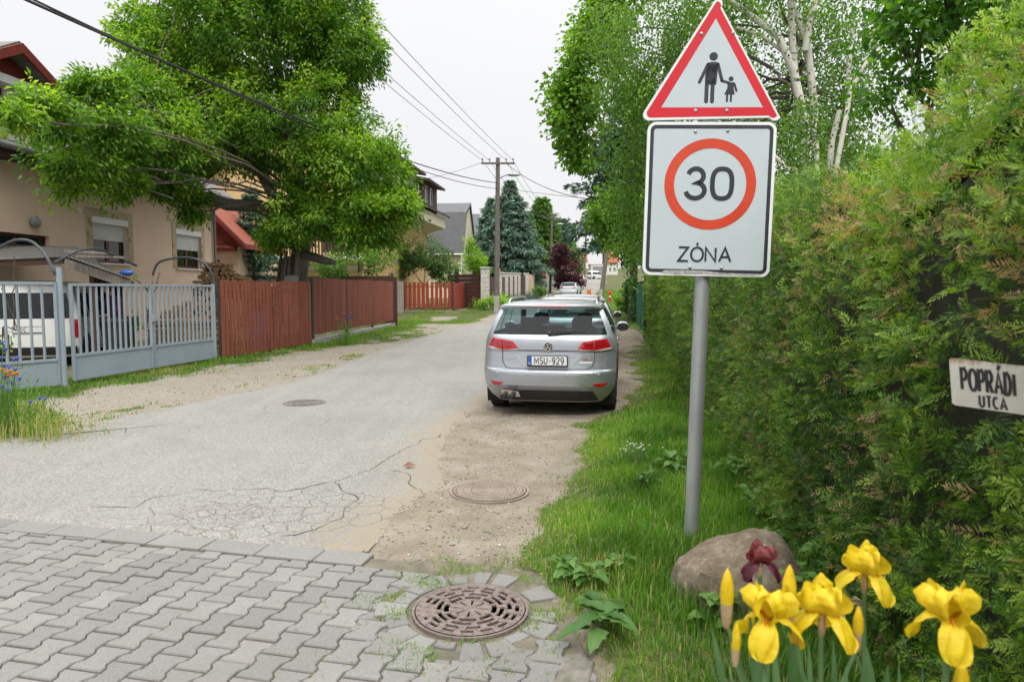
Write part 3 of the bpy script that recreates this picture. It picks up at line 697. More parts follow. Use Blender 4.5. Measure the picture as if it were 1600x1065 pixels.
t_ = MB(); text(t_, '30', PX+.002, RC-.082, .172, .027, fy(-.02), .96, .14, True); t_.build('number', signblk, zp)
t_ = MB(); text(t_, 'ZÓNA', PX-.008, 1.787, .08, .0122, fy(-.02), 1.03, .17, True); t_.build('lettering', signblk, zp)
b = MB().add([(x_, -.0202, z_) for x_, z_ in ((-.26, 1.713), (-.17, 1.707), (-.02, 1.712), (.10, 1.707), (.32, 1.707), (.33, 1.717), (.1, 1.720), (0, 1.730), (-.12, 1.733), (-.24, 1.730))], [tuple(range(10))]); b.build('peeling_tape', scuff, zp)
for x_, z_ in ((-.092, 2.543), (.092, 2.548), (-.092, 1.75), (.092, 1.75)):
    MB().lathe([(.011, -.018), (.011, -.024), (.006, -.028), (.001, -.028)], 10, (PX+x_, 0, z_), 'x').build('bolt', steel, zp, rot=None) if False else \
    MB().ball((PX+x_, -.019, z_), .0105, 10, 6, (1, .6, 1)).build('bolt', steel, zp, smooth=True)
# triangle
TZ = 2.607; S_ = .842
k = S_*.975/1153.0   # picture-to-metre factor of the pictogram drawing
tp = MB().prism(rtri(S_, .034, TZ), lambda a, b, t: (a, t, b), -.018, 0).build('warning_triangle', signrim, sgn)
tag(tp, 'red-edged white triangle with adult and child figures')
ring(MB(), rtri(S_-.052, .026, TZ+.015), rtri(S_-.225-.03, .004, TZ+.065+.008), -.019).build('red_border', signred, tp)
sheet(rtri(S_-.225-.034, .004, TZ+.067+.008), -.0186).build('white_field', signwhite, tp)
def pz(x_, y_): return ((x_-622)*k, TZ+(1004-y_)*k)
pg = MB()
def poly(pts, y=-.0195): pg.add([(pz(*p)[0], y, pz(*p)[1]) for p in pts], [tuple(range(len(pts)))])
def disc(cx, cy, r_): poly([(cx+r_*math.cos(a_*.2618), cy+r_*math.sin(a_*.2618)) for a_ in range(24)])
def cap(pts, t):
    ribbon(pg, [pz(*p) for p in pts], t*k, fy(-.0193))
    for q in (pts[0], pts[-1]): disc(q[0], q[1], t/2)
disc(617, 494, 34); poly([(572, 545), (600, 538), (640, 538), (662, 545), (655, 610), (648, 720), (570, 720), (565, 610)])
cap([(575, 556), (512, 698)], 26); cap([(655, 556), (692, 686)], 26); cap([(690, 688), (745, 704)], 22)
cap([(572, 700), (572, 852)], 32); cap([(619, 700), (619, 852)], 32); poly([(556, 640), (572, 560), (660, 560), (637, 640), (637, 716), (556, 716)])
disc(765, 673, 20); poly([(738, 700), (790, 700), (788, 745), (800, 798), (715, 798), (738, 745)])
cap([(792, 712), (812, 768)], 18); cap([(739, 795), (739, 850)], 17); cap([(770, 795), (770, 850)], 17)
pg.build('pictogram', signblk, tp)
for x_, y_ in ((511, 312), (764, 309), (491, 926), (742, 926)):
    q = pz(x_, y_); MB().ball((q[0], -.019, q[1]), .0105, 10, 6, (1, .6, 1)).build('bolt', steel, tp, smooth=True)
# ================================================================== CARS
carglass = glassmat('car_glass', (.68, .86, .87), .70)
darkglass = glassmat('dark_car_glass', (.25, .3, .3), .35)
blackpl = M('black_plastic', (.022, .023, .025), (.03, .03, .032), .55, 30, bumpv=.1, bscale=120)
tyre_m = M('tyre_rubber', (.022, .022, .022), (.04, .038, .035), .85, 20, bumpv=.3, bscale=60)
alloy = M('alloy', (.5, .5, .5), (.4, .4, .4), .35, 6, metal=.8, bumpv=0)
chrome = M('chrome', (.75, .76, .78), (.68, .69, .7), .12, 4, metal=1, bumpv=0)
seatm = M('seat_fabric', (.075, .085, .092), (.05, .056, .06), .9, 20)
lampred = M('lamp_red', (.42, .006, .014), (.30, .003, .008), .12, 16, bumpv=0, coat=1, lo=.3, hi=.7)
lampdark = M('lamp_dark_red', (.26, .005, .011), (.18, .004, .008), .15, 6, bumpv=0, coat=1)
lampclear = M('lamp_clear', (.55, .55, .55), (.35, .33, .34), .15, 12, bumpv=0, coat=1)
amber = M('amber_plastic', (.75, .19, .01), (.6, .13, .01), .25, 6, bumpv=0, coat=.5)
platew = M('plate_white', (.66, .68, .70), (.6, .62, .64), .4, 8, bumpv=0)
plateb = M('plate_blue', (.02, .09, .42), (.02, .08, .38), .4, 8, bumpv=0)
groove = M('panel_gap', (.012, .012, .013), (.02, .02, .02), .8, 8, bumpv=0)
def paint(name, col, metal, flake=.03):
    m, n, o = new_mat(name); c = objc(n)
    cc = ramp(n, noise(n, 3, 5, .6, c), [(.3, tuple(x*.95 for x in col)), (.7, col)])
    dirt_ = ramp(n, math_(n, 'ADD', math_(n, 'MULTIPLY', nd(n, 'ShaderNodeSeparateXYZ').outputs[2], 0), noise(n, 5, 7, .7, c)), [(.55, 0), (.8, .22)])
    cc = mixc(n, dirt_, cc, (.3, .27, .23))
    rs = ramp(n, noise(n, 9, 6, .7, c), [(.3, .27), (.7, .42)])
    p = pbsdf(n, o, cc, .32, metal, None, .55, None, rs); return m
silver = paint('silver_paint', (.40, .43, .47), .72); whitep = paint('white_paint', (.66, .67, .66), 0); bluep = paint('pale_blue_paint', (.5, .56, .6), .3)
class CarShape:
    """body = stack of horizontal outlines: z, half width, rear y, front y, rear corner depth, front corner depth"""
    def __init__(s, levels): s.L = np.array(levels, float)
    def at(s, z): return [np.interp(z, s.L[:, 0], s.L[:, i]) for i in range(1, 6)]
    def rear(s, x, z, off=0):
        w_, yr, yf, cr, cf = s.at(z); u_ = min(abs(x)/w_, 1.0)
        y = yr+cr*(u_**5)
        return Vector((x, y-off, z))
RU = [-1, -.985, -.955, -.91, -.86, -.78, -.62, -.4, -.15]; RU = RU+[-q for q in RU[::-1]]
SF = [.02, .05, .10, .16, .24, .30, .33, .42, .50, .56, .59, .68, .78, .88, .95, .99]
def car_body(cs, zs, root, mats, wr=(1.0, 1.36), wrx=.87, side=True, cut_wheels=None, mir=True, glass=None, open_rear=True):
    loops = []; tags = []
    for z in zs:
        w_, yr, yf, cr, cf = cs.at(z); P = []; T = []
        for u_ in RU: P.append((u_*w_, yr+cr*abs(u_)**5)); T.append('r')
        y0, y1 = yr+cr, yf-cf
        for f in SF: P.append((w_*(1-.03*max(0, f-.6)*2.5*f), y0+(y1-y0)*f)); T.append(('s', f))
        for u_ in [-q for q in RU]: P.append((u_*w_*.965, yf-cf*abs(u_)**3)); T.append('f')
        for f in SF[::-1]: P.append((-w_*(1-.03*max(0, f-.6)*2.5*f), y0+(y1-y0)*f)); T.append(('s', f))
        loops.append([(x, y, z) for x, y in P]); tags = T
    n_ = len(loops[0]); body = MB(); gl = {'rear_window': MB(), 'windscreen': MB(), 'side_window': MB()}
    vs = [p for l in loops for p in l]
    bf = []; gf = {k_: [] for k_ in gl if k_ != 'side_window'}
    for i in range(len(zs)-1):
        zm = (zs[i]+zs[i+1])/2
        for j in range(n_):
            j2 = (j+1) % n_; q = (i*n_+j, i*n_+j2, (i+1)*n_+j2, (i+1)*n_+j); ta, tb = tags[j], tags[j2]; dest = None
            if wr[0] < zm < wr[1]:
                if ta == 'r' and tb == 'r':
                    k_ = j % len(RU)
                    um = (RU[k_]+RU[min(k_+1, len(RU)-1)])/2
                    if abs(um) < wrx and open_rear: dest = 'rear_window'
                elif ta == 'f' and tb == 'f':
                    if abs(vs[q[0]][0]+vs[q[1]][0])/2 < .9*abs(cs.at(zm)[0]): dest = 'windscreen'
                elif isinstance(ta, tuple) and isinstance(tb, tuple):
                    fm = (ta[1]+tb[1])/2
                    if (.10 < fm < .30) or (.33 < fm < .56) or (.59 < fm < .95): dest = ('side_window', j < len(RU)+len(SF), fm < .31, fm < .57); gf.setdefault(dest, [])
            (gf[dest] if dest else bf).append(q)
    bf.append(tuple(range(n_-1, -1, -1))); bf.append(tuple(range((len(zs)-1)*n_, len(zs)*n_)))
    body.add(vs, bf); bo_ = body.build('body', mats, root, smooth=True, angle=28)
    if cut_wheels:
        r_, ya, yb, wx = cut_wheels
        c_ = MB()
        for y_ in (ya, yb):
            for sx_ in (-1, 1): c_.lathe([(.02, sx_*(wx-.26)), (r_, sx_*(wx-.26)), (r_, sx_*(wx+.3)), (.02, sx_*(wx+.3))], 28, (0, y_, .315), 'x')
        co = c_.build('cutter', None); co.parent = root
        # an open shell: drop the faces inside the arches instead of a boolean
        me = bo_.data; import bmesh
        bm = bmesh.new(); bm.from_mesh(me); bmesh.ops.subdivide_edges(bm, edges=[e_ for e_ in bm.edges if e_.verts[0].co.z < .8 and e_.verts[1].co.z < .8 and abs(e_.verts[0].co.x) > .55*abs(wx)], cuts=2, use_grid_fill=True)
        kill = [f for f in bm.faces if abs(f.calc_center_median().x) > wx-.3 and any(math.hypot(f.calc_center_median().y-y_, f.calc_center_median().z-.315) < r_ for y_ in (ya, yb)) and f.calc_center_median().z < .75]
        bmesh.ops.delete(bm, geom=kill, context='FACES'); bm.to_mesh(me); bm.free()
        bpy.data.objects.remove(co, do_unlink=True)
        for y_ in (ya, yb):
            for sx_ in (-1, 1): wl = MB(); wl.add([(sx_*(wx-.28 if q_ == 0 else wx+.02), y_+r_*1.03*math.cos(a_*math.pi/12), .315+r_*1.03*math.sin(a_*math.pi/12)) for q_ in (0, 1) for a_ in range(-2, 15)], [(i, i+1, 18+i, 17+i) for i in range(16)]+[tuple(range(17))]); wl.build('wheel_well', groove, root)
        for y_ in (ya, yb):
            for sx_ in (-1, 1): wheel(root, (sx_*(wx-.1), y_, .315), sx_)
    for k_, fs in gf.items():
        if fs:
            used = sorted({i for f in fs for i in f}); mp_ = {i: q for q, i in enumerate(used)}
            b = MB().add([vs[i] for i in used], [tuple(mp_[i] for i in f) for f in fs])
            b.build(k_ if isinstance(k_, str) else k_[0], glass or carglass, root, smooth=True, angle=50)
    return bo_
def wheel(root, c_, sx_, r_=.315, wd_=.215):
    x0 = -wd_/2
    prof = [(r_*.66, -wd_/2), (r_*.93, -wd_/2), (r_*.985, -wd_*.42)]
    for q in (-.3, -.1, .1, .3): prof += [(r_, wd_*(q-.07)), (r_, wd_*(q+.07)), (r_-.008, wd_*(q+.075)), (r_-.008, wd_*(q+.125))]
    prof = prof[:-2]+[(r_*.985, wd_*.42), (r_*.93, wd_/2), (r_*.66, wd_/2)]
    w_ = MB().lathe(prof, 36, (0, 0, 0), 'x').build('wheel', tyre_m, root, smooth=True, angle=30, loc=c_)
    b = MB(); fx = sx_*wd_/2*.8
    b.lathe([(.02, fx), (.06, fx), (.06, fx-sx_*.03), (.02, fx-sx_*.03)], 16, (0, 0, 0), 'x')
    for k_ in range(5):
        a_ = 2*math.pi*k_/5; b.beam((fx-sx_*.015, .05*math.cos(a_), .05*math.sin(a_)), (fx-sx_*.01, r_*.64*math.cos(a_), r_*.64*math.sin(a_)), .05, .02, (1, 0, 0))
    b.lathe([(r_*.60, fx), (r_*.68, fx), (r_*.68, fx-sx_*.05), (r_*.60, fx-sx_*.05)], 30, (0, 0, 0), 'x')
    b.build('rim', alloy, w_)
def patch(cs, quad, n_, m_, off, name, mat, root, thick=.0):
    """panel on the tail following the body: quad corners (x,z) tl,tr,br,bl"""
    tl, tr, br, bl = [Vector(q) for q in quad]
    def fn(u_, v_):
        p = (tl*(1-u_)+tr*u_)*(1-v_)+(bl*(1-u_)+br*u_)*v_; return cs.rear(p.x, p.y, off)
    b = MB(); b.grid(fn, n_, m_)
    k_ = len(b.v)
    def f2(u_, v_): q = fn(u_, v_); return (q.x, q.y+off+.006, q.z)
    b.grid(f2, n_, m_)
    nx = n_+1
    for i in range(n_): b.f += [(i, i+1, k_+i+1, k_+i), (m_*nx+i, m_*nx+i+1, k_+m_*nx+i+1, k_+m_*nx+i)]
    for j in range(m_): b.f += [(j*nx, (j+1)*nx, k_+(j+1)*nx, k_+j*nx), (j*nx+n_, (j+1)*nx+n_, k_+(j+1)*nx+n_, k_+j*nx+n_)]
    return b.build(name, mat, root, smooth=True, angle=40)
def seam(cs, pts, name, mat, root, wd_=.006, off=.003):
    b = MB(); P = [Vector(p) for p in pts]; Q = []
    for p, q in zip(P[:-1], P[1:]):
        for k_ in range(8): Q.append(p+(q-p)*k_/8)
    Q.append(P[-1])
    ribbon(b, [(q.x, q.y) for q in Q], wd_, lambda a, c_: cs.rear(a, c_, off)); return b.build(name, mat, root)
# estate: z, w, yr, yf, cr, cf
EST = [(.19, .70, .16, 4.35, .14, .3), (.27, .80, .10, 4.46, .18, .4), (.33, .85, .055, 4.5, .22, .45), (.41, .885, .005, 4.54, .25, .5), (.50, .897, .0, 4.56, .25, .5), (.575, .90, .0, 4.56, .24, .5),
       (.60, .90, .012, 4.55, .235, .5), (.615, .899, .045, 4.55, .21, .5), (.70, .898, .06, 4.5, .22, .5), (.80, .895, .072, 4.4, .23, .45), (.845, .893, .08, 4.25, .23, .4), (.86, .892, .066, 4.2, .24, .4), (.95, .886, .075, 3.9, .245, .3), (1.015, .872, .095, 3.45, .245, .16), (1.045, .857, .125, 3.3, .22, .12),
       (1.20, .795, .25, 2.88, .14, .10), (1.36, .715, .385, 2.42, .07, .06), (1.375, .705, .385, 2.38, .06, .06), (1.385, .70, .30, 2.36, .05, .06), (1.41, .685, .29, 2.3, .06, .06), (1.435, .64, .34, 2.22, .09, .06), (1.46, .55, .55, 2.0, .12, .06), (1.475, .40, .85, 1.8, .1, .06)]
ez = [.19, .27, .33, .37, .41, .45, .50, .54, .575, .59, .60, .608, .615, .66, .70, .75, .80, .845, .853, .86, .90, .95, .985, 1.015, 1.045, 1.09, 1.14, 1.20, 1.25, 1.30, 1.36, 1.375, 1.385, 1.41, 1.435, 1.46, 1.475]
def seats(root):
    b = MB()
    for x_ in (-.36, .36):
        b.prism(rrect(.44, .5, .12, 5, x_, .80), lambda a, c_, t: (a, t, c_), 2.25, 2.4); b.prism(rrect(.25, .17, .07, 5, x_, 1.17), lambda a, c_, t: (a, t, c_), 2.25, 2.35); b.box(x_-.25, x_+.25, 2.35, 2.85, .45, .62)
    b.build('front_seat', seatm, root)
    b = MB().box(-.62, .62, 1.2, 1.35, .5, .99)
    for x_ in (-.38, 0, .38): b.prism(rrect(.30, .21 if x_ else .12, .05, 5, x_, 1.115-(x_ == 0)*.06), lambda a, c_, t: (a, t, c_), 1.22, 1.3)
    b.build('rear_seat', seatm, root)
    MB().box(-.8, .8, .3, 3.4, .36, .42).build('floor_pan', seatm, root)
    MB().prism([(3.0, .5), (3.0, .98), (3.3, 1.03), (3.35, .5)], lambda a, c_, t: (t, a, c_), -.75, .75).build('dashboard', seatm, root)
    MB().prism(rrect(.22, .07, .03, 4, 0, 1.33), lambda a, c_, t: (a, t, c_), 2.52, 2.55).build('interior_mirror', seatm, root)
def estate(name, loc, yaw, label, pm, group, detail=True, plate='MSU-929'):
    t = empty(name, loc, yaw, label, 'car', group); cs = CarShape(EST); t.scale = (.945, 1, 1)
    car_body(cs, ez, t, pm, (1.047, 1.358), .9, cut_wheels=(.37, .86, 3.49, .89))
    seats(t)
    for sx_ in (-1, 1):
        q = [(.47, .965), (.612, .985), (.612, .838), (.385, .865)]
        if sx_ < 0: q = [(-q[1][0], q[1][1]), (-q[0][0], q[0][1]), (-q[3][0], q[3][1]), (-q[2][0], q[2][1])]
        l1 = patch(cs, q, 8, 4, .012, 'tail_light', lampred, t)
        q2 = [(.622, .986), (.775, 1.002), (.845, .87), (.622, .838)] if sx_ > 0 else [(-.775, 1.002), (-.622, .986), (-.622, .838), (-.845, .87)]
        l2 = patch(cs, q2, 10, 4, .012, 'tail_light', lampred, t)
        for lt, qq in ((l1, [(.40, .872), (.607, .862), (.607, .842), (.387, .866)]), (l2, [(.627, .862), (.835, .892), (.842, .874), (.627, .842)])):
            qq = qq if sx_ > 0 else [(-qq[1][0], qq[1][1]), (-qq[0][0], qq[0][1]), (-qq[3][0], qq[3][1]), (-qq[2][0], qq[2][1])]
            patch(cs, qq, 8, 1, .0145, 'reversing_strip', lampclear, lt)
        for lt, qq in ((l1, [(.50, .945), (.598, .958), (.598, .90), (.47, .905)]), (l2, [(.636, .965), (.75, .975), (.775, .915), (.636, .905)])):
            qq = qq if sx_ > 0 else [(-qq[1][0], qq[1][1]), (-qq[0][0], qq[0][1]), (-qq[3][0], qq[3][1]), (-qq[2][0], qq[2][1])]
            patch(cs, qq, 6, 2, .0142, 'brake_lamp', lampdark, lt)
        q3 = [(.60, .445), (.80, .455), (.745, .402), (.655, .402)] if sx_ > 0 else [(-.80, .455), (-.60, .445), (-.655, .402), (-.745, .402)]
        patch(cs, q3, 6, 2, .005, 'reflector', lampred, t)
        # roof rail, mirror, door handles
        MB().tube([(sx_*.63, .62, 1.42), (sx_*.615, .68, 1.475), (sx_*.605, .8, 1.502), (sx_*.60, 1.6, 1.51), (sx_*.595, 2.0, 1.50), (sx_*.59, 2.12, 1.44)], .017, 8).build('roof_rail', alloy, t, smooth=True)
        mi = MB(); mi.ball((sx_*.985, 2.88, 1.02), .115, 16, 10, (1.0, .62, .72)); mi.beam((sx_*.83, 2.93, .99), (sx_*.93, 2.9, 1.0), .05, .05); mo = mi.build('wing_mirror', pm, t, smooth=True)
        MB().prism([(sx_*.985+.088*math.cos(a_*.2618), 1.02+.062*math.sin(a_*.2618)) for a_ in range(24)], lambda a, c_, q_: (a, q_, c_), 2.80, 2.825).build('mirror_glass', darkglass, mo)
        for y_ in (1.75, 2.75): MB().ball((sx_*.905, y_, .90), .1, 10, 6, (.25, 1, .2)).build('door_handle', pm, t, smooth=True)
    rv = lambda x_, z_, o_=.006: cs.rear(x_, z_, o_)
    if detail:
        seam(cs, [(-.62, .985), (-.622, .84), (-.615, .70), (-.57, .64), (-.50, .622), (.50, .622), (.57, .64), (.615, .70), (.622, .84), (.62, .985)], 'tailgate_gap', groove, t, .007)
        seam(cs, [(-.39, .838), (.39, .838)], 'crease', groove, t, .004)
        # plate recess, plate with frame
        b = MB(); f_ = lambda x_, z_, d_: (x_, cs.rear(0, .72).y-d_, z_)
        MB().prism([(-.46, .80), (.46, .80), (.30, .635), (-.30, .635)], lambda a, c_, q_: (a, cs.rear(a, c_).y-q_, c_), .0015, .003).build('plate_recess', pm, t)
        fr = MB().prism(rrect(.545, .142, .01, 3, .0, .722), lambda a, c_, q_: (a, .036-q_, c_), .0, .022).build('plate_frame', blackpl, t)
        pl = MB().prism(rrect(.517, .112, .008, 3, 0, .728), lambda a, c_, q_: (a, .012-q_, c_), 0, .002).build('number_plate', platew, fr)
        MB().add([(x_, .0095, z_) for x_, z_ in ((-.2575, .673), (-.208, .673), (-.208, .783), (-.2575, .783))], [(0, 1, 2, 3)]).build('plate_band', plateb, fr)
        tx = MB(); text(tx, plate, .025, .688, .08, .0125, fy(.0085), .84, .17, True); tx.build('plate_characters', signblk, fr)
        tx = MB(); text(tx, 'H', -.246, .682, .024, .005, fy(.0085), 1); tx.build('plate_country_letter', platew, fr)
        # round badge
        bd_ = MB().lathe([(.062, 0), (.062, .012), (.052, .014), (.052, .008)], 32, (0, 0, 0), 'y').build('badge', chrome, t, smooth=True, loc=(0, cs.rear(0, .905).y-.001, .905))
        bd_.rotation_euler = (0, 0, 0)
        bk = MB().prism([(.05*math.cos(a_*.2), .05*math.sin(a_*.2)) for a_ in range(32)], lambda a, c_, q_: (a, q_-.012, c_), 0, .008).build('badge_field', blackpl, bd_)
        lg = MB(); F_ = fy(-.0135)
        ribbon(lg, [(-.024, .044), (0, .008), (.024, .044)], .011, F_); ribbon(lg, [(-.045, .018), (-.023, -.038), (0, .0), (.023, -.038), (.045, .018)], .010, F_); lg.build('badge_letters', chrome, bd_)
        tx = MB(); text(tx, 'GOLF', -.56, .745, .03, .007, lambda a, c_: cs.rear(a, c_, .006), 1.15, .3); tx.build('model_lettering', chrome, t)
        tx = MB(); text(tx, 'TSI', .475, .735, .026, .007, lambda a, c_: cs.rear(a, c_, .006), 1, .28); tx.build('engine_lettering', signred, t)
        MB().prism([(.42, .715), (.59, .715), (.59, .698), (.42, .698)], lambda a, c_, q_: (a, cs.rear(a, c_).y-q_, c_), .001, .004).build('trim_badge', platew, t)
        # wiper, third brake light, lower trim, exhaust, sensors
        wp = MB(); wp.beam((.03, .105, 1.068), (.31, .15, 1.085), .03, .03); wp.ball((.02, .115, 1.068), .032, 10, 6); wp.beam((.28, .15, 1.08), (.5, .16, 1.072), .012, .018); wp.build('rear_wiper', blackpl, t)
        patch(cs, [(-.23, 1.428), (.23, 1.428), (.235, 1.402), (-.235, 1.402)], 8, 1, .008, 'third_brake_light', lampred, t)
        patch(cs, [(-.60, .345), (.60, .345), (.68, .205), (-.68, .205)], 14, 5, .012, 'lower_trim', blackpl, t)
        patch(cs, [(-.32, .335), (.42, .335), (.45, .265), (-.34, .265)], 8, 2, .03, 'diffuser', blackpl, t)
        for x_ in (-.56, -.455): MB().lathe([(.031, .3), (.033, .02), (.028, .02), (.026, .25), (.001, .25)], 18, (x_, .045, .30), 'y').build('exhaust_pipe', groove, t, smooth=True, angle=40)
        MB().prism([(-.63, .345), (-.40, .345), (-.37, .26), (-.61, .26)], lambda a, c_, q_: (a, q_, c_), .05, .09).build('exhaust_surround', M('road_dust_plastic', (.33, .29, .24), (.22, .19, .16), .9, 20), t)
        for x_ in (-.68, -.27, .27, .68):
            q = cs.rear(x_, .555, .002); MB().ball(q, .012, 10, 6, (1, .3, 1)).build('parking_sensor', pm, t, smooth=True)
        MB().tube([cs.rear(.50+.028*math.cos(a_*.35), .475+.028*math.sin(a_*.35), .002) for a_ in range(19)], .0022, 5).build('towing_cover', pm, t)
        MB().tube([(x_, .52+.08*abs(x_), 1.452) for x_ in (-.02, 0, .02)]+[(.02, .7, 1.50)], .006, 5) if False else None
    return t
estate('estate_car', (.44, 8.5, .0), R(-9.2), 'silver estate car with plate MSU-929 parked nearest on the dirt shoulder', silver, 'cars parked along the hedge')
estate('estate_car', (1.28, 13.75, .0), R(-8.5), 'pale silver estate car parked directly ahead of the nearest one', paint('pale_silver_paint', (.6, .62, .64), .6), 'cars parked along the hedge', True, 'LRH-205') if False else estate('estate_car', (1.20, 13.75, .0), R(-8.5), 'pale silver estate car parked directly in front of the nearest car', paint('pale_silver_paint', (.6, .62, .64), .6), 'cars parked along the hedge', False)
# van with an orange beacon, third in the row
VAN = [(.22, .78, .10, 4.0, .12, .3), (.40, .84, .0, 4.1, .12, .4), (.62, .86, .0, 4.1, .12, .4), (.90, .86, .02, 3.85, .12, .3), (1.02, .85, .03, 3.4, .12, .15), (1.10, .84, .04, 3.15, .12, .12), (1.30, .82, .06, 2.9, .11, .1), (1.55, .76, .10, 2.55, .10, .1), (1.68, .70, .13, 2.35, .12, .1), (1.76, .60, .22, 2.15, .15, .1), (1.80, .45, .35, 2.0, .15, .1)]
vz = [.22, .40, .62, .76, .90, 1.02, 1.10, 1.2, 1.30, 1.42, 1.55, 1.62, 1.68, 1.72, 1.76, 1.80]
def van(name, loc, yaw, label, pm, scale=1, group=None):
    t = empty(name, loc, yaw, label, 'van', group); cs = CarShape(VAN); t.scale = (scale,)*3
    car_body(cs, vz, t, pm, (1.0, 1.57), .84, cut_wheels=(.36, .75, 3.3, .85), glass=darkglass)
    MB().box(-.7, .7, .3, 3.2, .38, .42).build('floor_pan', seatm, t)
    b = MB()
    for x_ in (-.36, .36): b.prism(rrect(.5, .72, .12, 5, x_, .95), lambda a, c_, q_: (a, q_, c_), 1.95, 2.1)
    b.build('front_seat', seatm, t)
    for sx_ in (-1, 1):
        q = [(.70, 1.0), (.85, 1.0), (.855, .62), (.72, .62)] if sx_ > 0 else [(-.85, 1.0), (-.70, 1.0), (-.72, .62), (-.855, .62)]
        patch(cs, q, 6, 4, .01, 'tail_light', lampred, t)
        MB().ball((sx_*.93, 2.75, 1.1), .12, 12, 8, (.7, .4, 1)).build('wing_mirror', blackpl, t, smooth=True)
    patch(cs, [(-.82, .44), (.82, .44), (.80, .27), (-.80, .27)], 12, 2, .02, 'rear_bumper', blackpl, t)
    return t, cs
hv = empty('hatchback_car', (1.78, 19.6, 0), R(-8.5), 'white car with an orange roof beacon, third in the parked row', 'car', 'cars parked along the hedge')
cs_ = CarShape(EST); car_body(cs_, ez, hv, whitep, (1.047, 1.358), .9, cut_wheels=(.37, .86, 3.49, .89)); seats(hv)
be = MB().lathe([(.075, 1.47), (.075, 1.50), (.068, 1.51), (.062, 1.60), (.04, 1.625), (.001, 1.63)], 16, (.38, 1.1, 0)).build('beacon', amber, hv, smooth=True)
MB().lathe([(.08, 1.455), (.085, 1.485)], 16, (.38, 1.1, 0)).build('beacon_base', blackpl, be)
# white van in the yard behind the gate
v, cs = van('panel_van', (-9.85, 13.9, 0), R(20), 'white van with plate SC parked in the yard behind the metal gate', whitep)
fr = MB().prism(rrect(.54, .13, .01, 3, -.02, .80), lambda a, c_, q_: (a, -q_, c_), .0, .02).build('plate_frame', blackpl, v)
MB().prism(rrect(.515, .11, .008, 3, -.02, .80), lambda a, c_, q_: (a, -.02-q_, c_), 0, .002).build('number_plate', platew, fr)
tx = MB(); text(tx, 'H', -.255, .775, .05, .007, fy(-.023), 1); text(tx, 'SC', -.15, .765, .075, .012, fy(-.023), 1, .2); tx.build('plate_characters', signblk, fr)
# small cars far up the road
def far_car(px, py, D, yaw, label, pm):
    p = A(px, py, D); t = empty('hatchback_car', (p.x, p.y, rz(D)), yaw, label, 'car', 'cars parked far up the road')
    car_body(CarShape(EST), ez, t, pm, (1.047, 1.358), .9, cut_wheels=(.37, .86, 3.49, .89), glass=darkglass)
    for sx_ in (-1, 1): patch(CarShape(EST), [(.5, .98), (.8, .99), (.84, .85), (.5, .85)] if sx_ > 0 else [(-.8, .99), (-.5, .98), (-.5, .85), (-.84, .85)], 5, 2, .012, 'tail_light', lampred, t)
far_car(887, 452, 72, R(-14), 'pale blue car parked under the dark red plum tree', bluep)
far_car(904, 436, 118, R(-14), 'white car parked uphill between two utility poles', whitep)
pv_ = A(920, 432, 150); van('panel_van', (pv_.x, pv_.y, rz(150)), R(-60), 'small white van parked beside the far garage', whitep)
# ================================================================== TREES
bark = M('grey_bark', (.17, .145, .12), (.07, .058, .048), .95, 7, bumpv=.9, bscale=16, stretch=(3, 3, .5))
barkd = M('dark_bark', (.10, .08, .065), (.045, .036, .03), .95, 7, bumpv=.8, bscale=18, stretch=(3, 3, .6))
def birchbark():
    m, n, o = new_mat('birch_bark'); c = objc(n)
    mp = nd(n, 'ShaderNodeMapping'); mp.inputs['Scale'].default_value = (1.6, 1.6, 9); n.links.new(c, mp.inputs[0])
    k1 = ramp(n, noise(n, 1.5, 6, .6, mp.outputs[0]), [(.60, 0), (.66, 1)])
    k2 = ramp(n, noise(n, 1.3, 4, .6, c), [(.62, 0), (.70, 1)])
    cc = mixc(n, math_(n, 'MAXIMUM', k1, k2), ramp(n, noise(n, 3, 5, .6, c), [(.3, (.46, .44, .40)), (.7, (.62, .60, .56))]), (.05, .045, .04))
    pbsdf(n, o, cc, .8, 0, bump(n, noise(n, 14, 5, .6, mp.outputs[0]), .4, .01), spec=.2); return m
birch = birchbark()
def limb(mb, p0, p1, r0, r1, bow=.0, wob=.06, n=9, ns=8):
    p0, p1 = Vector(p0), Vector(p1); L = (p1-p0).length; a = rng.normal(size=(n+1, 3))*wob*L*.35; pts = []; rr = []
    for i in range(n+1):
        t = i/n; k = math.sin(math.pi*t); q = p0.lerp(p1, t)+Vector(a[i])*k*.6+Vector((0, 0, bow*L*k)); pts.append(q); rr.append(r0+(r1-r0)*t**.8)
    mb.tube(pts, rr, ns); return pts
def blobs_px(bl):
    """crown lobes: (px, py, rx, ry, distance, depth radius) -> centre, radii in metres"""
    C_ = np.array([list(A(b[0], b[1], b[4])) for b in bl]); R_ = np.array([(b[2]*b[4]/FPX, b[5], b[3]*b[4]/FPX) for b in bl]); return C_, R_
def in_blobs(C_, R_, n_, shell=.5):
    wv = (R_.prod(1))**(.6); i = rng.choice(len(C_), n_, p=wv/wv.sum()); d = nrm(rng.normal(size=(n_, 3)))
    r_ = rng.random(n_)[:, None]**(shell); return C_[i]+d*R_[i]*r_, d, r_[:, 0]
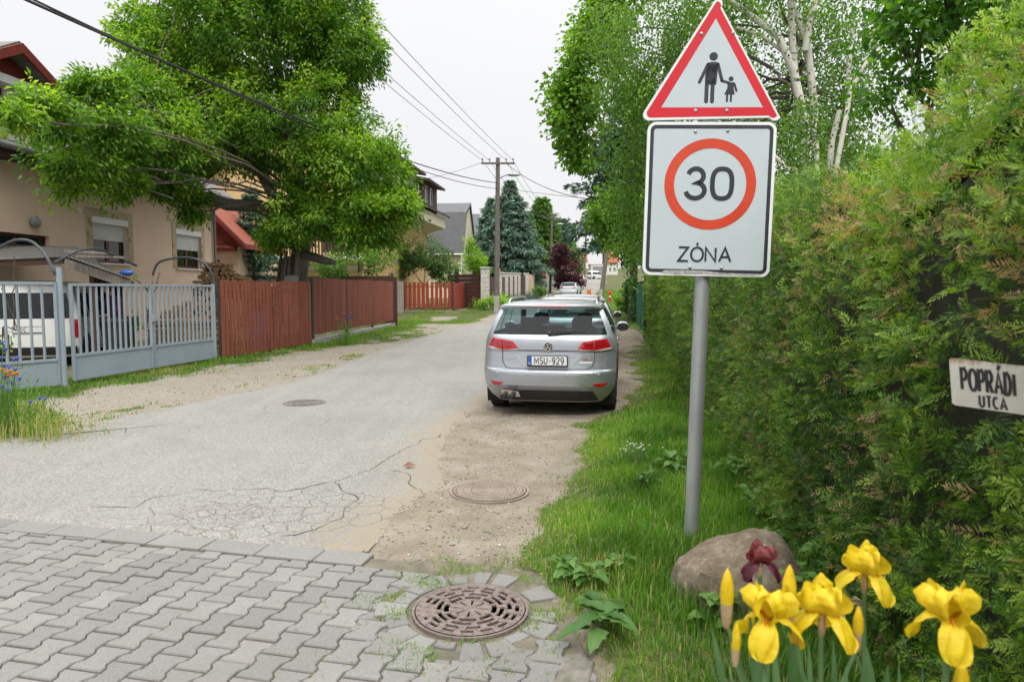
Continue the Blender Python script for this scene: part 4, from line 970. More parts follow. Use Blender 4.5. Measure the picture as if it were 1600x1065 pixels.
def crown(name, C_, R_, ncl, npc, spread, L, W, mat, parent, droop=.35, shell=.45, tbase=.45, tvar=.22, upbias=.8, curl=.2, flat=.75):
    P, d, r_ = in_blobs(C_, R_, ncl, shell)
    P = P+(vnoise(P, 1.1, 3)[:, None]-.5)*d*.9; kp = vnoise(P, .85, 33) > .32; P, d, r_ = P[kp], d[kp], r_[kp]; ncl = len(P)
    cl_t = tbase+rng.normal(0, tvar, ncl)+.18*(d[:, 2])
    i = np.repeat(np.arange(ncl), npc); n_ = len(i); sc = rng.uniform(.6, 1.35, ncl)[i][:, None]
    o_ = rng.normal(size=(n_, 3))*np.array([1, 1, flat]); o_ = o_/np.maximum(np.linalg.norm(o_, axis=1, keepdims=True), 1)*(rng.random((n_, 1))**.5)
    pos = P[i]+o_*spread*sc; dr = o_*.9+d[i]*.45+rng.normal(size=(n_, 3))*.45-np.array([0, 0, droop])
    up = nrm(rng.normal(size=(n_, 3))*.55+np.array([0, 0, upbias]))
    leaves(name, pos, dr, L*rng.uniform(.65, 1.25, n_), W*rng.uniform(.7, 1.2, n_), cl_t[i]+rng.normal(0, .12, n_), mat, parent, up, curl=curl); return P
def branches(mb, top, C_, r0, P, nsub, r1=.03):
    for c in C_: limb(mb, top+Vector(rng.normal(0, .12, 3)), c, r0*rng.uniform(.55, .9), r1*.7, .06, .05)
    for q in P[rng.choice(len(P), min(nsub, len(P)), replace=False)]:
        k = np.argmin(((C_-q)**2).sum(1)); s_ = Vector(C_[k]).lerp(top, rng.uniform(.0, .35)); limb(mb, s_, q, .026, .006, .05, .07, 6, 5)
# ---- walnut behind the picket fence
wl_m = leafmat('walnut_leaf', (.032, .10, .009), (.125, .255, .024), (.33, .45, .055), .47, .42)
tp_ = A(466, 440, 20.2); wt = empty('walnut_tree', (tp_.x, tp_.y, 0), 0, 'big spreading walnut tree with a thick trunk behind the red-brown picket fence', 'tree')
wt0 = Vector(wt.location)
BL = [(395, 55, 185, 105, 20.5, 3.0), (410, -60, 165, 105, 20.5, 2.8), (470, 200, 122, 85, 20, 2.6), (555, 270, 84, 72, 19.5, 2.2), (588, 328, 50, 34, 19, 1.5), (335, 200, 110, 76, 19.5, 2.4),
      (280, 120, 80, 76, 20, 2.2), (500, 330, 62, 42, 19.2, 1.5), (520, 50, 66, 85, 20.3, 2.2), (245, 225, 92, 46, 17.2, 1.6), (150, 205, 80, 46, 15.0, 1.1), (70, 165, 56, 32, 13.2, .7), (150, 135, 56, 24, 14.8, .7), (20, 180, 36, 20, 12.2, .4),
      (110, 255, 60, 22, 14.2, .6), (185, 285, 60, 20, 15.6, .6), (275, 300, 48, 22, 17.6, .9), (604, 240, 22, 24, 19.4, .7), (228, 40, 36, 36, 20, 1.1), (440, 365, 40, 22, 19.2, .8), (570, 365, 44, 22, 19, .9), (624, 322, 22, 24, 19, .6), (230, 150, 55, 36, 17.5, 1.1), (120, 300, 26, 14, 14.4, .4), (300, 335, 30, 12, 18, .5)]
C_, R_ = blobs_px(BL); C_ = C_-np.array(wt0)
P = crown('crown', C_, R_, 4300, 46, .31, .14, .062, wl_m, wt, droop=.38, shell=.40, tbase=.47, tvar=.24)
mb = MB(); top = Vector((-.1, 0, 3.1))
pts = limb(mb, (0, 0, -.1), (-.05, 0, 1.9), .40, .33, 0, .02, 6, 16)
limb(mb, (-.05, 0, 1.8), (.35, .1, 4.2), .30, .2, .02, .03, 8, 12)
mb.tube([A(470, 385, 20.1)-wt0, A(440, 345, 20)-wt0, A(405, 322, 19.8)-wt0, A(355, 320, 19.2)-wt0, A(300, 300, 18.5)-wt0, A(240, 270, 17.6)-wt0, A(180, 240, 17)-wt0], [.28, .26, .2, .17, .13, .09, .05], 10)
mb.tube([A(250, 275, 17.4)-wt0, A(205, 258, 16.9)-wt0, A(150, 268, 16.5)-wt0], [.06, .05, .025], 7)
mb.tube([A(205, 258, 16.9)-wt0, A(180, 232, 16.7)-wt0, A(150, 208, 16.4)-wt0], [.05, .045, .025], 7)
mb.tube([A(250, 275, 17.4)-wt0, A(228, 288, 17)-wt0, A(213, 308, 16.8)-wt0], [.045, .035, .02], 7)
mb.tube([A(478, 398, 20)-wt0, A(500, 405, 19.6)-wt0, A(522, 410, 19.2)-wt0], [.14, .13, .08], 8)
mb.tube([A(472, 330, 20)-wt0, A(455, 210, 20.2)-wt0, A(430, 90, 20.4)-wt0, A(410, -60, 20.4)-wt0], [.26, .19, .12, .05], 10)
mb.tube([A(455, 290, 20)-wt0, A(500, 200, 20)-wt0, A(530, 60, 20.2)-wt0], [.17, .11, .04], 8)
mb.tube([A(440, 330, 20)-wt0, A(385, 230, 19.8)-wt0, A(300, 110, 20)-wt0], [.17, .11, .04], 8)
branches(mb, Vector((.3, .1, 4.0)), C_-np.array([0, 0, .0]), .045, P, 240)
mb.build('trunk', bark, wt, smooth=True, angle=60)
# ---- generic bushy tree
def tree(name, bl, base, label, lm, barkm, ncl, npc, spread, L, W, r_=.15, droop=.3, group=None, cat='tree', th=.5, nsub=20, **kw):
    t = empty(name, base, 0, label, cat, group); C_, R_ = blobs_px(bl); C_ = C_-np.array(base)
    P = crown('crown' if cat == 'tree' else 'foliage', C_, R_, ncl, npc, spread, L, W, lm, t, droop, **kw)
    mb = MB(); top = Vector(C_.mean(0))*th; top.x *= .5; top.y *= .5; limb(mb, (0, 0, -.15), top, r_, r_*.7, 0, .03, 6, 10); branches(mb, top, C_, r_*.5, P, nsub, .012)
    mb.build('trunk' if cat == 'tree' else 'stem', barkm, t, smooth=True, angle=60); return t
def base(px, D, z=None): q = A(px, 452, D); return Vector((q.x, D, rz(D) if z is None else z))
lm_dark = leafmat('dark_leaf', (.022, .065, .016), (.052, .13, .026), (.115, .23, .04), .35)
lm_mid = leafmat('mid_leaf', (.035, .095, .015), (.085, .19, .027), (.19, .33, .045), .4)
lm_lime = leafmat('lime_leaf', (.09, .20, .015), (.20, .36, .03), (.36, .52, .07), .42)
lm_plum = leafmat('plum_leaf', (.022, .006, .010), (.055, .012, .02), (.12, .03, .04), .25)
lm_maple = leafmat('maple_leaf', (.05, .125, .012), (.12, .25, .022), (.25, .40, .05), .45)
lm_birch = leafmat('birch_leaf', (.045, .105, .02), (.105, .21, .032), (.22, .35, .06), .45)
lm_linden = leafmat('linden_leaf', (.03, .10, .012), (.075, .19, .02), (.16, .32, .035), .5)
# shrubs and trees left of the road
tree('garden_shrub', [(665, 405, 38, 34, 47.5, 1.6), (630, 410, 30, 28, 47.5, 1.2), (690, 420, 28, 20, 47, .9)], base(662, 47.5), 'dark green round shrub with pale blossom behind the short red fence', lm_dark, barkd, 330, 34, .34, .13, .075, .1, cat='shrub')
tree('garden_shrub', [(700, 425, 18, 18, 49, .8), (715, 430, 12, 12, 52, .6), (690, 432, 14, 10, 48, .5)], base(702, 49), 'low yellow-green shrub showing over the end of the short red fence', lm_lime, barkd, 120, 26, .26, .13, .075, .06, cat='shrub')
tree('young_tree', [(738, 405, 18, 20, 56, .9), (736, 382, 9, 16, 56, .5), (742, 420, 20, 14, 56, 1)], base(738, 56), 'young lime-green tree in front of the dark slate roof', lm_lime, barkd, 170, 28, .32, .15, .09, .08)
tree('garden_shrub', [(560, 412, 40, 22, 31, 1.2), (520, 418, 30, 16, 30, .9), (590, 400, 20, 26, 32, .8)], base(556, 31), 'loose leafy shrub under the walnut crown above the brown board wall', lm_mid, barkd, 200, 30, .3, .12, .06, .08, cat='shrub')
tree('garden_shrub', [(608, 425, 16, 14, 40, .6), (592, 430, 14, 12, 40, .5)], base(602, 40), 'small bright shrub beside the grey block pillar', lm_lime, barkd, 70, 26, .25, .12, .07, .05, cat='shrub')
tree('plum_tree', [(884, 425, 24, 32, 78, 2), (876, 400, 14, 22, 78, 1.3), (896, 440, 16, 16, 77, 1.2)], base(884, 78), 'dark red-leaved plum tree beside the far utility pole', lm_plum, barkd, 300, 30, .5, .24, .16, .14)
tree('broadleaf_tree', [(886, 402, 20, 22, 92, 2), (900, 415, 12, 18, 96, 1.2)], base(888, 93), 'mid green round tree behind the dark red plum', lm_mid, barkd, 200, 24, .6, .3, .2, .15)
tree('broadleaf_tree', [(902, 440, 8, 6, 150, 1.2)], base(902, 150), 'small grey-green tree near the top of the road', lm_mid, barkd, 60, 20, .6, .35, .25, .1, nsub=4)
tree('garden_shrub', [(772, 470, 22, 12, 46, .9), (752, 476, 12, 9, 46, .5), (786, 466, 14, 12, 48, .6)], base(770, 47), 'bright green shrub growing around the foot of the near utility pole', lm_lime, barkd, 130, 28, .25, .12, .06, .05, cat='shrub')
tree('garden_shrub', [(812, 465, 24, 8, 56, .8), (832, 464, 12, 7, 58, .6)], base(815, 57), 'blue-green low juniper at the foot of the white pillars', leafmat('juniper_leaf', (.03, .07, .05), (.06, .12, .09), (.12, .2, .15), .15), barkd, 120, 26, .25, .16, .03, .05, cat='shrub')
tree('broadleaf_tree', [(842, 452, 8, 10, 66, .6)], base(842, 66), 'small leafy tree tucked behind the beige block fence', lm_mid, barkd, 50, 24, .4, .2, .12, .06, nsub=4)
# ---- conifers
ndl_blue = leafmat('blue_needles', (.04, .088, .065), (.10, .18, .145), (.21, .31, .27), .15, .6)
ndl_dark = leafmat('dark_needles', (.018, .048, .034), (.042, .10, .066), (.09, .17, .12), .15, .6)
ndl_green = leafmat('green_needles', (.03, .085, .018), (.075, .165, .03), (.15, .27, .055), .2, .6)
def conifer(name, b0, h, r_, label, lm, z0=.4, nw=26, per=11, droop=.25, L=.34, W=.10, sprays=14, pw=.85, top_z=None, group='conifers along the road', upt=0):
    t = empty(name, b0, 0, label, 'tree', group); mb = MB(); limb(mb, (0, 0, -.2), (0, 0, h), .02*h+.03, .015, 0, .008, 8, 8)
    PP, DD, TT = [], [], []
    for i in range(nw):
        f = (i+rng.uniform(-.3, .3))/nw; z = z0+(h-z0)*max(f, 0); Lb = r_*max(.06, (1-max(f, 0))**pw)*rng.uniform(.82, 1.12)
        for k_ in range(per):
            an = 6.283*(k_/per)+i*2.4+rng.normal(0, .12); Lk = Lb*rng.uniform(.7, 1.15); d = np.array([math.cos(an), math.sin(an), 0]); s_ = np.array([-d[1], d[0], 0])
            tilt = -droop+.9*f*.6+upt
            if k_ % 3 == 0: mb.tube([(0, 0, z), tuple(d*Lk*.5+np.array([0, 0, z+Lk*.5*tilt*.8])), tuple(d*Lk+np.array([0, 0, z+Lk*tilt]))], [.025, .016, .006], 4)
            m_ = max(5, int(sprays*Lk/r_*1.6))
            tq = rng.random(m_)**.7; side = rng.uniform(-1, 1, m_); wq = .34*Lk*(1-tq*.75)
            pos = d*(tq*Lk)[:, None]+s_*(side*wq)[:, None]+np.array([0, 0, 1])*(z+tq*Lk*tilt+.06*Lk*np.sin(tq*3)-np.abs(side)*wq*.3)[:, None]
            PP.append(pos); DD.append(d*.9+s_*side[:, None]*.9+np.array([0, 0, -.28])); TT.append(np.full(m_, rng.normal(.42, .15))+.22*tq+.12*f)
    pos = np.concatenate(PP); dr = np.concatenate(DD); ti = np.concatenate(TT); K = 5
    # each spray is a tuft of narrow needle bunches
    i = np.repeat(np.arange(len(pos)), K); n_ = len(i); dd = nrm(dr[i])+rng.normal(size=(n_, 3))*.42
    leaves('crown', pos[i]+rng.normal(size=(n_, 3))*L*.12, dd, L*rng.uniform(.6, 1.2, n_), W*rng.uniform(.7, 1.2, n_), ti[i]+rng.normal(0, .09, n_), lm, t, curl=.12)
    mb.build('trunk', barkd, t, smooth=True, angle=60); return t
conifer('blue_spruce', base(797, 76), 12.5, 4.7, 'tall blue-grey spruce behind the white pillared fence, tallest by the near pole', ndl_blue, 1.6, 36, 13, .18, .48, .16, 24)
conifer('blue_spruce', base(768, 80), 11.0, 3.8, 'second blue-grey spruce half hidden to the left of the tallest one', ndl_blue, 1.4, 30, 12, .18, .48, .16, 18)
conifer('cypress_tree', base(846, 98), 12.6, 4.0, 'tall feathery green cypress beyond the blue spruce', ndl_green, .3, 36, 12, -.25, .6, .19, 20, .6)
conifer('pine_tree', base(876, 112), 10.6, 3.6, 'dark pine with a rounded crown behind the second pole', ndl_dark, 3, 16, 9, -.2, .6, .2, 12, .55)
conifer('blue_spruce', base(396, 30), 6.1, 2.0, 'small blue-green spruce between the peach house and the walnut trunk', leafmat('young_spruce_needles', (.02, .06, .035), (.05, .11, .075), (.11, .19, .14), .12, .6), .2, 24, 11, .22, .22, .07, 15)
conifer('spruce_tree', base(990, 33.5), 11.6, 3.5, 'dark drooping spruce behind the birch on the right of the road', ndl_dark, 4.0, 26, 12, .22, .30, .10, 24, .6)
conifer('spruce_tree', base(560, 68), 11.2, 2.8, 'spruce top showing behind the roof of the cream house', ndl_dark, 3, 20, 9, .2, .5, .16, 10)
# ---- birch, maple and linden on the right
bq = base(1258, 12.6, 0); bt = empty('birch_tree', bq, 0, 'white-barked birch with several stems and drooping leaves behind the sign', 'tree'); b0 = Vector(bq)
BB = [(1010, 130, 70, 110, 14.5, 1.4), (1080, 40, 90, 90, 14, 1.6), (1180, -30, 110, 70, 13, 1.7), (1300, 60, 80, 100, 13.5, 1.5), (1330, 170, 70, 70, 13.5, 1.2), (985, 270, 55, 85, 15, 1.1), (1060, 260, 60, 90, 15.5, 1.2), (1230, 200, 60, 70, 14.5, 1.2), (960, 50, 45, 60, 14.5, 1), (1150, 150, 90, 90, 15, 1.2), (1000, 355, 30, 42, 15.2, .7), (1262, 200, 55, 80, 11.8, .4)]
C_, R_ = blobs_px(BB); C_ = C_-np.array(b0)
P, d, r_ = in_blobs(C_, R_, 900, .5)
# hanging twigs: leaves strung along drooping strands
nl = 62; Lh = rng.uniform(.5, 1.5, 900); i = np.repeat(np.arange(900), nl); tq = rng.random(len(i)); sw = rng.normal(size=(900, 3))*np.array([.16, .16, 0])
pos = P[i]+sw[i]*tq[:, None]*1.5+np.array([0, 0, -1])*(tq*Lh[i]-.35)[:, None]+rng.normal(size=(len(i), 3))*.085
dr = rng.normal(size=(len(i), 3))*.6+np.array([0, 0, -.8]); cl = .45+rng.normal(0, .2, 900)
leaves('crown', pos, dr, .062*rng.uniform(.7, 1.25, len(i)), .046, cl[i]+rng.normal(0, .14, len(i)), lm_birch, bt, nrm(rng.normal(size=(len(i), 3))+np.array([0, -.3, .5])), curl=.1)
mb = MB()
for path, rad in (([(1260, 595, 12.6), (1268, 300, 12.6), (1256, 190, 12.6), (1240, 110, 12.6), (1215, 55, 12.7), (1160, 15, 12.9), (1110, -20, 13)], [.15, .13, .115, .10, .09, .07, .05]),
                  ([(1280, 590, 12.7), (1272, 170, 12.8), (1262, 70, 12.8), (1232, -10, 12.8), (1215, -60, 12.8)], [.11, .10, .085, .07, .06]),
                  ([(1258, 80, 12.7), (1264, 40, 12.7), (1275, -5, 12.8), (1285, -60, 12.8)], [.08, .075, .07, .06]),
                  ([(1242, 120, 12.7), (1238, 60, 12.75), (1236, 0, 12.8), (1240, -50, 12.8)], [.09, .085, .08, .07]),
                  ([(1300, 300, 12.5), (1330, 140, 12.5), (1356, 95, 12.5), (1392, 58, 12.6)], [.06, .055, .05, .03]),
                  ([(1290, 330, 12.7), (1300, 220, 12.6), (1312, 172, 12.5)], [.08, .07, .06]),
                  ([(1325, 130, 12.9), (1328, 80, 13), (1336, 30, 13.1)], [.06, .055, .04]),
                  ([(1235, 90, 12.7), (1190, 55, 12.8), (1150, 44, 13)], [.05, .04, .03]),
                  ([(1268, 290, 12.6), (1230, 262, 12.9), (1190, 225, 13)], [.07, .06, .04])):
    mb.tube([A(*q)-b0 for q in path], [r_*.74 for r_ in rad], 10)
mb.build('trunk', birch, bt, smooth=True, angle=60)
mb = MB()
for c in list(C_): limb(mb, A(1250, 100, 12.8)-b0+Vector((rng.normal(0, .3), 0, rng.normal(0, .5))), c, .035, .008, .1, .12, 8, 5)
mb.build('branch', barkd, bt, smooth=True, angle=60)
tree('maple_tree', [(905, 130, 38, 60, 17, 1.2), (885, 175, 30, 60, 17, 1), (935, 60, 45, 60, 17.5, 1.4), (900, 235, 26, 30, 17, .7), (960, 330, 40, 30, 18, .9), (985, 385, 22, 14, 18, .6), (950, -10, 50, 40, 17.5, 1.3)], base(1050, 19), 'light green maple leaning out over the road beside the dark spruce', lm_maple, barkd, 330, 44, .34, .125, .10, .12, droop=.45, nsub=40)
tree('linden_tree', [(1500, 40, 120, 70, 8.2, 1.0), (1400, 40, 70, 60, 8.4, .9), (1590, 60, 70, 70, 8, .9), (1420, 130, 60, 30, 8.4, .7), (1480, -40, 160, 60, 8.2, 1), (1370, 150, 30, 18, 8.6, .4), (1640, 20, 80, 90, 8, 1)], base(1530, 8.6, 0), 'linden with broad round dark leaves above the hedge at the right edge', lm_linden, barkd, 250, 26, .30, .085, .078, .09, droop=.5, nsub=60)
# backdrop of far trees right of the road, one by one
for (px, py, rx, ry, D, lab) in ((1005, 415, 14, 26, 40, 'dense dark bush at the foot of the drooping spruce'), (980, 425, 13, 16, 62, 'green bush beyond the round yellow-green shrub')):
    tree('garden_shrub', [(px, py, rx, ry, D, rx*D/FPX)], base(px, D), lab, lm_mid, barkd, 90, 30, .35, .16, .09, .06, cat='shrub', nsub=6)
for (px, py, rx, ry, D, lm, lab) in ((1120, 330, 120, 90, 24, lm_mid, 'leafy tree filling the gap behind the traffic sign'), (1350, 280, 140, 80, 19, lm_dark, 'shady tree behind the hedge right of the birch stems'), (1560, 220, 130, 90, 15, lm_dark, 'shady tree behind the hedge at the far right')):
    tree('broadleaf_tree', [(px, py, rx, ry, D, 1.6), (px-rx*.5, py+ry*.6, rx*.6, ry*.5, D, 1.2), (px+rx*.5, py+ry*.5, rx*.6, ry*.5, D, 1.2)], base(px, D), lab, lm, barkd, 300, 40, .42, .13, .09, .14, group='trees behind the hedge')
tree('garden_shrub', [(972, 448, 9, 14, 44, .5), (973, 470, 10, 16, 44, .5), (966, 460, 6, 20, 44, .4)], base(972, 44), 'clipped yellow-green columnar shrub at the hedge end far up the verge', lm_lime, barkd, 130, 44, .16, .10, .06, .05, cat='shrub', nsub=4)
# ================================================================== HEDGE
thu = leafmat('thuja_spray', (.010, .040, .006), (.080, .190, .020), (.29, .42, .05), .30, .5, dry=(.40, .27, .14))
def fronds(name, P, ax, nn, L, k, mat, parent, tint, wide=.62):
    """flat fern-like sprays: a midrib with leaflets on both sides, tapering to the tip"""
    n_ = len(P); ax = nrm(ax); s_ = nrm(np.cross(nn, ax)); nn = np.cross(ax, s_); Vs = []; T = []
    def leaf(b, d, ln, wd):
        d = nrm(d); sd = nrm(np.cross(nn, d)); Vs.append(np.stack([b, b+d*ln[:, None]*.5+sd*wd[:, None]*.5, b+d*ln[:, None], b+d*ln[:, None]*.5-sd*wd[:, None]*.5], 1))
    for i in range(k):
        t = .08+.84*i/k
        b = P+ax*(L*t)[:, None]-nn*(L*t*t*.22)[:, None]
        for sg in (1, -1):
            ln = L*(.50*(1-t)+.14)*wide*rng.uniform(.75, 1.25, n_)*1.15; leaf(b, ax*.75+s_*sg*.8+rng.normal(size=(n_, 3))*.16-nn*.12, ln, L*(.05 if k > 6 else .07)*rng.uniform(.8, 1.3, n_)); T.append(tint+rng.normal(0, .05, n_)+.12*t)
    leaf(P+ax*(L*.75)[:, None]-nn*(L*.14)[:, None], ax-nn*.3, L*.3, L*.07); T.append(tint+.15)
    V = np.stack(Vs, 1); T = np.stack(T, 1); T = np.where((tint < .9)[:, None], np.minimum(T, .80), T); F = np.arange(V.shape[0]*V.shape[1]*4).reshape(-1, 4)
    return npmesh(name, V.reshape(-1, 3), np.concatenate([F[:, [0, 1, 2]], F[:, [0, 2, 3]]]), mat, parent, tint=np.repeat(np.clip(T.reshape(-1), 0, 1), 4))
HZ = lambda y: 2.26+.12*np.sin(y*1.3)+.1*np.sin(y*3.1+1)-.03*np.clip((3.4-y)/1.2, 0, 1)
he = empty('thuja_hedge', (hedge_x(6.), 6, 0), 0, 'tall thick green thuja hedge with brown dry patches running along the right verge', 'hedge')
H0 = np.array([hedge_x(6.), 6, 0]); fn_ = np.array([-.989, .145, 0]); al_ = np.array([.145, .989, 0])
def face_pts(n_, y0, y1, top=False):
    y = rng.uniform(y0, y1, n_); z = rng.uniform(.02, 1, n_)*HZ(y) if not top else HZ(y)+0*y; dpt = rng.uniform(0, .9, n_) if top else np.zeros(n_)
    P = np.stack([hedge_x(y)+dpt, y, z], -1); lump = (vnoise(P, 1.8, 81)-.5)*.16+(vnoise(P, 6.5, 82)-.5)*.17+(vnoise(P, 15, 85)-.5)*.10
    rnd = np.clip((z-HZ(y)+.3)/.3, 0, 1)**2*.28*(0 if top else 1)
    off = lump-rnd+rng.normal(0, .035, n_)-rng.random(n_)**3*.18
    return P+fn_*off[:, None]*(0 if top else 1)+np.array([0, 0, 1])*(lump*.7+rng.normal(0, .05, n_))[:, None]*(1 if top else 0), lump
allF = []
hp = [A(1345, 355, 3.1), A(1305, 318, 3.6), A(1440, 330, 2.6), A(1380, 700, 2.9), A(1230, 520, 4.3), A(1150, 500, 5.5), A(1325, 320, 3.3), A(1318, 350, 3.35), A(1290, 350, 3.6), A(1568, 402, 1.85), A(1160, 670, 5), A(1250, 445, 4), A(1230, 360, 4.4)]
for (y0, y1, n_, L0, k) in ((.35, 3.0, 11000, .085, 8), (3.0, 5.5, 17000, .066, 4), (5.5, 9, 17000, .070, 3), (9, 14, 13000, .094, 3), (14, 21.5, 7500, .14, 3)):
    for top in (False, True):
        n2 = n_ if not top else n_//3
        P, lump = face_pts(n2, y0, y1, top)
        kp = (vnoise(P, 8.5, 86) > .36) | top; P, lump = P[kp], lump[kp]; n2 = len(P)
        o_ = fn_ if not top else np.array([-.25, 0, 1.])
        ax = o_*.62+rng.normal(size=(n2, 3))*.62+np.array([0, 0, .30]); nn = nrm(o_*.5+rng.normal(size=(n2, 3))*.5+np.array([0, -.1, .55]))
        L = L0*rng.uniform(.65, 1.3, n2)
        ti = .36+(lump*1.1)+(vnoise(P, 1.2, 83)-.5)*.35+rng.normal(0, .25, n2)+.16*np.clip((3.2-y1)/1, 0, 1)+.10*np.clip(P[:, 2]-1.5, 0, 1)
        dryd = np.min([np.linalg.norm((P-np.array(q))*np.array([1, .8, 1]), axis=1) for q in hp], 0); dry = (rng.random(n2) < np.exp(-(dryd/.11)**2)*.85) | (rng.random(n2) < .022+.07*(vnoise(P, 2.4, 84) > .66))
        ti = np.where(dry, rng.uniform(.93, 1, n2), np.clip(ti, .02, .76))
        tip_ = P+ax*.08; tX = 800+tip_[:, 0]/tip_[:, 1]*FPX; tY = 452-(tip_[:, 2]-CAMH)/tip_[:, 1]*FPX; clr = (tX > 1462) & (tX < 1700) & (tY > 548) & (tY < 655) & (y1 <= 3.0)   # trimmed clear of the street name plate
        P, ax, nn, L, ti = P[~clr], ax[~clr], nn[~clr], L[~clr], ti[~clr]; allF.append((P-H0, ax, nn, L, k, ti))
for k in sorted({a_[4] for a_ in allF}):
    sel = [a_ for a_ in allF if a_[4] == k]
    cat_ = [np.concatenate([a_[i] for a_ in sel]) for i in (0, 1, 2, 3, 5)]
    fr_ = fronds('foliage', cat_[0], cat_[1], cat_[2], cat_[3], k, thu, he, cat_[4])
# dark core sheet, painting the shade seen in gaps between the sprays
ins = M('foliage_shade_core', (.028, .030, .014), (.014, .015, .008), .95, 9, bumpv=.5)
ny, nz = 120, 14
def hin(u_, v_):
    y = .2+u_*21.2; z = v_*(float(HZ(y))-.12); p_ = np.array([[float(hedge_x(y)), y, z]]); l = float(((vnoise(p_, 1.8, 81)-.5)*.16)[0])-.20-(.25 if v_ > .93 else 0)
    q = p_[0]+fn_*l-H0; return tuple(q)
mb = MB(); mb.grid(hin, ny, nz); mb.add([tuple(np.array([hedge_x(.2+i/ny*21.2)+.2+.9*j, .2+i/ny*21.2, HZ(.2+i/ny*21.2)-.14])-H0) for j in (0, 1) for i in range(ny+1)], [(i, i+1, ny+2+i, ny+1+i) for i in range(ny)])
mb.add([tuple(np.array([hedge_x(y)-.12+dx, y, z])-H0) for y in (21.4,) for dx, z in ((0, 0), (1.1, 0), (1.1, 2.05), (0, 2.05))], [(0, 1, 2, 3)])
mb.build('shade_core', ins, he)
mb = MB()
for y in np.arange(.6, 21, .55): mb.tube([(hedge_x(y)+.35-H0[0], y-6, 0), (hedge_x(y)+.33-H0[0], y-6+.05, 1.1), (hedge_x(y)+.36-H0[0], y-6, 2.0)], [.04, .03, .015], 6)
mb.build('stems', barkd, he) if False else None
# ================================================================== HOUSES
plaster = M('peach_plaster', (.74, .565, .44), (.66, .495, .38), .9, .9, bumpv=.25, bscale=90)
cream = M('cream_plaster', (.60, .55, .42), (.54, .49, .37), .9, 1.0, bumpv=.15, bscale=60)
ochre = M('ochre_plaster', (.60, .42, .21), (.54, .37, .18), .9, 1.0, bumpv=.15, bscale=60)
whitewall = M('white_plaster', (.66, .65, .62), (.56, .55, .52), .9, 1.0, bumpv=.15, bscale=60)
redwood = M('red_stained_boards', (.20, .022, .014), (.12, .014, .010), .7, 5, bumpv=.4, bscale=20, stretch=(6, 6, .5))
redfr = M('dark_red_frame', (.12, .010, .010), (.09, .008, .008), .4, 5, bumpv=.05)
brownfr = M('brown_wood', (.065, .030, .020), (.04, .018, .013), .7, 5, bumpv=.3, bscale=20, stretch=(1, 1, 5))
whitepvc = M('white_pvc', (.74, .75, .76), (.68, .69, .70), .4, 4, bumpv=0)
wglass = glassmat('window_glass', (.25, .3, .28), .18, (.015, .018, .017))
def tilemat(name, col, col2, sx=3.2, sy=3.0):
    m, n, o = new_mat(name); c = objc(n)
    mp = nd(n, 'ShaderNodeMapping'); mp.inputs['Scale'].default_value = (sx, sy, sy); n.links.new(c, mp.inputs[0])
    w1 = nd(n, 'ShaderNodeTexWave', wave_type='BANDS', bands_direction='X'); w1.inputs['Scale'].default_value = 1; n.links.new(mp.outputs[0], w1.inputs['Vector'])
    w2 = nd(n, 'ShaderNodeTexWave', wave_type='BANDS', bands_direction='Z', wave_profile='SAW'); w2.inputs['Scale'].default_value = 1; n.links.new(mp.outputs[0], w2.inputs['Vector'])
    cc = ramp(n, noise(n, 2.5, 6, .7, c), [(.3, col2), (.7, col)]); cc = mixc(n, ramp(n, w2.outputs['Fac'], [(0, .5), (.15, 0)]), cc, tuple(x*.35 for x in col))
    h = math_(n, 'ADD', math_(n, 'MULTIPLY', w1.outputs['Fac'], .5), w2.outputs['Fac'])
    pbsdf(n, o, cc, .75, 0, bump(n, h, .8, .03)); return m
tile_grey = tilemat('grey_roof_tiles', (.20, .19, .18), (.12, .115, .11)); tile_slate = tilemat('slate_roof_tiles', (.115, .12, .13), (.08, .085, .095), 2.2, 2.0)
tile_red = tilemat('red_roof_tiles', (.33, .09, .05), (.24, .06, .04)); tile_brown = tilemat('brown_roof_tiles', (.10, .065, .05), (.07, .045, .035))
fstone = None
m, n, o = new_mat('flagstone_surround'); c = objc(n)
v = nd(n, 'ShaderNodeTexVoronoi', feature='F1'); v.inputs['Scale'].default_value = 7; n.links.new(c, v.inputs['Vector'])
v2 = nd(n, 'ShaderNodeTexVoronoi', feature='DISTANCE_TO_EDGE'); v2.inputs['Scale'].default_value = 7; n.links.new(c, v2.inputs['Vector'])
cc = ramp(n, v.outputs['Color'], [(0, (.27, .19, .09)), (.5, (.44, .34, .19)), (1, (.55, .46, .30))])
cc = mixc(n, ramp(n, v2.outputs['Distance'], [(.02, 1), (.07, 0)]), cc, (.46, .42, .34)); pbsdf(n, o, cc, .85, 0, bump(n, v2.outputs['Distance'], .5, .02)); fstone = m
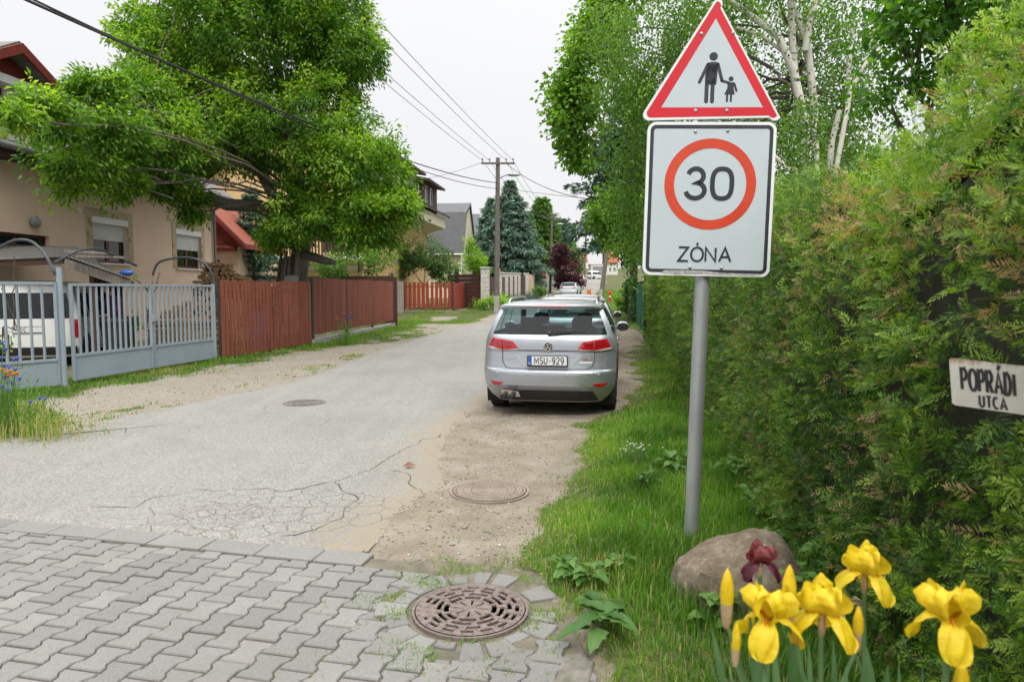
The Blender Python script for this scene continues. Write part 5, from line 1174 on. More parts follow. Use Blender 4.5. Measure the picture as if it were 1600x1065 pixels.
def wall_holes(mb, x0, x1, z0, z1, holes, y=0, deep=.18, f=None):
    """wall sheet in the local xz plane with window holes and their reveals"""
    f = f or (lambda a, b, t: (a, y+t, b))
    xs_ = sorted({x0, x1, *[h[0] for h in holes], *[h[1] for h in holes]}); zs_ = sorted({z0, z1, *[h[2] for h in holes], *[h[3] for h in holes]})
    for xa, xb in zip(xs_[:-1], xs_[1:]):
        for za, zb in zip(zs_[:-1], zs_[1:]):
            if any(h[0] <= xa and xb <= h[1] and h[2] <= za and zb <= h[3] for h in holes): continue
            mb.add([f(xa, za, 0), f(xb, za, 0), f(xb, zb, 0), f(xa, zb, 0)], [(0, 1, 2, 3)])
    for a, b, c_, d in holes:
        p = [(a, c_), (b, c_), (b, d), (a, d)]
        for i in range(4):
            q, r_ = p[i], p[(i+1) % 4]; mb.add([f(*q, 0), f(*r_, 0), f(*r_, deep), f(*q, deep)], [(0, 1, 2, 3)])
def window(root, x0, x1, z0, z1, frm, y=.10, shutter=0, mull=1, sill=True, surround=None, f=None):
    """window: frame > pane; optional shutter > box; sill"""
    f = f or (lambda a, b, t: (a, y+t, b))
    def bar(mb, a0, a1, b0, b1, t0, t1): mb.prism([(a0, b0), (a1, b0), (a1, b1), (a0, b1)], f, t0, t1)
    fr = MB(); t = .06
    bar(fr, x0, x0+t, z0, z1, 0, .05); bar(fr, x1-t, x1, z0, z1, 0, .05); bar(fr, x0+t, x1-t, z0, z0+t, 0, .05); bar(fr, x0+t, x1-t, z1-t, z1, 0, .05)
    for k_ in range(mull):
        xm = x0+(x1-x0)*(k_+1)/(mull+1); bar(fr, xm-.05, xm+.05, z0+t, z1-t, -.005, .045)
    wf = fr.build('window', frm, root)
    g = MB(); bar(g, x0+t-.002, x1-t+.002, z0+t-.002, z1-t+.002, .02, .03); g.build('pane', wglass, wf)
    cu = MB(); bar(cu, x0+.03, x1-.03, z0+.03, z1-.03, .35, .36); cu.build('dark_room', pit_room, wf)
    if shutter:
        s_ = MB(); zz0 = z1-.14-(z1-z0-.14)*shutter; nsl = max(3, int((z1-.14-zz0)/.045)); hgt = (z1-.14-zz0)/nsl
        for k_ in range(nsl): s_.prism([(x0+.03, zz0+k_*hgt+.004), (x1-.03, zz0+k_*hgt+.004), (x1-.03, zz0+(k_+1)*hgt), (x0+.03, zz0+(k_+1)*hgt)], f, -.035, -.018)
        bar(s_, x0+.03, x1-.03, zz0, z1-.14, -.02, -.012)
        so_ = s_.build('shutter', shutm, root)
        b = MB(); bar(b, x0-.02, x1+.02, z1-.14, z1+.01, -.12, .0); b.build('shutter_box', whitepvc, so_)
        gr_ = MB(); bar(gr_, x0, x0+.03, z0, z1-.14, -.04, 0); bar(gr_, x1-.03, x1, z0, z1-.14, -.04, 0); gr_.build('shutter_rail', whitepvc, so_)
    if sill: b = MB(); bar(b, x0-.05, x1+.05, z0-.04, z0-.003, -.16, .02); b.build('sill', whitepvc, root)
    if surround:
        w_ = .2; b = MB(); yy_ = -y-.018
        bar(b, x0-w_, x0-.004, z0-.0, z1+w_, yy_, yy_+.016); bar(b, x1+.004, x1+w_, z0-.0, z1+w_, yy_, yy_+.016); bar(b, x0-.004, x1+.004, z1+.004, z1+w_, yy_, yy_+.016)
        b.build('stone_surround', fstone, root)
    return wf
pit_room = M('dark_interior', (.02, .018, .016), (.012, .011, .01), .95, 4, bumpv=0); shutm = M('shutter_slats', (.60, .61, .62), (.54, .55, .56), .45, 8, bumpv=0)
gutm = M('grey_gutter', (.22, .23, .24), (.16, .17, .18), .5, 6, metal=.3); woodgrey = M('weathered_wood', (.24, .21, .185), (.12, .105, .09), .9, 6, bumpv=.5, bscale=30, stretch=(5, 5, .6))
# ---- peach house on the left
h1 = empty('peach_house', (-11.23, 26.0, -.295), R(84.5), 'peach rendered house with stone framed windows and red gabled dormer behind the gate', 'house'); h1.scale = (1.182,)*3
W1 = (-5.55, -4.27, 2.27, 3.36); W2 = (-2.12, -.83, 2.24, 3.36); W0 = (-10.3, -6.9, 2.5, 2.78)
mb = MB(); wall_holes(mb, -13, 0, -.2, 4.55, [W1, W2, W0]); mb.add([(0, 0, -.2), (0, 8, -.2), (0, 8, 4.55), (0, 0, 4.55)], [(0, 1, 2, 3)])
mb.add([(-13, 0, -.2), (-13, 8, -.2), (-13, 8, 4.55), (-13, 0, 4.55)], [(0, 1, 2, 3)]); mb.build('wall', plaster, h1)
window(h1, *W1, redfr, .10, .42, 1, True, fstone); window(h1, *W2, redfr, .10, .45, 1, True, fstone); window(h1, *W0, brownfr, .10, 0, 3, False)
MB().ball((-7.35, -.07, 3.05), .13, 14, 8, (1, .7, 1)).build('wall_lamp', M('grey_lamp', (.25, .26, .26), (.2, .21, .21), .4), h1, smooth=True)
MB().lathe([(.055, 0), (.055, .03), (.04, .03), (.04, .012), (.001, .012)], 18, (-6.0, -.03, 3.45), 'y').build('vent', whitepvc, h1)
rf = MB().prism([(-.55, 4.40), (4.2, 7.6), (8.6, 4.40), (8.6, 4.52), (4.2, 7.75), (-.55, 4.52)], lambda a, b, t: (t, a, b), -13.4, .35).build('roof', tile_grey, h1)
MB().tube([(-13.4, -.60, 4.42), (.35, -.60, 4.36)], .075, 10).build('gutter', gutm, rf)
MB().prism([(-.5, 4.22), (0, 4.22), (0, 4.38), (-.5, 4.38)], lambda a, b, t: (t, a, b), -13.3, .3).build('eaves', brownfr, rf)
MB().tube([(-.12, -.07, .1), (-.12, -.07, 4.1), (-.12, -.5, 4.35)], .045, 8).build('downpipe', gutm, h1)
dmr = MB(); dw = [(-8.75, -7.72, 4.95, 5.72), (-7.55, -6.75, 4.95, 5.72)]
wall_holes(dmr, -9.3, -6.6, 4.6, 5.85, dw, .15); dmr.add([(-6.6, .15, 4.6), (-6.6, 3, 4.6), (-6.6, 3, 5.85), (-6.6, .15, 5.85)], [(0, 1, 2, 3)])
dm = dmr.build('dormer', whitewall, h1)
window(dm, *dw[0], redfr, .22, 0, 1, False); window(dm, *dw[1], redfr, .22, .93, 1, False)
MB().box(-9.5, -6.4, -.12, .12, 5.75, 5.92).build('dormer_fascia', whitepvc, dm)
MB().prism([(-8.95, 5.93), (-6.75, 5.93), (-7.85, 6.45)], lambda a, b, t: (a, t, b), .02, .1).build('gable_boards', redwood, dm)
MB().prism([(-7.85, 6.44), (-9.15, 5.74), (-9.15, 5.88), (-7.85, 6.60), (-6.55, 5.88), (-6.55, 5.74)], lambda a, b, t: (a, t, b), -.35, 3.4).build('dormer_roof', tile_grey, dm)
rk = MB().prism([(-7.85, 6.36), (-9.17, 5.66), (-9.17, 5.84), (-7.85, 6.56), (-6.53, 5.84), (-6.53, 5.66)], lambda a, b, t: (a, t, b), -.42, -.36).build('rake_board', redwood, dm)
# ---- low annex with red gable at the far corner of the peach house
q = A(388, 387, 24.5); an_ = empty('annex', ((q.x-1.75)*1.143, 28, -.232), R(0), 'small peach annex with a red boarded gable beyond the peach house', 'annex'); an_.scale = (1.143,)*3
zl = q.z
mb = MB(); wall_holes(mb, -1.6, 1.25, -.2, zl+.05, [(.32, .62, 1.2, 2.75)], .3); mb.add([(1.25, .3, -.2), (1.25, 4, -.2), (1.25, 4, zl+.05), (1.25, .3, zl+.05)], [(0, 1, 2, 3)]); mb.build('wall', plaster, an_)
window(an_, .32, .62, 1.2, 2.75, whitepvc, .38, 0, 0, True)
MB().prism([(-1.6, zl+.06), (1.5, zl+.06), (0, zl+1.6)], lambda a, b, t: (a, t, b), .1, .2).build('gable_boards', redwood, an_)
MB().prism([(0, zl+1.72), (-1.75, zl-.05), (-1.75, zl+.12), (0, zl+1.9), (1.75, zl+.12), (1.75, zl-.05)], lambda a, b, t: (a, t, b), -.25, 4.2).build('roof', tile_red, an_)
MB().prism([(0, zl+1.68), (-1.77, zl-.1), (-1.77, zl+.08), (0, zl+1.86), (1.77, zl+.08), (1.77, zl-.1)], lambda a, b, t: (a, t, b), -.30, -.254).build('rake_board', redwood, an_)
MB().box(-1.5, 1.3, -.05, .1, zl-.12, zl+.04).build('beam', redwood, an_)
# ---- pale cream house seen through the walnut
q = A(352, 452, 40); hc = empty('cream_house', (q.x, 40, 0), R(0), 'pale cream house half hidden behind the walnut trunk', 'house')
hw = A(492, 452, 40).x-q.x
mb = MB(); wall_holes(mb, -4, hw, -.2, 6.2, [(1.2, 2.2, 1.1, 2.4), (3.4, 4.2, 1.0, 2.3), (1.2, 2.2, 4.0, 5.2)]); mb.add([(hw, 0, -.2), (hw, 9, -.2), (hw, 9, 6.2), (hw, 0, 6.2)], [(0, 1, 2, 3)]); mb.build('wall', cream, hc)
for w_ in ((1.2, 2.2, 1.1, 2.4), (3.4, 4.2, 1.0, 2.3), (1.2, 2.2, 4.0, 5.2)): window(hc, *w_, brownfr, .1, 0, 1)
MB().prism([(-.7, 6.1), (4.5, 9.3), (9.6, 6.1), (9.6, 6.3), (4.5, 9.5), (-.7, 6.3)], lambda a, b, t: (t, a, b), -4.3, hw+.4).build('roof', tile_brown, hc)
# ---- big house with brown dormers, its long side along the road
D2 = 55.0; q = A(697, 340, D2); h2 = empty('house', (q.x-1.5, D2, 0), R(83.5), 'large house with ochre walls, cream eaves box and brown boarded dormers behind the walnut', 'house')
ze = q.z-.05
mb = MB(); wall_holes(mb, -16, 0, -.3, ze, [(-3, -1.6, 3.4, 4.9)], 0); hh = [(1.0, 2.2, 1.3, 2.5), (3.6, 4.8, 1.3, 2.5), (.9, 2.3, 3.7, 5.6), (4.5, 5.8, 4.2, 5.5)]
fe = lambda a, b_, t: (-16+t, a, b_)
wall_holes(mb, 0, 10, -.3, ze, hh, f=fe, deep=.18); mb.add([(-16, 0, ze), (-16, 10, ze), (-16, 5, ze+3.6)], [(0, 1, 2)]); mb.add([(0, 0, -.3), (0, 10, -.3), (0, 10, ze), (0, 5, ze+3.6), (0, 0, ze)], [(0, 1, 2, 3, 4)]); mb.build('wall', ochre, h2)
for w_ in hh: window(h2, *w_, brownfr, .1, 0, 1, True, None, lambda a, b_, t: (-16+.1+t, a, b_))
window(h2, -3, -1.6, 3.4, 4.9, brownfr, .1, 0, 1)
MB().box(-16.06, -16.004, -.02, 10, 2.72, 2.98).build('white_band', whitewall, h2); MB().box(-16.06, -16.004, -.02, 10, .9, 1.1).build('white_band', whitewall, h2)
bo_ = MB().box(-17.4, -16.07, -.9, 5, 3.25, 3.45).build('balcony', whitewall, h2); b = MB()
for k_ in range(32): b.box(-17.36, -17.32, -.85+k_*.185, -.85+k_*.185+.09, 3.48, 4.35)
for k_ in range(7): b.box(-17.3+k_*.185, -17.3+k_*.185+.09, -.86, -.82, 3.48, 4.35)
b.box(-17.39, -17.29, -.9, 5, 4.35, 4.43); b.build('railing', brownfr, bo_)
MB().prism([(-1.45, ze-.05), (-1.45, ze-.85), (-.01, ze-1.25), (-.01, ze-.05)], lambda a, b_, t: (t, a, b_), -16.4, .0).build('eaves_box', cream, h2)
MB().prism([(-1.75, ze-.02), (.6, ze+1.15), (5, ze+4.0), (10.5, ze), (10.5, ze+.15), (5, ze+4.2), (.6, ze+1.32), (-1.75, ze+.14)], lambda a, b_, t: (t, a, b_), -16.8, .5).build('roof', tile_brown, h2)
for x0, x1, zt in ((-14.6, -8.2, ze+2.15), (-6.2, -2.0, ze+2.0)):
    nw_ = 4 if x1-x0 > 5 else 2; hol = [(x0+.35+k_*1.5, x0+1.45+k_*1.5, ze+.55, zt-.25) for k_ in range(nw_)]; d_ = MB()
    wall_holes(d_, x0, x1, ze+.1, zt, hol, -1.25)
    for x_ in (x0, x1): d_.add([(x_, -1.25, ze+.1), (x_, 3.0, ze+.1), (x_, 3.0, zt), (x_, -1.25, zt)], [(0, 1, 2, 3)])
    dd_ = d_.build('dormer', brownfr, h2)
    for w_ in hol: window(dd_, *w_, whitepvc, -1.19, 0, 1, False)
    ew = [(-.9, 0.0), (.3, 1.2)]
    for a_, c_ in ew: window(dd_, a_, c_, ze+.7, zt-.25, whitepvc, 0, 0, 0, False, None, (lambda a, b_, t, x_=x0: (x_-.06+t, a, b_)))
    MB().prism([(-1.8, zt-.12), (3.6, zt+.95), (3.6, zt+1.1), (-1.8, zt+.05)], lambda a, b_, t: (t, a, b_), x0-.5, x1+.5).build('dormer_roof', tile_brown, dd_)
# ---- slate-roofed house
D3 = 68.0; q = A(706, 400, D3); h3 = empty('house', (q.x, D3, rz(D3)), R(-6), 'cream house with a steep dark slate roof and white downpipe', 'house')
z0_ = 4.35
mb = MB(); wall_holes(mb, -3.2, 1.0, -.3, z0_, [(.15, .75, 1.2, 2.9)]); mb.add([(1.0, 0, -.3), (1.0, 8, -.3), (1.0, 8, z0_), (1.0, 0, z0_)], [(0, 1, 2, 3)]); mb.build('wall', cream, h3); window(h3, .15, .75, 1.2, 2.9, whitepvc, .1, 0, 0)
MB().prism([(-.3, z0_-.1), (1.5, 8.4), (4.2, 9.6), (8.3, z0_-.1), (8.3, z0_+.1), (4.2, 9.85), (1.3, 8.6), (-.45, z0_+.05)], lambda a, b_, t: (t, a, b_), -7, 1.25).build('roof', tile_slate, h3)
MB().prism([(-.2, z0_), (1.5, 8.3), (4.2, 9.5), (8.2, z0_)], lambda a, b_, t: (t, a, b_), 1.0, 1.06).build('gable', cream, h3)
MB().tube([(-7, -.42, z0_-.02), (1.25, -.42, z0_-.05)], .08, 8).build('gutter', whitepvc, h3); MB().tube([(.95, -.1, 0), (.95, -.1, z0_-.1)], .07, 8).build('downpipe', whitepvc, h3)
def plain_house(px0, px1, D, zw, zr, label, wm, rm, yaw=0, ny_=7):
    a, b = A(px0, 452, D), A(px1, 452, D); w_ = b.x-a.x; t = empty('house', (a.x, D, rz(D)), yaw, label, 'house', 'houses far up the road')
    mb = MB(); hs = [(w_*.2, w_*.4, .9, 2.1), (w_*.6, w_*.8, .9, 2.1)]; wall_holes(mb, 0, w_, -.3, zw, hs)
    for x_ in (0, w_): mb.add([(x_, 0, -.3), (x_, ny_, -.3), (x_, ny_, zw), (x_, 0, zw)], [(0, 1, 2, 3)])
    mb.build('wall', wm, t)
    for h_ in hs: window(t, *h_, whitepvc, .1, 0, 1, False)
    MB().prism([(-.5, zw-.05), (ny_/2, zr), (ny_+.5, zw-.05), (ny_+.5, zw+.12), (ny_/2, zr+.2), (-.5, zw+.12)], lambda a_, b_, t_: (t_, a_, b_), -.5, w_+.5).build('roof', rm, t); return t
plain_house(712, 742, 92, 7.0, 10.2, 'pale house with a grey gable roof behind the slate roof', ochre, tile_slate)
plain_house(872, 915, 175, 3.6, 6.8, 'pale far house with a red tile roof left of the garage', cream, tile_red)
plain_house(948, 965, 205, 3.6, 6.6, 'small red-roofed far house right of the garage', whitewall, tile_red)
a, b = A(923, 432, 178), A(948, 432, 178); ga = empty('garage', (a.x, 178, rz(178)), 0, 'far white garage with a wide grey door closing the view up the road', 'garage'); w_ = b.x-a.x
mb = MB(); wall_holes(mb, 0, w_, -.3, 3.1, [(.5, w_-.4, 0, 2.55)], 0, .15)
for x_ in (0, w_): mb.add([(x_, 0, -.3), (x_, 6, -.3), (x_, 6, 3.1), (x_, 0, 3.1)], [(0, 1, 2, 3)])
mb.build('wall', whitewall, ga); MB().box(.5, w_-.4, .12, .16, 0, 2.55).build('garage_door', M('grey_door', (.24, .26, .28), (.2, .22, .24), .6, 3, bumpv=0), ga); MB().box(-.2, w_+.2, -.15, 6, 3.1, 3.3).build('roof', whitewall, ga)
# ================================================================== FENCES AND GATE
gatem = M('blue_grey_gate_paint', (.32, .385, .45), (.27, .325, .385), .55, 3, bumpv=.12, bscale=50)
m, n, o = new_mat('gate_paint'); c = objc(n)
cc = ramp(n, noise(n, 2, 6, .65, c), [(.3, (.215, .265, .315)), (.7, (.27, .325, .375))]); rs_ = ramp(n, noise(n, 14, 8, .75, c), [(.66, 0), (.72, 1)])
cc = mixc(n, rs_, cc, (.16, .075, .04)); pbsdf(n, o, cc, .5, .0, bump(n, noise(n, 30, 4, .6, c), .15, .01)); gatem = m
pipem = M('dark_grey_pipe', (.05, .06, .075), (.03, .036, .045), .4, 10, bumpv=.05)
def gate_leaf(root, p0, p1, z0, z1, nb, name='leaf', plate=.42):
    p0, p1 = Vector(p0), Vector(p1); L = (p1-p0).length; d = (p1-p0)/L; mb = MB(); f = lambda t: p0+d*t
    for t in (.02, L-.02): mb.beam(f(t)+Vector((0, 0, z0)), f(t)+Vector((0, 0, z1)), .05, .04)
    for z in (z0+.025, z0+plate, z1-.02): mb.beam(f(.045)+Vector((0, 0, z)), f(L-.045)+Vector((0, 0, z)), .045, .045)
    for k_ in range(nb):
        t = .045+(L-.09)*(k_+1)/(nb+1); mb.beam(f(t)+Vector((0, 0, z0+plate+.023)), f(t)+Vector((0, 0, z1-.043)), .03, .03)
    lf = mb.build(name, gatem, root)
    MB().beam(f(.045)+Vector((0, 0, z0+.05+(plate-.075)/2)), f(L-.045)+Vector((0, 0, z0+.05+(plate-.075)/2)), .012, plate-.078).build('sheet_panel', gatem, lf); return lf
gA, gB = Vector((-7.33, 11.3, 0)), Vector((-6.62, 15.15, 0)); gd = (gB-gA).normalized()
mg = empty('metal_gate', (gA.x, gA.y, 0), 0, 'blue-grey double metal gate of upright bars over solid lower sheets', 'gate'); O = Vector(mg.location)
mid = gA+(gB-gA)*.50
gate_leaf(mg, gA-O+gd*.03, mid-O-gd*.012, .10, 1.72, 13); gate_leaf(mg, mid-O+gd*.012, gB-O-gd*.03, .10, 1.72, 13)
for p in (gB,): MB().tube([p-O+Vector((0, 0, -.2)), p-O+Vector((0, 0, 1.74))], .04, 12).build('post', gatem, mg)
lt = MB().beam(mid-O+Vector((.03, 0, 1.0)), mid-O+Vector((.03, 0, 1.14)), .04, .09); lt.build('latch', gatem, mg)
pf = empty('metal_fence', (gA.x, gA.y, 0), 0, 'blue-grey metal fence bay with upright bars at the left edge', 'fence')
pL = Vector((-8.6, 9.35, 0)); p2_ = gA-gd*.16
MB().tube([p2_-O+Vector((0, 0, -.2)), p2_-O+Vector((0, 0, 1.98))], .045, 12).build('post', gatem, pf)
gate_leaf(pf, pL-O, p2_-O-(p2_-pL).normalized()*.05, .06, 1.74, 11, 'panel')
MB().tube([pL-O+Vector((0, 0, -.2)), pL-O+Vector((0, 0, 1.8))], .045, 12).build('post', gatem, pf)
def hoop(pts, label, r_=.024):
    P_ = [A(*q) for q in pts]; S = []
    for i in range(len(P_)-1):
        a0, a1, a2, a3 = P_[max(i-1, 0)], P_[i], P_[i+1], P_[min(i+2, len(P_)-1)]
        for k_ in range(6):
            t = k_/6; S.append(.5*((2*a1)+(a2-a0)*t+(2*a0-5*a1+4*a2-a3)*t*t+(3*a1-a0-3*a2+a3)*t**3))
    S.append(P_[-1]); b0_ = S[-1].copy(); b0_.z = 0
    o_ = MB().tube([s_-b0_ for s_ in S], r_, 8).build('pipe_arch', pipem, None, smooth=True, loc=b0_); tag(o_, label, 'arch', 'bent pipes over the gate')
hoop([(-30, 405, 11.2), (0, 386, 11.2), (25, 375, 11.2), (50, 378, 11.2), (70, 398, 11.15), (82, 420, 11.1), (85, 430, 11.1)], 'dark bent pipe arching over the left fence post')
hoop([(84, 411, 11.6), (100, 402, 12), (125, 391, 12.4), (152, 389, 12.8), (180, 400, 13.3), (213, 415, 13.8)], 'dark bent pipe leaning across the carport roof')
hoop([(238, 430, 15.2), (246, 412, 15.2), (262, 405, 15.2), (290, 402, 15.2), (315, 408, 15.2), (330, 425, 15.2), (335, 448, 15.2)], 'dark bent pipe arching over the right gate leaf')
picket1 = M('red_brown_pickets', (.26, .072, .036), (.15, .042, .024), .75, 2.5, bumpv=.35, bscale=18, stretch=(6, 6, .5)); picket2 = M('bright_red_pickets', (.33, .045, .022), (.20, .028, .016), .75, 2.5, bumpv=.35, bscale=18, stretch=(6, 6, .5))
postm = M('dark_fence_post', (.05, .045, .045), (.03, .028, .028), .6, 10); conc = M('concrete', (.34, .33, .30), (.24, .23, .21), .92, 5, bumpv=.4, bscale=40)
def picket_fence(name, p0, p1, z0, z1, nsl, label, mat_, posts, plinth=0, w_=.1, gap_wave=0, railm=None):
    p0, p1 = Vector(p0), Vector(p1); L = (p1-p0).length; d = (p1-p0)/L; t = empty(name, p0, math.atan2(d.y, d.x), label, 'fence'); mb = MB(); step = L/nsl; ca = rng.normal(0, .012, nsl)
    for k_ in range(nsl):
        x = (k_+.5)*step+ca[k_]*.6; hz = rng.normal(0, .012); wv = w_*rng.uniform(.94, 1.04); lean = rng.normal(0, .006)
        mb.add([(x+sx_*wv/2+(lean if zz > z0+.5 else -lean), yy, zz+(hz if zz > z0+.5 else 0)) for zz in (z0+rng.uniform(0, .03), z1) for yy in (-.022, 0) for sx_ in (-1, 1)], [(0, 2, 3, 1), (4, 5, 7, 6), (0, 1, 5, 4), (2, 6, 7, 3), (0, 4, 6, 2), (1, 3, 7, 5)])
    mb.build('pickets', mat_, t)
    r_ = MB()
    for zz in (z0+.28, z1-.28): r_.box(0, L, .002, .045, zz-.03, zz+.03)
    r_.build('rail', railm or brownfr, t)
    for pt in posts: MB().box(pt-.03, pt+.03, -.03 if plinth else .003, .05, -.3, z1+.02).build('post', postm, t)
    if plinth: MB().box(-.05, L+.05, -.07, .13, -.3, plinth).build('plinth', conc, t)
    return t
picket_fence('picket_fence', (-6.55, 15.32, 0), (-5.72, 19.4, 0), .08, 1.83, 27, 'near red-brown picket fence between the gate and the low plinth', picket1, [.02, 2.1, 4.1], 0, .106)
picket_fence('picket_fence', (-5.70, 19.5, 0), (-5.02, 28.9, 0), .30, 1.95, 74, 'long red-brown picket fence on a low concrete plinth past the blue cornflowers', picket1, [.03, 3.1, 6.2, 9.38], .20, .096)
x0, x1 = A(630, 452, 45), A(706, 452, 45.3); picket_fence('picket_fence', (x0.x, 45, .0), (x1.x, 45.3, 0), .34, 2.08, 11, 'short bright red picket fence with wide gaps by the grey block pillar', picket2, [.05, 3.2], .25, .20)
x2 = A(752, 452, 57); picket_fence('picket_fence', (x1.x+.06, 45.5, 0), (x2.x, 57, .2), .30, 2.05, 46, 'bright red close-boarded fence running from the short fence to the stone pillar', picket2, [.05, 4, 8, 11.6], .2, .2)
q = A(623, 452, 43.2); gp_ = MB()
for k_ in range(9): gp_.box(-.27, .27, -.27, .27, .0+k_*.235, .0+k_*.235+.228)
tag(gp_.build('block_pillar', conc, None, bevel=.008, loc=(q.x, 43.2, 0)), 'grey concrete block pillar between the long and short red fences', 'pillar')
x0, x1 = A(475, 452, 31.5), A(614, 452, 30.2); bw_ = empty('board_fence', (x0.x, 31.5, 0), math.atan2(-1.3, x1.x-x0.x), 'dark brown board wall behind the long picket fence', 'fence'); L = math.hypot(x1.x-x0.x, 1.3)
mb = MB()
for k_ in range(8): mb.box(0, L, 0, .03, .15+k_*.26, .15+k_*.26+.245)
mb.build('boards', brownfr, bw_)
for t_ in (0.05, L/2, L-.02): MB().box(t_-.05, t_+.05, -.06, -.003, -.2, 2.32).build('post', brownfr, bw_)
q = A(617, 452, 29.2); tag(MB().box(-.09, .09, -.09, .09, -.2, 2.15).build('gate_post', M('plum_paint', (.085, .022, .026), (.06, .016, .02), .5), None, loc=(q.x, 29.2, 0)), 'dark plum square post closing the long picket fence', 'post')
# white pillars with brown panels, then the beige block fence
pillm = M('white_split_stone', (.56, .55, .51), (.40, .39, .36), .9, 6, bumpv=.6, bscale=22); beige = M('beige_block', (.50, .40, .26), (.40, .31, .20), .9, 5, bumpv=.4, bscale=20)
pl_ = [(758, 48.5), (779.5, 53.5), (789.5, 57), (797, 60.5), (804, 64), (809.5, 67.5), (822, 70)]
pts = []
for i, (px, D) in enumerate(pl_):
    q = A(px, 452, D); pts.append((q.x, D)); hgt = (2.95 if i == 0 else 2.65-.03*i)
    b = MB(); w_ = .30 if i == 0 else .24
    nbk = 9
    for k_ in range(nbk): b.box(-w_, w_, -w_, w_, (hgt-.1)*k_/nbk, (hgt-.1)*(k_+1)/nbk-.012)
    b.box(-w_-.06, w_+.06, -w_-.06, w_+.06, hgt-.1, hgt)
    tag(b.build('stone_pillar', pillm, None, bevel=.01, loc=(q.x, D, rz(D))), ('broad white stone gate pillar behind the red fence end, nearest of its row' if i == 0 else 'white stone fence pillar between brown boarded panels'), 'pillar', 'white stone fence pillars')
for i in range(len(pts)-1):
    p, q = Vector((*pts[i], rz(pts[i][1]))), Vector((*pts[i+1], rz(pts[i+1][1]))); d = (q-p).normalized(); b = MB()
    for k_ in range(9): b.beam(p+d*.3+Vector((0, 0, .25+k_*.235))-p, q-d*.3+Vector((0, 0, .25+k_*.235))-p, .04, .21)
    tag(b.build('fence_panel', brownfr, None, loc=p), 'brown board fence panel between two white stone pillars', 'fence panel', 'brown boarded fence panels')
p = A(700, 452, 50.5); q = A(752, 452, 48.8); b = MB()
for k_ in range(9): b.beam((0, 0, .2+k_*.29), (q.x-p.x, q.y-p.y, .2+k_*.29), .04, .27)
tag(b.build('board_fence', brownfr, None, loc=(p.x, p.y, .05)), 'tall dark brown board fence left of the broad white pillar', 'fence')
tag(MB().ball((0, 0, .12), .13, 12, 8, (1, 1, 1.2)).build('gate_lamp', amber, None, smooth=True, loc=(pts[1][0], pts[1][1], rz(53.5)+2.62)), 'small orange globe lamp on a white pillar', 'lamp')
p, q = A(828, 452, 71), A(850, 452, 86); d = Vector((q.x-p.x, q.y-p.y, 0)); bf_ = empty('block_fence', (p.x, p.y, rz(71)), math.atan2(d.y, d.x), 'beige block garden fence with white letterbox panels', 'fence'); L = d.length
MB().box(0, L, -.1, .1, -.3, .9).build('base_wall', beige, bf_)
for k_ in range(7): MB().box(k_*L/6.4-.25, k_*L/6.4+.25, -.16, .16, -.3, 2.3).build('pillar', beige, bf_)
for k_ in range(6): MB().box(k_*L/6.4+.4, k_*L/6.4+L/6.4-.4, -.03, .03, 1.0, 2.1).build('panel', whitepvc if k_ < 2 else beige, bf_)
q = A(850, 452, 88); tag(MB().box(-.18, .18, -.18, .18, 0, 3.1).build('gate_post', picket2, None, loc=(q.x, 88, rz(88))), 'bright red post at the end of the beige block fence', 'post')
q = A(856, 452, 92); b = MB()
for k_ in range(5): b.box(k_*.62, k_*.62+.58, -.1, .1, 0, 2.2)
tag(b.build('block_wall', conc, None, loc=(q.x-.3, 92, rz(92))), 'short grey block wall beyond the red post', 'wall')
# right side: green mesh fence with red post, hydrant, mound
meshg = M('green_mesh', (.02, .11, .06), (.015, .08, .045), .6, 10)
p, q = Vector((hedge_x(22.6)+.02, 22.6, 0)), Vector((hedge_x(30)+.0, 30, 0)); d = (q-p).normalized(); mf = empty('mesh_fence', p, 0, 'green wire mesh fence with red posts beyond the hedge', 'fence')
b = MB(); L = (q-p).length
for k_ in range(int(L/.11)): b.tube([d*(k_*.11)+Vector((0, 0, .15)), d*(k_*.11)+Vector((0, 0, 1.75))], .008, 4, False)
for k_ in range(15): b.tube([Vector((0, 0, .15+k_*.113)), d*L+Vector((0, 0, .15+k_*.113))], .008, 4, False)
b.build('mesh', meshg, mf)
for t_ in (0, L/2, L): MB().beam(d*t_+Vector((0, 0, -.2)), d*t_+Vector((0, 0, 1.85)), .07, .07).build('post', redwood if t_ == 0 else meshg, mf)
q = G(953, 471.5); hy = empty('hydrant', (q.x, q.y, q.z), 0, 'small red and white street hydrant beside the far road', 'hydrant')
MB().lathe([(.12, 0), (.12, .1), (.09, .12), (.09, .75), (.12, .78), (.11, .92), (.04, 1.0), (.001, 1.0)], 14).build('body', signred, hy, smooth=True, angle=40); MB().lathe([(.093, .42), (.093, .55)], 14).build('white_band', whitepvc, hy); MB().tube([(-.16, 0, .66), (.16, 0, .66)], .05, 10).build('outlet', signred, hy)
soil = M('soil', (.20, .17, .13), (.11, .09, .07), .95, 12, bumpv=.8)
def moundf(u_, v_):
    a_ = u_*6.2832; r_ = v_; q_ = np.array([[math.cos(a_)*r_*2, math.sin(a_)*r_*2, 0]]); return (math.cos(a_)*r_*.75, math.sin(a_)*r_*1.5, .34*(1-r_**2)*(0.6+.8*float(vnoise(q_, 2.2, 5)[0]))-.03)
mb = MB(); mb.grid(moundf, 40, 12); tag(mb.build('soil_mound', soil, None, smooth=True, loc=(hedge_x(22.5)-.75, 22.5, .05)), 'low heap of bare soil at the end of the hedge', 'soil heap')
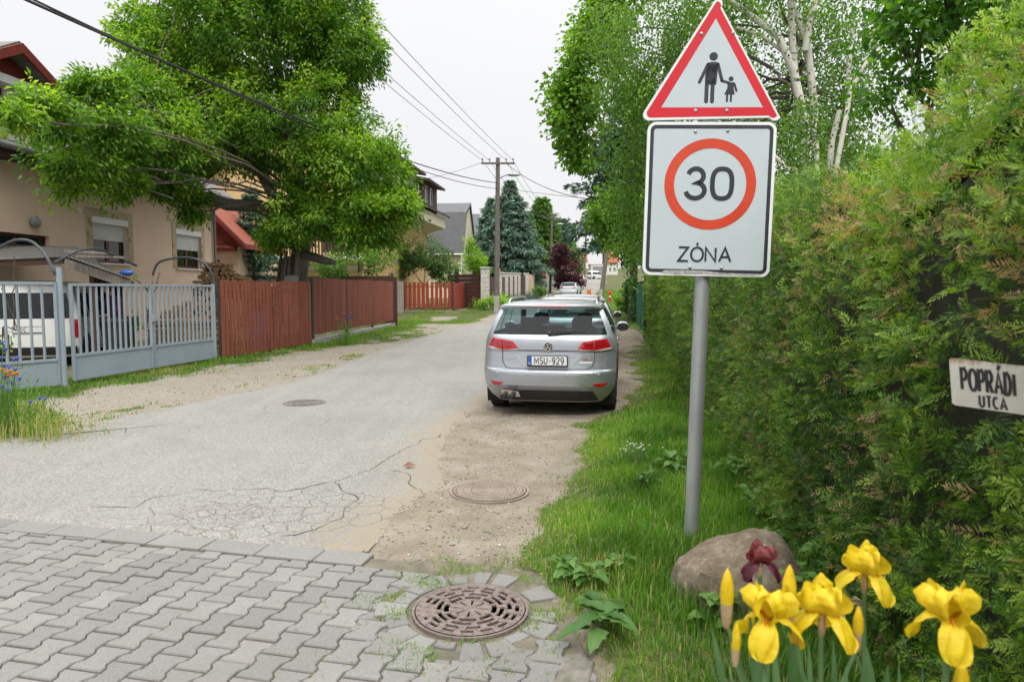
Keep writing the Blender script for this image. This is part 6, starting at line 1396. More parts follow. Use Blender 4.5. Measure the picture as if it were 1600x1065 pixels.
# ivy wall on the far verge
ivm = leafmat('ivy_leaf', (.015, .05, .012), (.035, .10, .02), (.08, .17, .03), .25)
nI = 5200; y = rng.uniform(30, 47, nI); z = rng.random(nI)*2.1; P = np.stack([hedge_x(y)+.1, y, z+rise(y)], -1); lump = vnoise(P, 1.0, 91); P = P+fn_*((lump-.4)*.9)[:, None]; O_ = np.array([hedge_x(38.), 38, rz(38)])
iv = empty('ivy_hedge', O_, 0, 'dark ivy covered fence beyond the green mesh on the far right verge', 'hedge')
leaves('foliage', P-O_, fn_*.5+rng.normal(size=(nI, 3))*.6-np.array([0, 0, .5]), .17, .15, .4+(lump-.5)*.6+rng.normal(0, .15, nI), ivm, iv, nrm(fn_+rng.normal(size=(nI, 3))*.4))
MB().add([(hedge_x(y_)+.3-O_[0], y_-38, z_) for y_ in (30, 47) for z_ in (0, 1.9)], [(0, 1, 3, 2)]).build('fence_core', ins, iv)
# ================================================================== UTILITY POLES AND CABLES
polew = M('grey_pole_wood', (.17, .15, .135), (.095, .082, .072), .9, 6, bumpv=.5, bscale=30, stretch=(4, 4, .4)); polec = M('pole_concrete', (.36, .35, .33), (.27, .26, .25), .9, 5, bumpv=.3)
porc = M('porcelain', (.10, .06, .045), (.07, .04, .03), .25, 6); lampg = M('lamp_shell', (.36, .44, .43), (.30, .38, .37), .4, 5); wire = M('cable_black', (.018, .018, .02), (.025, .025, .027), .6, 10, bumpv=0); wireg = M('bare_wire', (.12, .12, .125), (.09, .09, .095), .5, 10, metal=.4, bumpv=0)
def pole(base_, h, lean, label, lamp=0, r_=.13, stub=False, arm=1.0, yaw=0):
    t = empty('utility_pole', base_, yaw, label, 'utility pole', 'wooden utility poles'); lx, ly = lean
    f = lambda z: Vector((lx*z/h, ly*z/h, z))
    MB().tube([f(-.3), f(h*.5), f(h)], [r_*1.15, r_, r_*.8], 12).build('pole', polew, t, smooth=True, angle=50)
    if arm:
        am = MB().beam(f(h-.35)+Vector((-arm, -.14, 0)), f(h-.35)+Vector((arm, -.14, 0)), .09, .11).build('crossarm', polew, t)
        for x_ in (-.92, -.5, .5, .92):
            b = MB(); q = f(h-.35)+Vector((x_*arm, -.14, .06)); b.tube([q, q+Vector((0, 0, .12))], .012, 6); b.lathe([(.03, .1), (.05, .13), (.035, .16), (.05, .19), (.03, .24), (.001, .25)], 12, q); b.build('insulator', porc, am, smooth=True)
    if lamp:
        ar = MB().tube([f(h-1.3), f(h-1.15)+Vector((lamp*.35, -.1, .05)), f(h-1.0)+Vector((lamp*.7, -.15, 0))], .03, 8).build('lamp_arm', gutm, t)
        b = MB(); b.ball(f(h-1.02)+Vector((lamp*.95, -.15, .0)), .42, 18, 8, (1.0, .45, .28)); b.build('lamp_head', lampg, ar, smooth=True)
    if stub: MB().box(-.16, .16, -.34, -.14, -.2, 1.1).build('concrete_foot', polec, t)
    return t
p1 = G(776, 490); H1 = 9.35; l1 = (A(778, 268, p1.y).x-p1.x, 0)
pole(p1, H1, l1, 'near grey wooden utility pole with crossarm and pale street lamp by the red fence', 1, .15, True)
p2 = base(859.5, 80); pole(p2, 9.0, (.2, 0), 'second utility pole with street lamp beside the plum tree', 1, .14, yaw=0)
p3 = base(894, 125); pole(p3, 9.6, (0, 0), 'thin far utility pole with crossarm between the parked far cars', 0, .13)
p4 = base(913, 150); pole(p4, 11.5, (.3, 0), 'tall thick far utility pole right of the white uphill car', 0, .2)
p4b = base(899, 172); pole(p4b, 11.2, (0, 0), 'farthest thin utility pole at the top of the street', 0, .12)
p5 = G(938, 471); pole(p5, 7.6, (.95, 0), 'dark leaning utility pole with a concrete foot under the right spruce', 0, .19, True, 0)
p6 = base(945, 110); pole(p6, 7.5, (0, 0), 'plain far post right of the leaning pole', 0, .12, False, 0)
def cable(a, b, sag, r_, mat_, label, group):
    a, b = Vector(a), Vector(b); o_ = MB(); L = (b-a).length
    o_.tube([a.lerp(b, i/24)-a-Vector((0, 0, sag*4*(i/24)*(1-i/24))) for i in range(25)], r_, 5)
    tag(o_.build('overhead_cable', mat_, None, smooth=True, loc=a), label, 'cable', group)
arm1 = Vector((p1.x+l1[0], p1.y-.14, H1-.13)); arm2 = Vector((p2.x+.2, p2.y-.14, rz(80)+8.8)); arm3 = Vector((p3.x, p3.y, rz(125)+9.4))
back = Vector((-7.6, 2.0, 9.3))
for i, x_ in enumerate((-.92, -.5, .5, .92)):
    cable(arm1+Vector((x_, 0, .08)), back+Vector((x_*1.0, 0, .08)), .32, .011, wireg, 'thin bare wire running overhead from the near pole crossarm', 'bare wires above the street')
    cable(arm1+Vector((x_, 0, .08)), arm2+Vector((x_, 0, .08)), .9, .012, wireg, 'thin bare wire sagging between the near and second poles', 'bare wires between the far poles')
    cable(arm2+Vector((x_, 0, .08)), arm3+Vector((x_, 0, .08)), .8, .012, wireg, 'thin bare wire beyond the second pole', 'bare wires beyond the second pole')
cA = Vector((p1.x+.05, p1.y-.1, H1-1.35)); cB = A(100, 0, 10.0); cB2 = cB+(cB-cA)*.14
cable(cA, cB2, .55, .022, wire, 'thick black cable crossing in front of the walnut crown, upper of two', 'thick black cables')
cC = A(118, 2, 10.0); cC = A(86, -14, 10.0); cD = Vector((p1.x+.05, p1.y-.1, H1-1.7)); cable(cD, cC+(cC-cD)*.14, .62, .016, wire, 'thinner black cable just below the thick one across the walnut', 'thick black cables')
cable(arm1+Vector((.5, 0, -.1)), A(935, 312, 33), .45, .018, wire, 'black cable from the near pole to the right-hand trees', 'cables to the right')
cable(Vector((p1.x+l1[0]*.8, p1.y, H1-1.6)), A(930, 311, 36), .05, .014, wireg, 'straight reddish wire from the near pole to the right-hand trees', 'cables to the right')
cable(arm1+Vector((-.9, 0, 0)), A(640, 282, 54), .2, .012, wireg, 'thin wire from the near pole to the brown dormers', 'house connections')
cable(Vector((p1.x+.1, p1.y, H1-2.2)), Vector((p2.x, p2.y, rz(80)+5.3)), 1.1, .014, wire, 'low sagging cable from the near pole to the second pole', 'house connections')
cable(arm2+Vector((.3, 0, 0)), A(945, 370, 95), .4, .014, wire, 'dark cable from the second pole toward the right spruce', 'cables to the right')
# ================================================================== THE YARD BEHIND THE GATE
corr = M('corrugated_sheet', (.135, .13, .125), (.08, .077, .073), .8, 4, bumpv=.3, bscale=25)
cpo = A(100, 400, 13.6); cp = empty('carport', (cpo.x, 13.6, 0), 0, 'low carport with corrugated grey sheets on brown rafters over the white van', 'carport'); O = Vector((cpo.x, 13.6, 0))
def corrsheet(a, b, c_, d, name, nw=44, amp=.011):
    a, b, c_, d = [Vector(q)-O for q in (a, b, c_, d)]; mb = MB(); nn = (b-a).cross(d-a).normalized()
    mb.grid(lambda u_, v_: (a*(1-u_)+b*u_)*(1-v_)+(d*(1-u_)+c_*u_)*v_+nn*amp*math.sin(u_*nw*6.2832), nw*6, 6); return mb.build(name, corr, cp, smooth=True, angle=80, solid=.006)
fl, frt, br, bl_ = A(-50, 408, 13.6), A(103, 401, 13.6), A(118, 386, 16.8), A(-40, 381, 16.8)
corrsheet(fl, frt, br, bl_, 'roof_sheet'); er, eb = A(206, 437, 13.6), A(192, 432, 16.8)
corrsheet(frt+Vector((.02, 0, 0)), er, eb, br+Vector((.02, 0, 0)), 'roof_sheet', 20)
for t_ in (0.02, .33, .66, .98):
    p0, p1_ = frt.lerp(br, t_)-O-Vector((0, 0, .09)), er.lerp(eb, t_)-O-Vector((0, 0, .09)); MB().beam(p0, p1_, .05, .12).build('rafter', brownfr, cp)
    MB().beam(fl.lerp(bl_, t_)-O-Vector((0, 0, .09)), frt.lerp(br, t_)-O-Vector((0.06, 0, .09)), .05, .12).build('rafter', brownfr, cp)
MB().beam(frt-O-Vector((0, .06, .12)), er-O-Vector((0, .06, .10)), .03, .16).build('barge_board', woodgrey, cp)
MB().beam(A(103, 392, 13.3)-O, A(172, 396, 13.25)-O, .10, .05).build('loose_board', woodgrey, cp); MB().beam(A(120, 400, 13.3)-O, A(193, 402, 13.25)-O, .09, .04).build('loose_board', woodgrey, cp)
for q in (A(146, 450, 13.8), A(190, 450, 16.4), A(0, 450, 16.4)): MB().beam((q.x-O.x, q.y-O.y, 0), (q.x-O.x, q.y-O.y, 1.95), .1, .1).build('post', brownfr, cp)
p_, q_ = A(146, 452, 16.9), A(192, 452, 16.9)
MB().box(p_.x-O.x, q_.x-O.x, 16.85-O.y, 16.9-O.y, 0, 1.9).build('shade_panel', brownfr, cp)  # dark panel added to stand for the shaded interior under the roof
MB().ball(A(198, 426, 13.5)-O, .10, 12, 8, (1.4, 1, .6)).build('blue_tarp_scrap', plateb, cp, smooth=True)
# wheelie bin
binm = M('dark_bin_plastic', (.022, .026, .027), (.03, .034, .035), .5, 6, bumpv=.05); q = A(187, 545, 14.3); wb = empty('wheelie_bin', (q.x, 14.3, 0), R(12), 'dark wheelie bin standing behind the left gate leaf', 'bin')
mb = MB(); mb.add([(x_, y_, z_) for z_, k_ in ((.08, .78), (.95, 1.0)) for x_, y_ in ((-.27*k_, -.3*k_), (.27*k_, -.3*k_), (.27*k_, .3*k_), (-.27*k_, .3*k_))], [(3, 2, 1, 0), (0, 1, 5, 4), (1, 2, 6, 5), (2, 3, 7, 6), (3, 0, 4, 7), (4, 5, 6, 7)])
mb.box(-.29, .29, -.32, .32, .9, .95); mb.build('tub', binm, wb, bevel=.012)
MB().prism([(-.34, .955), (.36, .955), (.33, 1.04), (-.2, 1.06), (-.33, 1.0)], lambda a, b_, t: (t, a, b_), -.29, .29).build('lid', binm, wb, bevel=.01)
for s_ in (-1, 1): MB().lathe([(.02, -.03), (.1, -.03), (.1, .03), (.02, .03)], 16, (s_*.27, .27, .1), 'x').build('wheel', tyre_m, wb)
MB().tube([(-.2, .36, .98), (.2, .36, .98)], .016, 8).build('handle', binm, wb)
# blue barrel behind the pickets
q = A(409, 500, 18.6); bb = empty('blue_barrel', (q.x, 18.6, 0), 0, 'blue plastic barrel glimpsed between the pickets', 'barrel')
MB().lathe([(.26, 0), (.29, .1), (.29, .3), (.275, .33), (.29, .36), (.29, .62), (.275, .65), (.29, .68), (.27, .92), (.25, .95), (.001, .95)], 22).build('drum', M('blue_plastic', (.02, .10, .42), (.015, .075, .34), .4, 4, bumpv=0), bb, smooth=True, angle=40); MB().lathe([(.26, .955), (.27, .97), (.27, 1.0), (.001, 1.0)], 22).build('lid', M('blue_lid', (.03, .12, .48), (.02, .1, .4), .4), bb)
# person bending over the bin
def skin_person(name, loc, rotz, label):
    J = {'pelvis': ((0, 0, .95), (.155, .12)), 'belly': ((0, -.03, 1.1), (.15, .115)), 'chest': ((0, -.10, 1.33), (.175, .125)), 'neckb': ((0, -.16, 1.47), (.085, .075)), 'neck': ((0, -.21, 1.54), (.055, .055)), 'head0': ((0, -.26, 1.60), (.07, .085)), 'head1': ((0, -.30, 1.68), (.078, .095)), 'head2': ((0, -.315, 1.745), (.055, .07)), 'nose': ((0, -.405, 1.655), (.014, .016))}
    E = [('pelvis', 'belly'), ('belly', 'chest'), ('chest', 'neckb'), ('neckb', 'neck'), ('neck', 'head0'), ('head0', 'head1'), ('head1', 'head2'), ('head1', 'nose')]
    for s, t in ((-1, 'l'), (1, 'r')):
        J.update({'sh'+t: ((s*.19, -.13, 1.42), (.065, .065)), 'el'+t: ((s*.25, -.22, 1.16), (.045, .045)), 'wr'+t: ((s*.16, -.42, 1.07), (.03, .026)), 'palm'+t: ((s*.14, -.49, 1.04), (.036, .018)), 'hip'+t: ((s*.10, 0, .9), (.10, .10)), 'kn'+t: ((s*.11, -.03, .5), (.062, .066)), 'an'+t: ((s*.11, .03, .09), (.042, .045)), 'toe'+t: ((s*.12, -.14, .04), (.045, .03)), 'ear'+t: ((s*.085, -.275, 1.66), (.012, .018))})
        E += [('chest', 'sh'+t), ('sh'+t, 'el'+t), ('el'+t, 'wr'+t), ('wr'+t, 'palm'+t), ('pelvis', 'hip'+t), ('hip'+t, 'kn'+t), ('kn'+t, 'an'+t), ('an'+t, 'toe'+t), ('head1', 'ear'+t)]
        for k_, (dx, ln) in enumerate(((-.03, .07), (-.01, .085), (.01, .08), (.028, .062))):
            J['f%d%s' % (k_, t)] = ((s*.14+dx, -.525, 1.025), (.0095, .0095)); J['g%d%s' % (k_, t)] = ((s*.14+dx*1.15, -.525-ln*.6, .985-ln*.3), (.0075, .0075)); E += [('palm'+t, 'f%d%s' % (k_, t)), ('f%d%s' % (k_, t), 'g%d%s' % (k_, t))]
        J['th'+t] = ((s*.095, -.50, 1.02), (.010, .010)); E.append(('palm'+t, 'th'+t))
    names = list(J); me = bpy.data.meshes.new(name); me.from_pydata([J[k_][0] for k_ in names], [(names.index(a), names.index(b)) for a, b in E], []); o_ = bpy.data.objects.new(name, me); COL.objects.link(o_)
    md = o_.modifiers.new('skin', 'SKIN'); sv = me.skin_vertices[0].data
    for i, k_ in enumerate(names): sv[i].radius = J[k_][1]
    sv[0].use_root = True; sd = o_.modifiers.new('sub', 'SUBSURF'); sd.levels = 1; sd.render_levels = 1
    dg = bpy.context.evaluated_depsgraph_get(); dg.update(); m2 = bpy.data.meshes.new_from_object(o_.evaluated_get(dg)); bpy.data.objects.remove(o_, do_unlink=True)
    skinm = M('skin', (.50, .30, .22), (.44, .25, .18), .6, 6, bumpv=0); m3, n3, o3 = new_mat('checked_shirt'); c3 = objc(n3); ck_ = nd(n3, 'ShaderNodeTexChecker'); ck_.inputs['Scale'].default_value = 26; ck_.inputs[1].default_value = (.025, .04, .10, 1); ck_.inputs[2].default_value = (.14, .05, .06, 1); n3.links.new(c3, ck_.inputs[0]); pbsdf(n3, o3, ck_.outputs[0], .9)
    for mm in (skinm, m3, M('dark_trousers', (.03, .032, .04), (.02, .022, .028), .9), M('dark_hair', (.03, .022, .016), (.02, .015, .01), .8), blackpl): m2.materials.append(mm)
    for f in m2.polygons:
        c4 = f.center; f.use_smooth = True
        f.material_index = 4 if c4.z < .085 else 2 if c4.z < .98 and c4.y > -.3 else 0 if (c4.z > 1.50 or c4.y < -.40) else 1
        if c4.z > 1.70 or (c4.z > 1.6 and c4.y > -.27): f.material_index = 3
    o_ = bpy.data.objects.new(name, m2); COL.objects.link(o_); o_.location = loc; o_.rotation_euler = (0, 0, rotz); return tag(o_, label, 'person')
q = A(180, 500, 14.95); skin_person('person', (q.x+.1, 14.95, .0), R(-25), 'person in a dark checked shirt bending over the bin behind the gate')
# firewood
wood_end = M('split_wood', (.40, .26, .135), (.24, .145, .07), .9, 9, bumpv=.4, bscale=30); wood_bark = barkd
def logmesh(k_):
    r_ = .075; kind = k_ % 4; mb = MB()
    if kind == 0: poly_ = [(r_*.9*math.cos(a_*.524), r_*.9*math.sin(a_*.524)) for a_ in range(12)]
    elif kind == 1: poly_ = [(-r_, -r_*.5)]+[(r_*math.cos(R(180-a_*22.5)), -r_*.5+r_*1.2*math.sin(R(a_*22.5))) for a_ in range(9)]
    elif kind == 2: poly_ = [(-r_*.9, -r_*.7), (r_*.8, -r_*.6), (r_*.95, .1*r_), (r_*.1, r_*.85), (-r_*.6, r_*.5)]
    else: poly_ = [(-r_*.8, -r_*.8), (r_*.7, -r_*.7), (r_*.85, r_*.3), (0, r_*.95), (-r_*.85, r_*.2)]
    return mb.prism(poly_, lambda a, b_, t: (a, t, b_), -.17, .17)
lm_ = [logmesh(k_).build('firewood_log', wood_end, None) for k_ in range(4)]
used_ = [False]*4
def put_log(x, y, z, rz_, label, group):
    k_ = int(rng.integers(4))
    if not used_[k_]: o_ = lm_[k_]; used_[k_] = True
    else: o_ = lm_[k_].copy(); COL.objects.link(o_)
    o_.location = (x, y, z); o_.rotation_euler = (0, float(rng.uniform(0, 6.28)), rz_+float(rng.normal(0, .12))); s_ = float(rng.uniform(.8, 1.15)); o_.scale = (s_, 1, s_); tag(o_, label, 'log', group)
xa, xb = A(300, 452, 19.7).x, A(397, 452, 19.7).x; nl = 0
for r_ in range(19):
    z = .08+r_*.125
    for k_ in range(14):
        x = xa+.07+k_*.132+(.066 if r_ % 2 else 0); px = 800+x/19.7*FPX; top = np.interp(px, [300, 312, 330, 345, 365, 385, 397], [1.75, 2.02, 2.42, 2.38, 2.12, 1.92, 1.7])
        if z > top or x > xb: continue
        if z < 1.45 and px > 345: continue
        if z > 1.4: put_log(x+.06, 20.1, z-.05, R(18), 'split log with a pale cut end in the tall firewood pile behind the pickets', 'logs of the tall firewood pile')
        put_log(x, 19.7+rng.normal(0, .02), z, R(18), 'split log with a pale cut end in the tall firewood pile behind the pickets', 'logs of the tall firewood pile'); nl += 1
for r_ in range(6):
    for k_ in range(9):
        q = A(252+k_*8.6+(4 if r_ % 2 else 0), 452, 17.3); z = .92+r_*.115
        if z > np.interp(k_, [0, 3, 6, 8], [1.05, 1.25, 1.4, 1.5]): continue
        put_log(q.x, 17.3, z, R(18), 'split log on top of the lumber stack behind the right gate leaf', 'logs on the lumber stack')
pm_ = [M('sawn_plank', (.33, .24, .15), (.20, .145, .09), .9, 4, bumpv=.3, bscale=30, stretch=(.6, 6, 6))]
pk = None; q0 = A(250, 452, 17.0)
for r_ in range(15):
    if pk is None: pk = MB().box(-.95, .95, -.12, .12, 0, .034).build('plank', pm_[0], None); o_ = pk
    else: o_ = pk.copy(); COL.objects.link(o_)
    o_.location = (q0.x+.72+rng.normal(0, .05), 17.0+rng.normal(0, .03), .10+r_*.052); o_.rotation_euler = (0, float(rng.normal(0, .012)), R(8)+float(rng.normal(0, .03))); tag(o_, 'sawn plank in the flat lumber stack behind the right gate leaf', 'plank', 'planks of the lumber stack')
bd0 = None
for k_ in range(9):       # boards leaning on the walnut trunk
    p0, p1_ = A(418+k_*5, 470, 19.6), A(440+k_*3.2+rng.uniform(-2, 2), 398-rng.uniform(-8, 14), 20.0); p0.z = .0
    o_ = MB().beam(Vector((0, 0, 0)), p1_-p0, .11, .035).build('leaning_board', woodgrey if k_ % 3 else brownfr, None, loc=p0); tag(o_, 'weathered board leaning against the walnut trunk', 'board', 'boards leaning on the walnut')
q = A(450, 452, 19.4); tag(MB().prism(rrect(.40, 2.35, .10, 5, 0, .85), lambda a, b_, t: (a, t, b_), 0, .06).build('concrete_slab', conc, None, loc=(q.x, 19.7, .0)), 'grey upright concrete slab with rounded top in front of the walnut trunk', 'slab')
# yard plants
tree('garden_shrub', [(238, 440, 26, 18, 14.4, .35), (225, 470, 22, 26, 14.5, .35), (215, 500, 16, 24, 14.5, .3), (250, 425, 14, 12, 14.4, .2)], base(230, 14.5, 0), 'light green bush growing between the carport and the gate', lm_maple, barkd, 120, 24, .18, .085, .05, .03, cat='shrub', nsub=10)
tree('climbing_vine', [(22, 400, 26, 30, 12.6, .3), (2, 450, 20, 40, 12.4, .3), (4, 510, 14, 26, 12.4, .2)], base(8, 12.4, 0), 'light green vine climbing behind the left fence bay', lm_maple, barkd, 150, 22, .17, .085, .07, .03, cat='plant', nsub=10)
# ================================================================== FOREGROUND THINGS
# street name plate in the hedge
TLp, BLp, TRp = A(1483, 559, 1.86), A(1488, 632, 1.86), A(1645, 577, 1.74)
sg = empty('street_sign', TLp, 0, 'rust-stained white POPRÁDI UTCA street name plate caught in the hedge', 'street sign')
u_ = (TRp-TLp); v_ = (BLp-TLp); U, V_ = u_.normalized(), v_.normalized(); Wd, Hh = u_.length, v_.length; Nn = U.cross(-V_).normalized()
if Nn.y > 0: Nn = -Nn
fs_ = lambda a, b_, t=0: tuple(U*a+V_*b_+Nn*t)
m, n, o = new_mat('enamel_plate'); c = objc(n); cc = ramp(n, noise(n, 9, 6, .7, c), [(.35, (.55, .53, .49)), (.65, (.66, .65, .63))]); mp = nd(n, 'ShaderNodeMapping'); mp.inputs['Scale'].default_value = (40, 40, 3); n.links.new(c, mp.inputs[0])
sz_ = nd(n, 'ShaderNodeSeparateXYZ'); n.links.new(c, sz_.inputs[0]); edge_ = ramp(n, sz_.outputs['Z'], [(.0, 0), (1, 1)]); er_ = math_(n, 'MULTIPLY_ADD', sz_.outputs['Z'], 22, .62)
rs_ = ramp(n, math_(n, 'ADD', math_(n, 'MULTIPLY', er_, .55), noise(n, 1.5, 6, .7, mp.outputs[0])), [(.62, 0), (.85, .8)]); cc = mixc(n, rs_, cc, (.28, .12, .045)); pbsdf(n, o, cc, .35, 0, None, .3); enam = m
pl0 = MB(); pp_ = rrect(Wd, Hh, .008, 4, Wd/2, Hh/2); pl0.prism(pp_, lambda a, b_, t: fs_(a, b_, t), -.004, 0); pl0.build('plate', enam, sg)
tx = MB(); text(tx, 'POPRÁDI', .026, 0, Hh*.44, .0078, lambda a, b_: fs_(a, Hh*.63-b_, .0012), .335, .088); text(tx, 'UTCA', .064, 0, Hh*.23, .0056, lambda a, b_: fs_(a, Hh*.95-b_, .0012), .55, .14); tx.build('lettering', signblk, sg)
MB().beam(fs_(Wd*.5, Hh*.3, -.006), tuple(Vector(fs_(Wd*.5, Hh*.3, -.006))+Vector((.25, .1, -.1))), .02, .02).build('bracket', steel, sg)
# boulder at the post
q = G(1186, 990); bm_ = MB(); sub = 44
def rockf(u_, v_):
    a_ = u_*6.28318; th = v_*math.pi; d = np.array([math.sin(th)*math.cos(a_), math.sin(th)*math.sin(a_), math.cos(th)]); nv = float(vnoise(d[None]*1.0+3, 1.5, 7)[0])-.5; n2 = float(vnoise(d[None]+5, 4.5, 8)[0])-.5; n3_ = float(vnoise(d[None]+2, 13, 9)[0])-.5
    r_ = 1+nv*.42+n2*.13+n3_*.04; sgn = lambda x_: math.copysign(abs(x_)**.8, x_); return (sgn(d[0])*r_*.325-.02*d[2], sgn(d[1])*r_*.24, sgn(d[2])*r_*.31+.03)
bm_.grid(rockf, sub, 30)
m, n, o = new_mat('boulder_stone'); c = objc(n); cc = ramp(n, noise(n, 6, 8, .7, c), [(.3, (.06, .048, .033)), (.5, (.16, .125, .085)), (.68, (.28, .245, .195))]); cc = mixc(n, ramp(n, noise(n, 24, 6, .75, c), [(.55, 0), (.68, .7)]), cc, (.36, .33, .285)); cc = mixc(n, ramp(n, noise(n, 4, 4, .6, c, 1.0), [(.60, 0), (.68, .4)]), cc, (.22, .13, .06)); pbsdf(n, o, cc, .9, 0, bump(n, noise(n, 18, 8, .75, c), .9, .02)); rockm = m
tag(bm_.build('boulder', rockm, None, smooth=True, loc=(q.x, q.y+.24, 0.02)), 'lichen-speckled brown boulder at the foot of the sign post', 'boulder')
# irises
def petal(mb, c0, az, path, wd, ruffle, nu=10, nv=8, cup=.25, ph=0):
    """petal along a curve in the vertical plane of azimuth az: path = (out, up) points; wd(t) half width"""
    d = Vector((math.cos(az), math.sin(az), 0)); s = Vector((-d.y, d.x, 0)); Pn = np.array(path); tl = np.linspace(0, 1, len(Pn))
    def fn(u_, v_):
        t = u_; x = np.interp(t, tl, Pn[:, 0]); z = np.interp(t, tl, Pn[:, 1]); t2 = min(1, t+.02); dx = np.interp(t2, tl, Pn[:, 0])-np.interp(max(0, t-.02), tl, Pn[:, 0]); dz = np.interp(t2, tl, Pn[:, 1])-np.interp(max(0, t-.02), tl, Pn[:, 1]); L_ = math.hypot(dx, dz) or 1; nx_, nz_ = -dz/L_, dx/L_
        w_ = (v_-.5)*2; hw = wd(t); off = -cup*hw*w_*w_+ruffle*(math.sin(w_*6+ph+t*9)+.5*math.sin(w_*13+ph*2+t*14))*abs(w_)*t*min(1, (1.08-t)*4)
        q = Vector(c0)+d*(x+nx_*off)+s*(hw*w_)+Vector((0, 0, z+nz_*off)); return tuple(q)
    mb.grid(fn, nu, nv)
ylw = leafmat('yellow_petal', (.5, .3, .01), (.68, .49, .015), (.75, .60, .03), .4, .5); ylw2 = None
def petalmat(name, a, b):
    m, n, o = new_mat(name); c = objc(n); cc = ramp(n, noise(n, 30, 6, .65, c, .6), [(.25, tuple(x*.72 for x in a)), (.45, a), (.7, b)]); p = nd(n, 'ShaderNodeBsdfPrincipled'); n.links.new(cc, p.inputs[0]); p.inputs['Roughness'].default_value = .55; t = nd(n, 'ShaderNodeBsdfTranslucent'); n.links.new(cc, t.inputs[0]); mm = nd(n, 'ShaderNodeMixShader'); mm.inputs[0].default_value = .4; n.links.new(p.outputs[0], mm.inputs[1]); n.links.new(t.outputs[0], mm.inputs[2]); n.links.new(mm.outputs[0], o.inputs[0]); return m
ylw = petalmat('yellow_petal', (.76, .56, .012), (.84, .70, .035)); orng = petalmat('orange_beard', (.62, .22, .004), (.70, .30, .006)); mar = petalmat('maroon_petal', (.07, .006, .022), (.13, .014, .04)); pnk = petalmat('dusky_petal', (.20, .04, .045), (.28, .07, .07)); budg = petalmat('bud_green', (.16, .20, .04), (.24, .28, .06)); pap = M('papery_spathe', (.42, .31, .18), (.28, .2, .11), .8, 14, bumpv=.3, bscale=60); irl = leafmat('iris_leaf', (.035, .10, .05), (.075, .17, .085), (.14, .25, .12), .25, .5); stm = M('iris_stem', (.10, .19, .07), (.07, .14, .05), .6, 8, bumpv=.1)
def iris(px, py, D, sz, yaw, label, buds=(), fm=None, um=None, leaves_n=5, lh=.72, rotf=0):
    hd = A(px, py, D); b0_ = Vector((hd.x+rng.normal(0, .02), hd.y+rng.normal(0, .03), 0)); t = empty('iris_flower', b0_, 0, label, 'iris', 'irises beside the boulder'); h = hd-b0_; fm, um = fm or ylw, um or ylw; um = um
    MB().tube([(0, 0, -.05), h*.3+Vector((.01, 0, 0)), h*.65, h*.88, h-Vector((0, 0, .02))], [.008, .0075, .0065, .006, .006], 8).build('stem', stm, t, smooth=True)
    for k_ in range(3):
        a_ = yaw+k_*2.094
        mb = MB(); petal(mb, h, a_, [(0.002, -.01), (.024*sz, .010*sz), (.056*sz, .006*sz), (.082*sz, -.022*sz), (.098*sz, -.056*sz), (.100*sz, -.088*sz)], lambda q_: sz*(.010+.033*math.sin(min(1, q_*1.02)**1.5*2.75)**.8 if q_ < .99 else .010), .012*sz, 16, 18, .22, k_); mb.build('fall', fm, t, smooth=True, angle=180)
        br_ = MB(); br_.tube([h+Vector((math.cos(a_)*r_*sz, math.sin(a_)*r_*sz, z_*sz)) for r_, z_ in ((.004, 0), (.022, .017), (.045, .016), (.056, .006))], [.003*sz, .005*sz, .0045*sz, .0015*sz], 6); br_.build('beard', orng, t, smooth=True)
        mb = MB(); a2 = a_+1.047
        petal(mb, h, a2, [(0.004, 0), (.026*sz, .020*sz), (.040*sz, .046*sz), (.034*sz, .070*sz), (.004*sz, .084*sz)], lambda q_: sz*(.010+.044*math.sin(min(1, q_*.97)**1.1*2.75)**.65), .018*sz, 18, 20, .42, k_*2.3); mb.build('standard', um, t, smooth=True, angle=180)
    mb = MB(); mb.tube([h-Vector((0, 0, .075*sz)), h-Vector((0, 0, .045*sz)), h-Vector((0, 0, .012*sz)), h+Vector((0, 0, .004))], [.006, .013*sz, .011*sz, .004], 8); mb.build('spathe', pap, t, smooth=True)
    for (bx, by, bs, op) in buds:
        bp = A(bx, by, D)-b0_; st_ = h.lerp(Vector((0, 0, 0)), .28); nd_ = bp-Vector((0, 0, .07*bs))
        MB().tube([st_, st_.lerp(nd_, .6)+Vector((0, 0, -.01)), nd_], [.005, .0048, .0045], 6).build('side_stem', stm, t, smooth=True)
        bo_ = MB().tube([nd_+Vector((0, 0, z_*bs)) for z_ in (.018, .04, .065, .09, .115, .125)], [.006*bs, .013*bs, .0155*bs, .0135*bs, .007*bs, .001], 9).build('bud', fm if op else budg, t, smooth=True)
        MB().tube([nd_+Vector((0, 0, z_*bs)) for z_ in (-.012, .0, .022, .045)], [.005, .010*bs, .0125*bs, .0135*bs], 9).build('bud_sheath', pap, bo_, smooth=True)
    return t
def sword(px_tip, py_tip, D, D0, wd, px_base=None, bend=.0, label='', root=None, arch=0):
    tip = A(px_tip, py_tip, D); bx = A(px_base or px_tip, 1200, D0); b0_ = Vector((bx.x, D0, 0)); return b0_, tip, wd, bend, arch
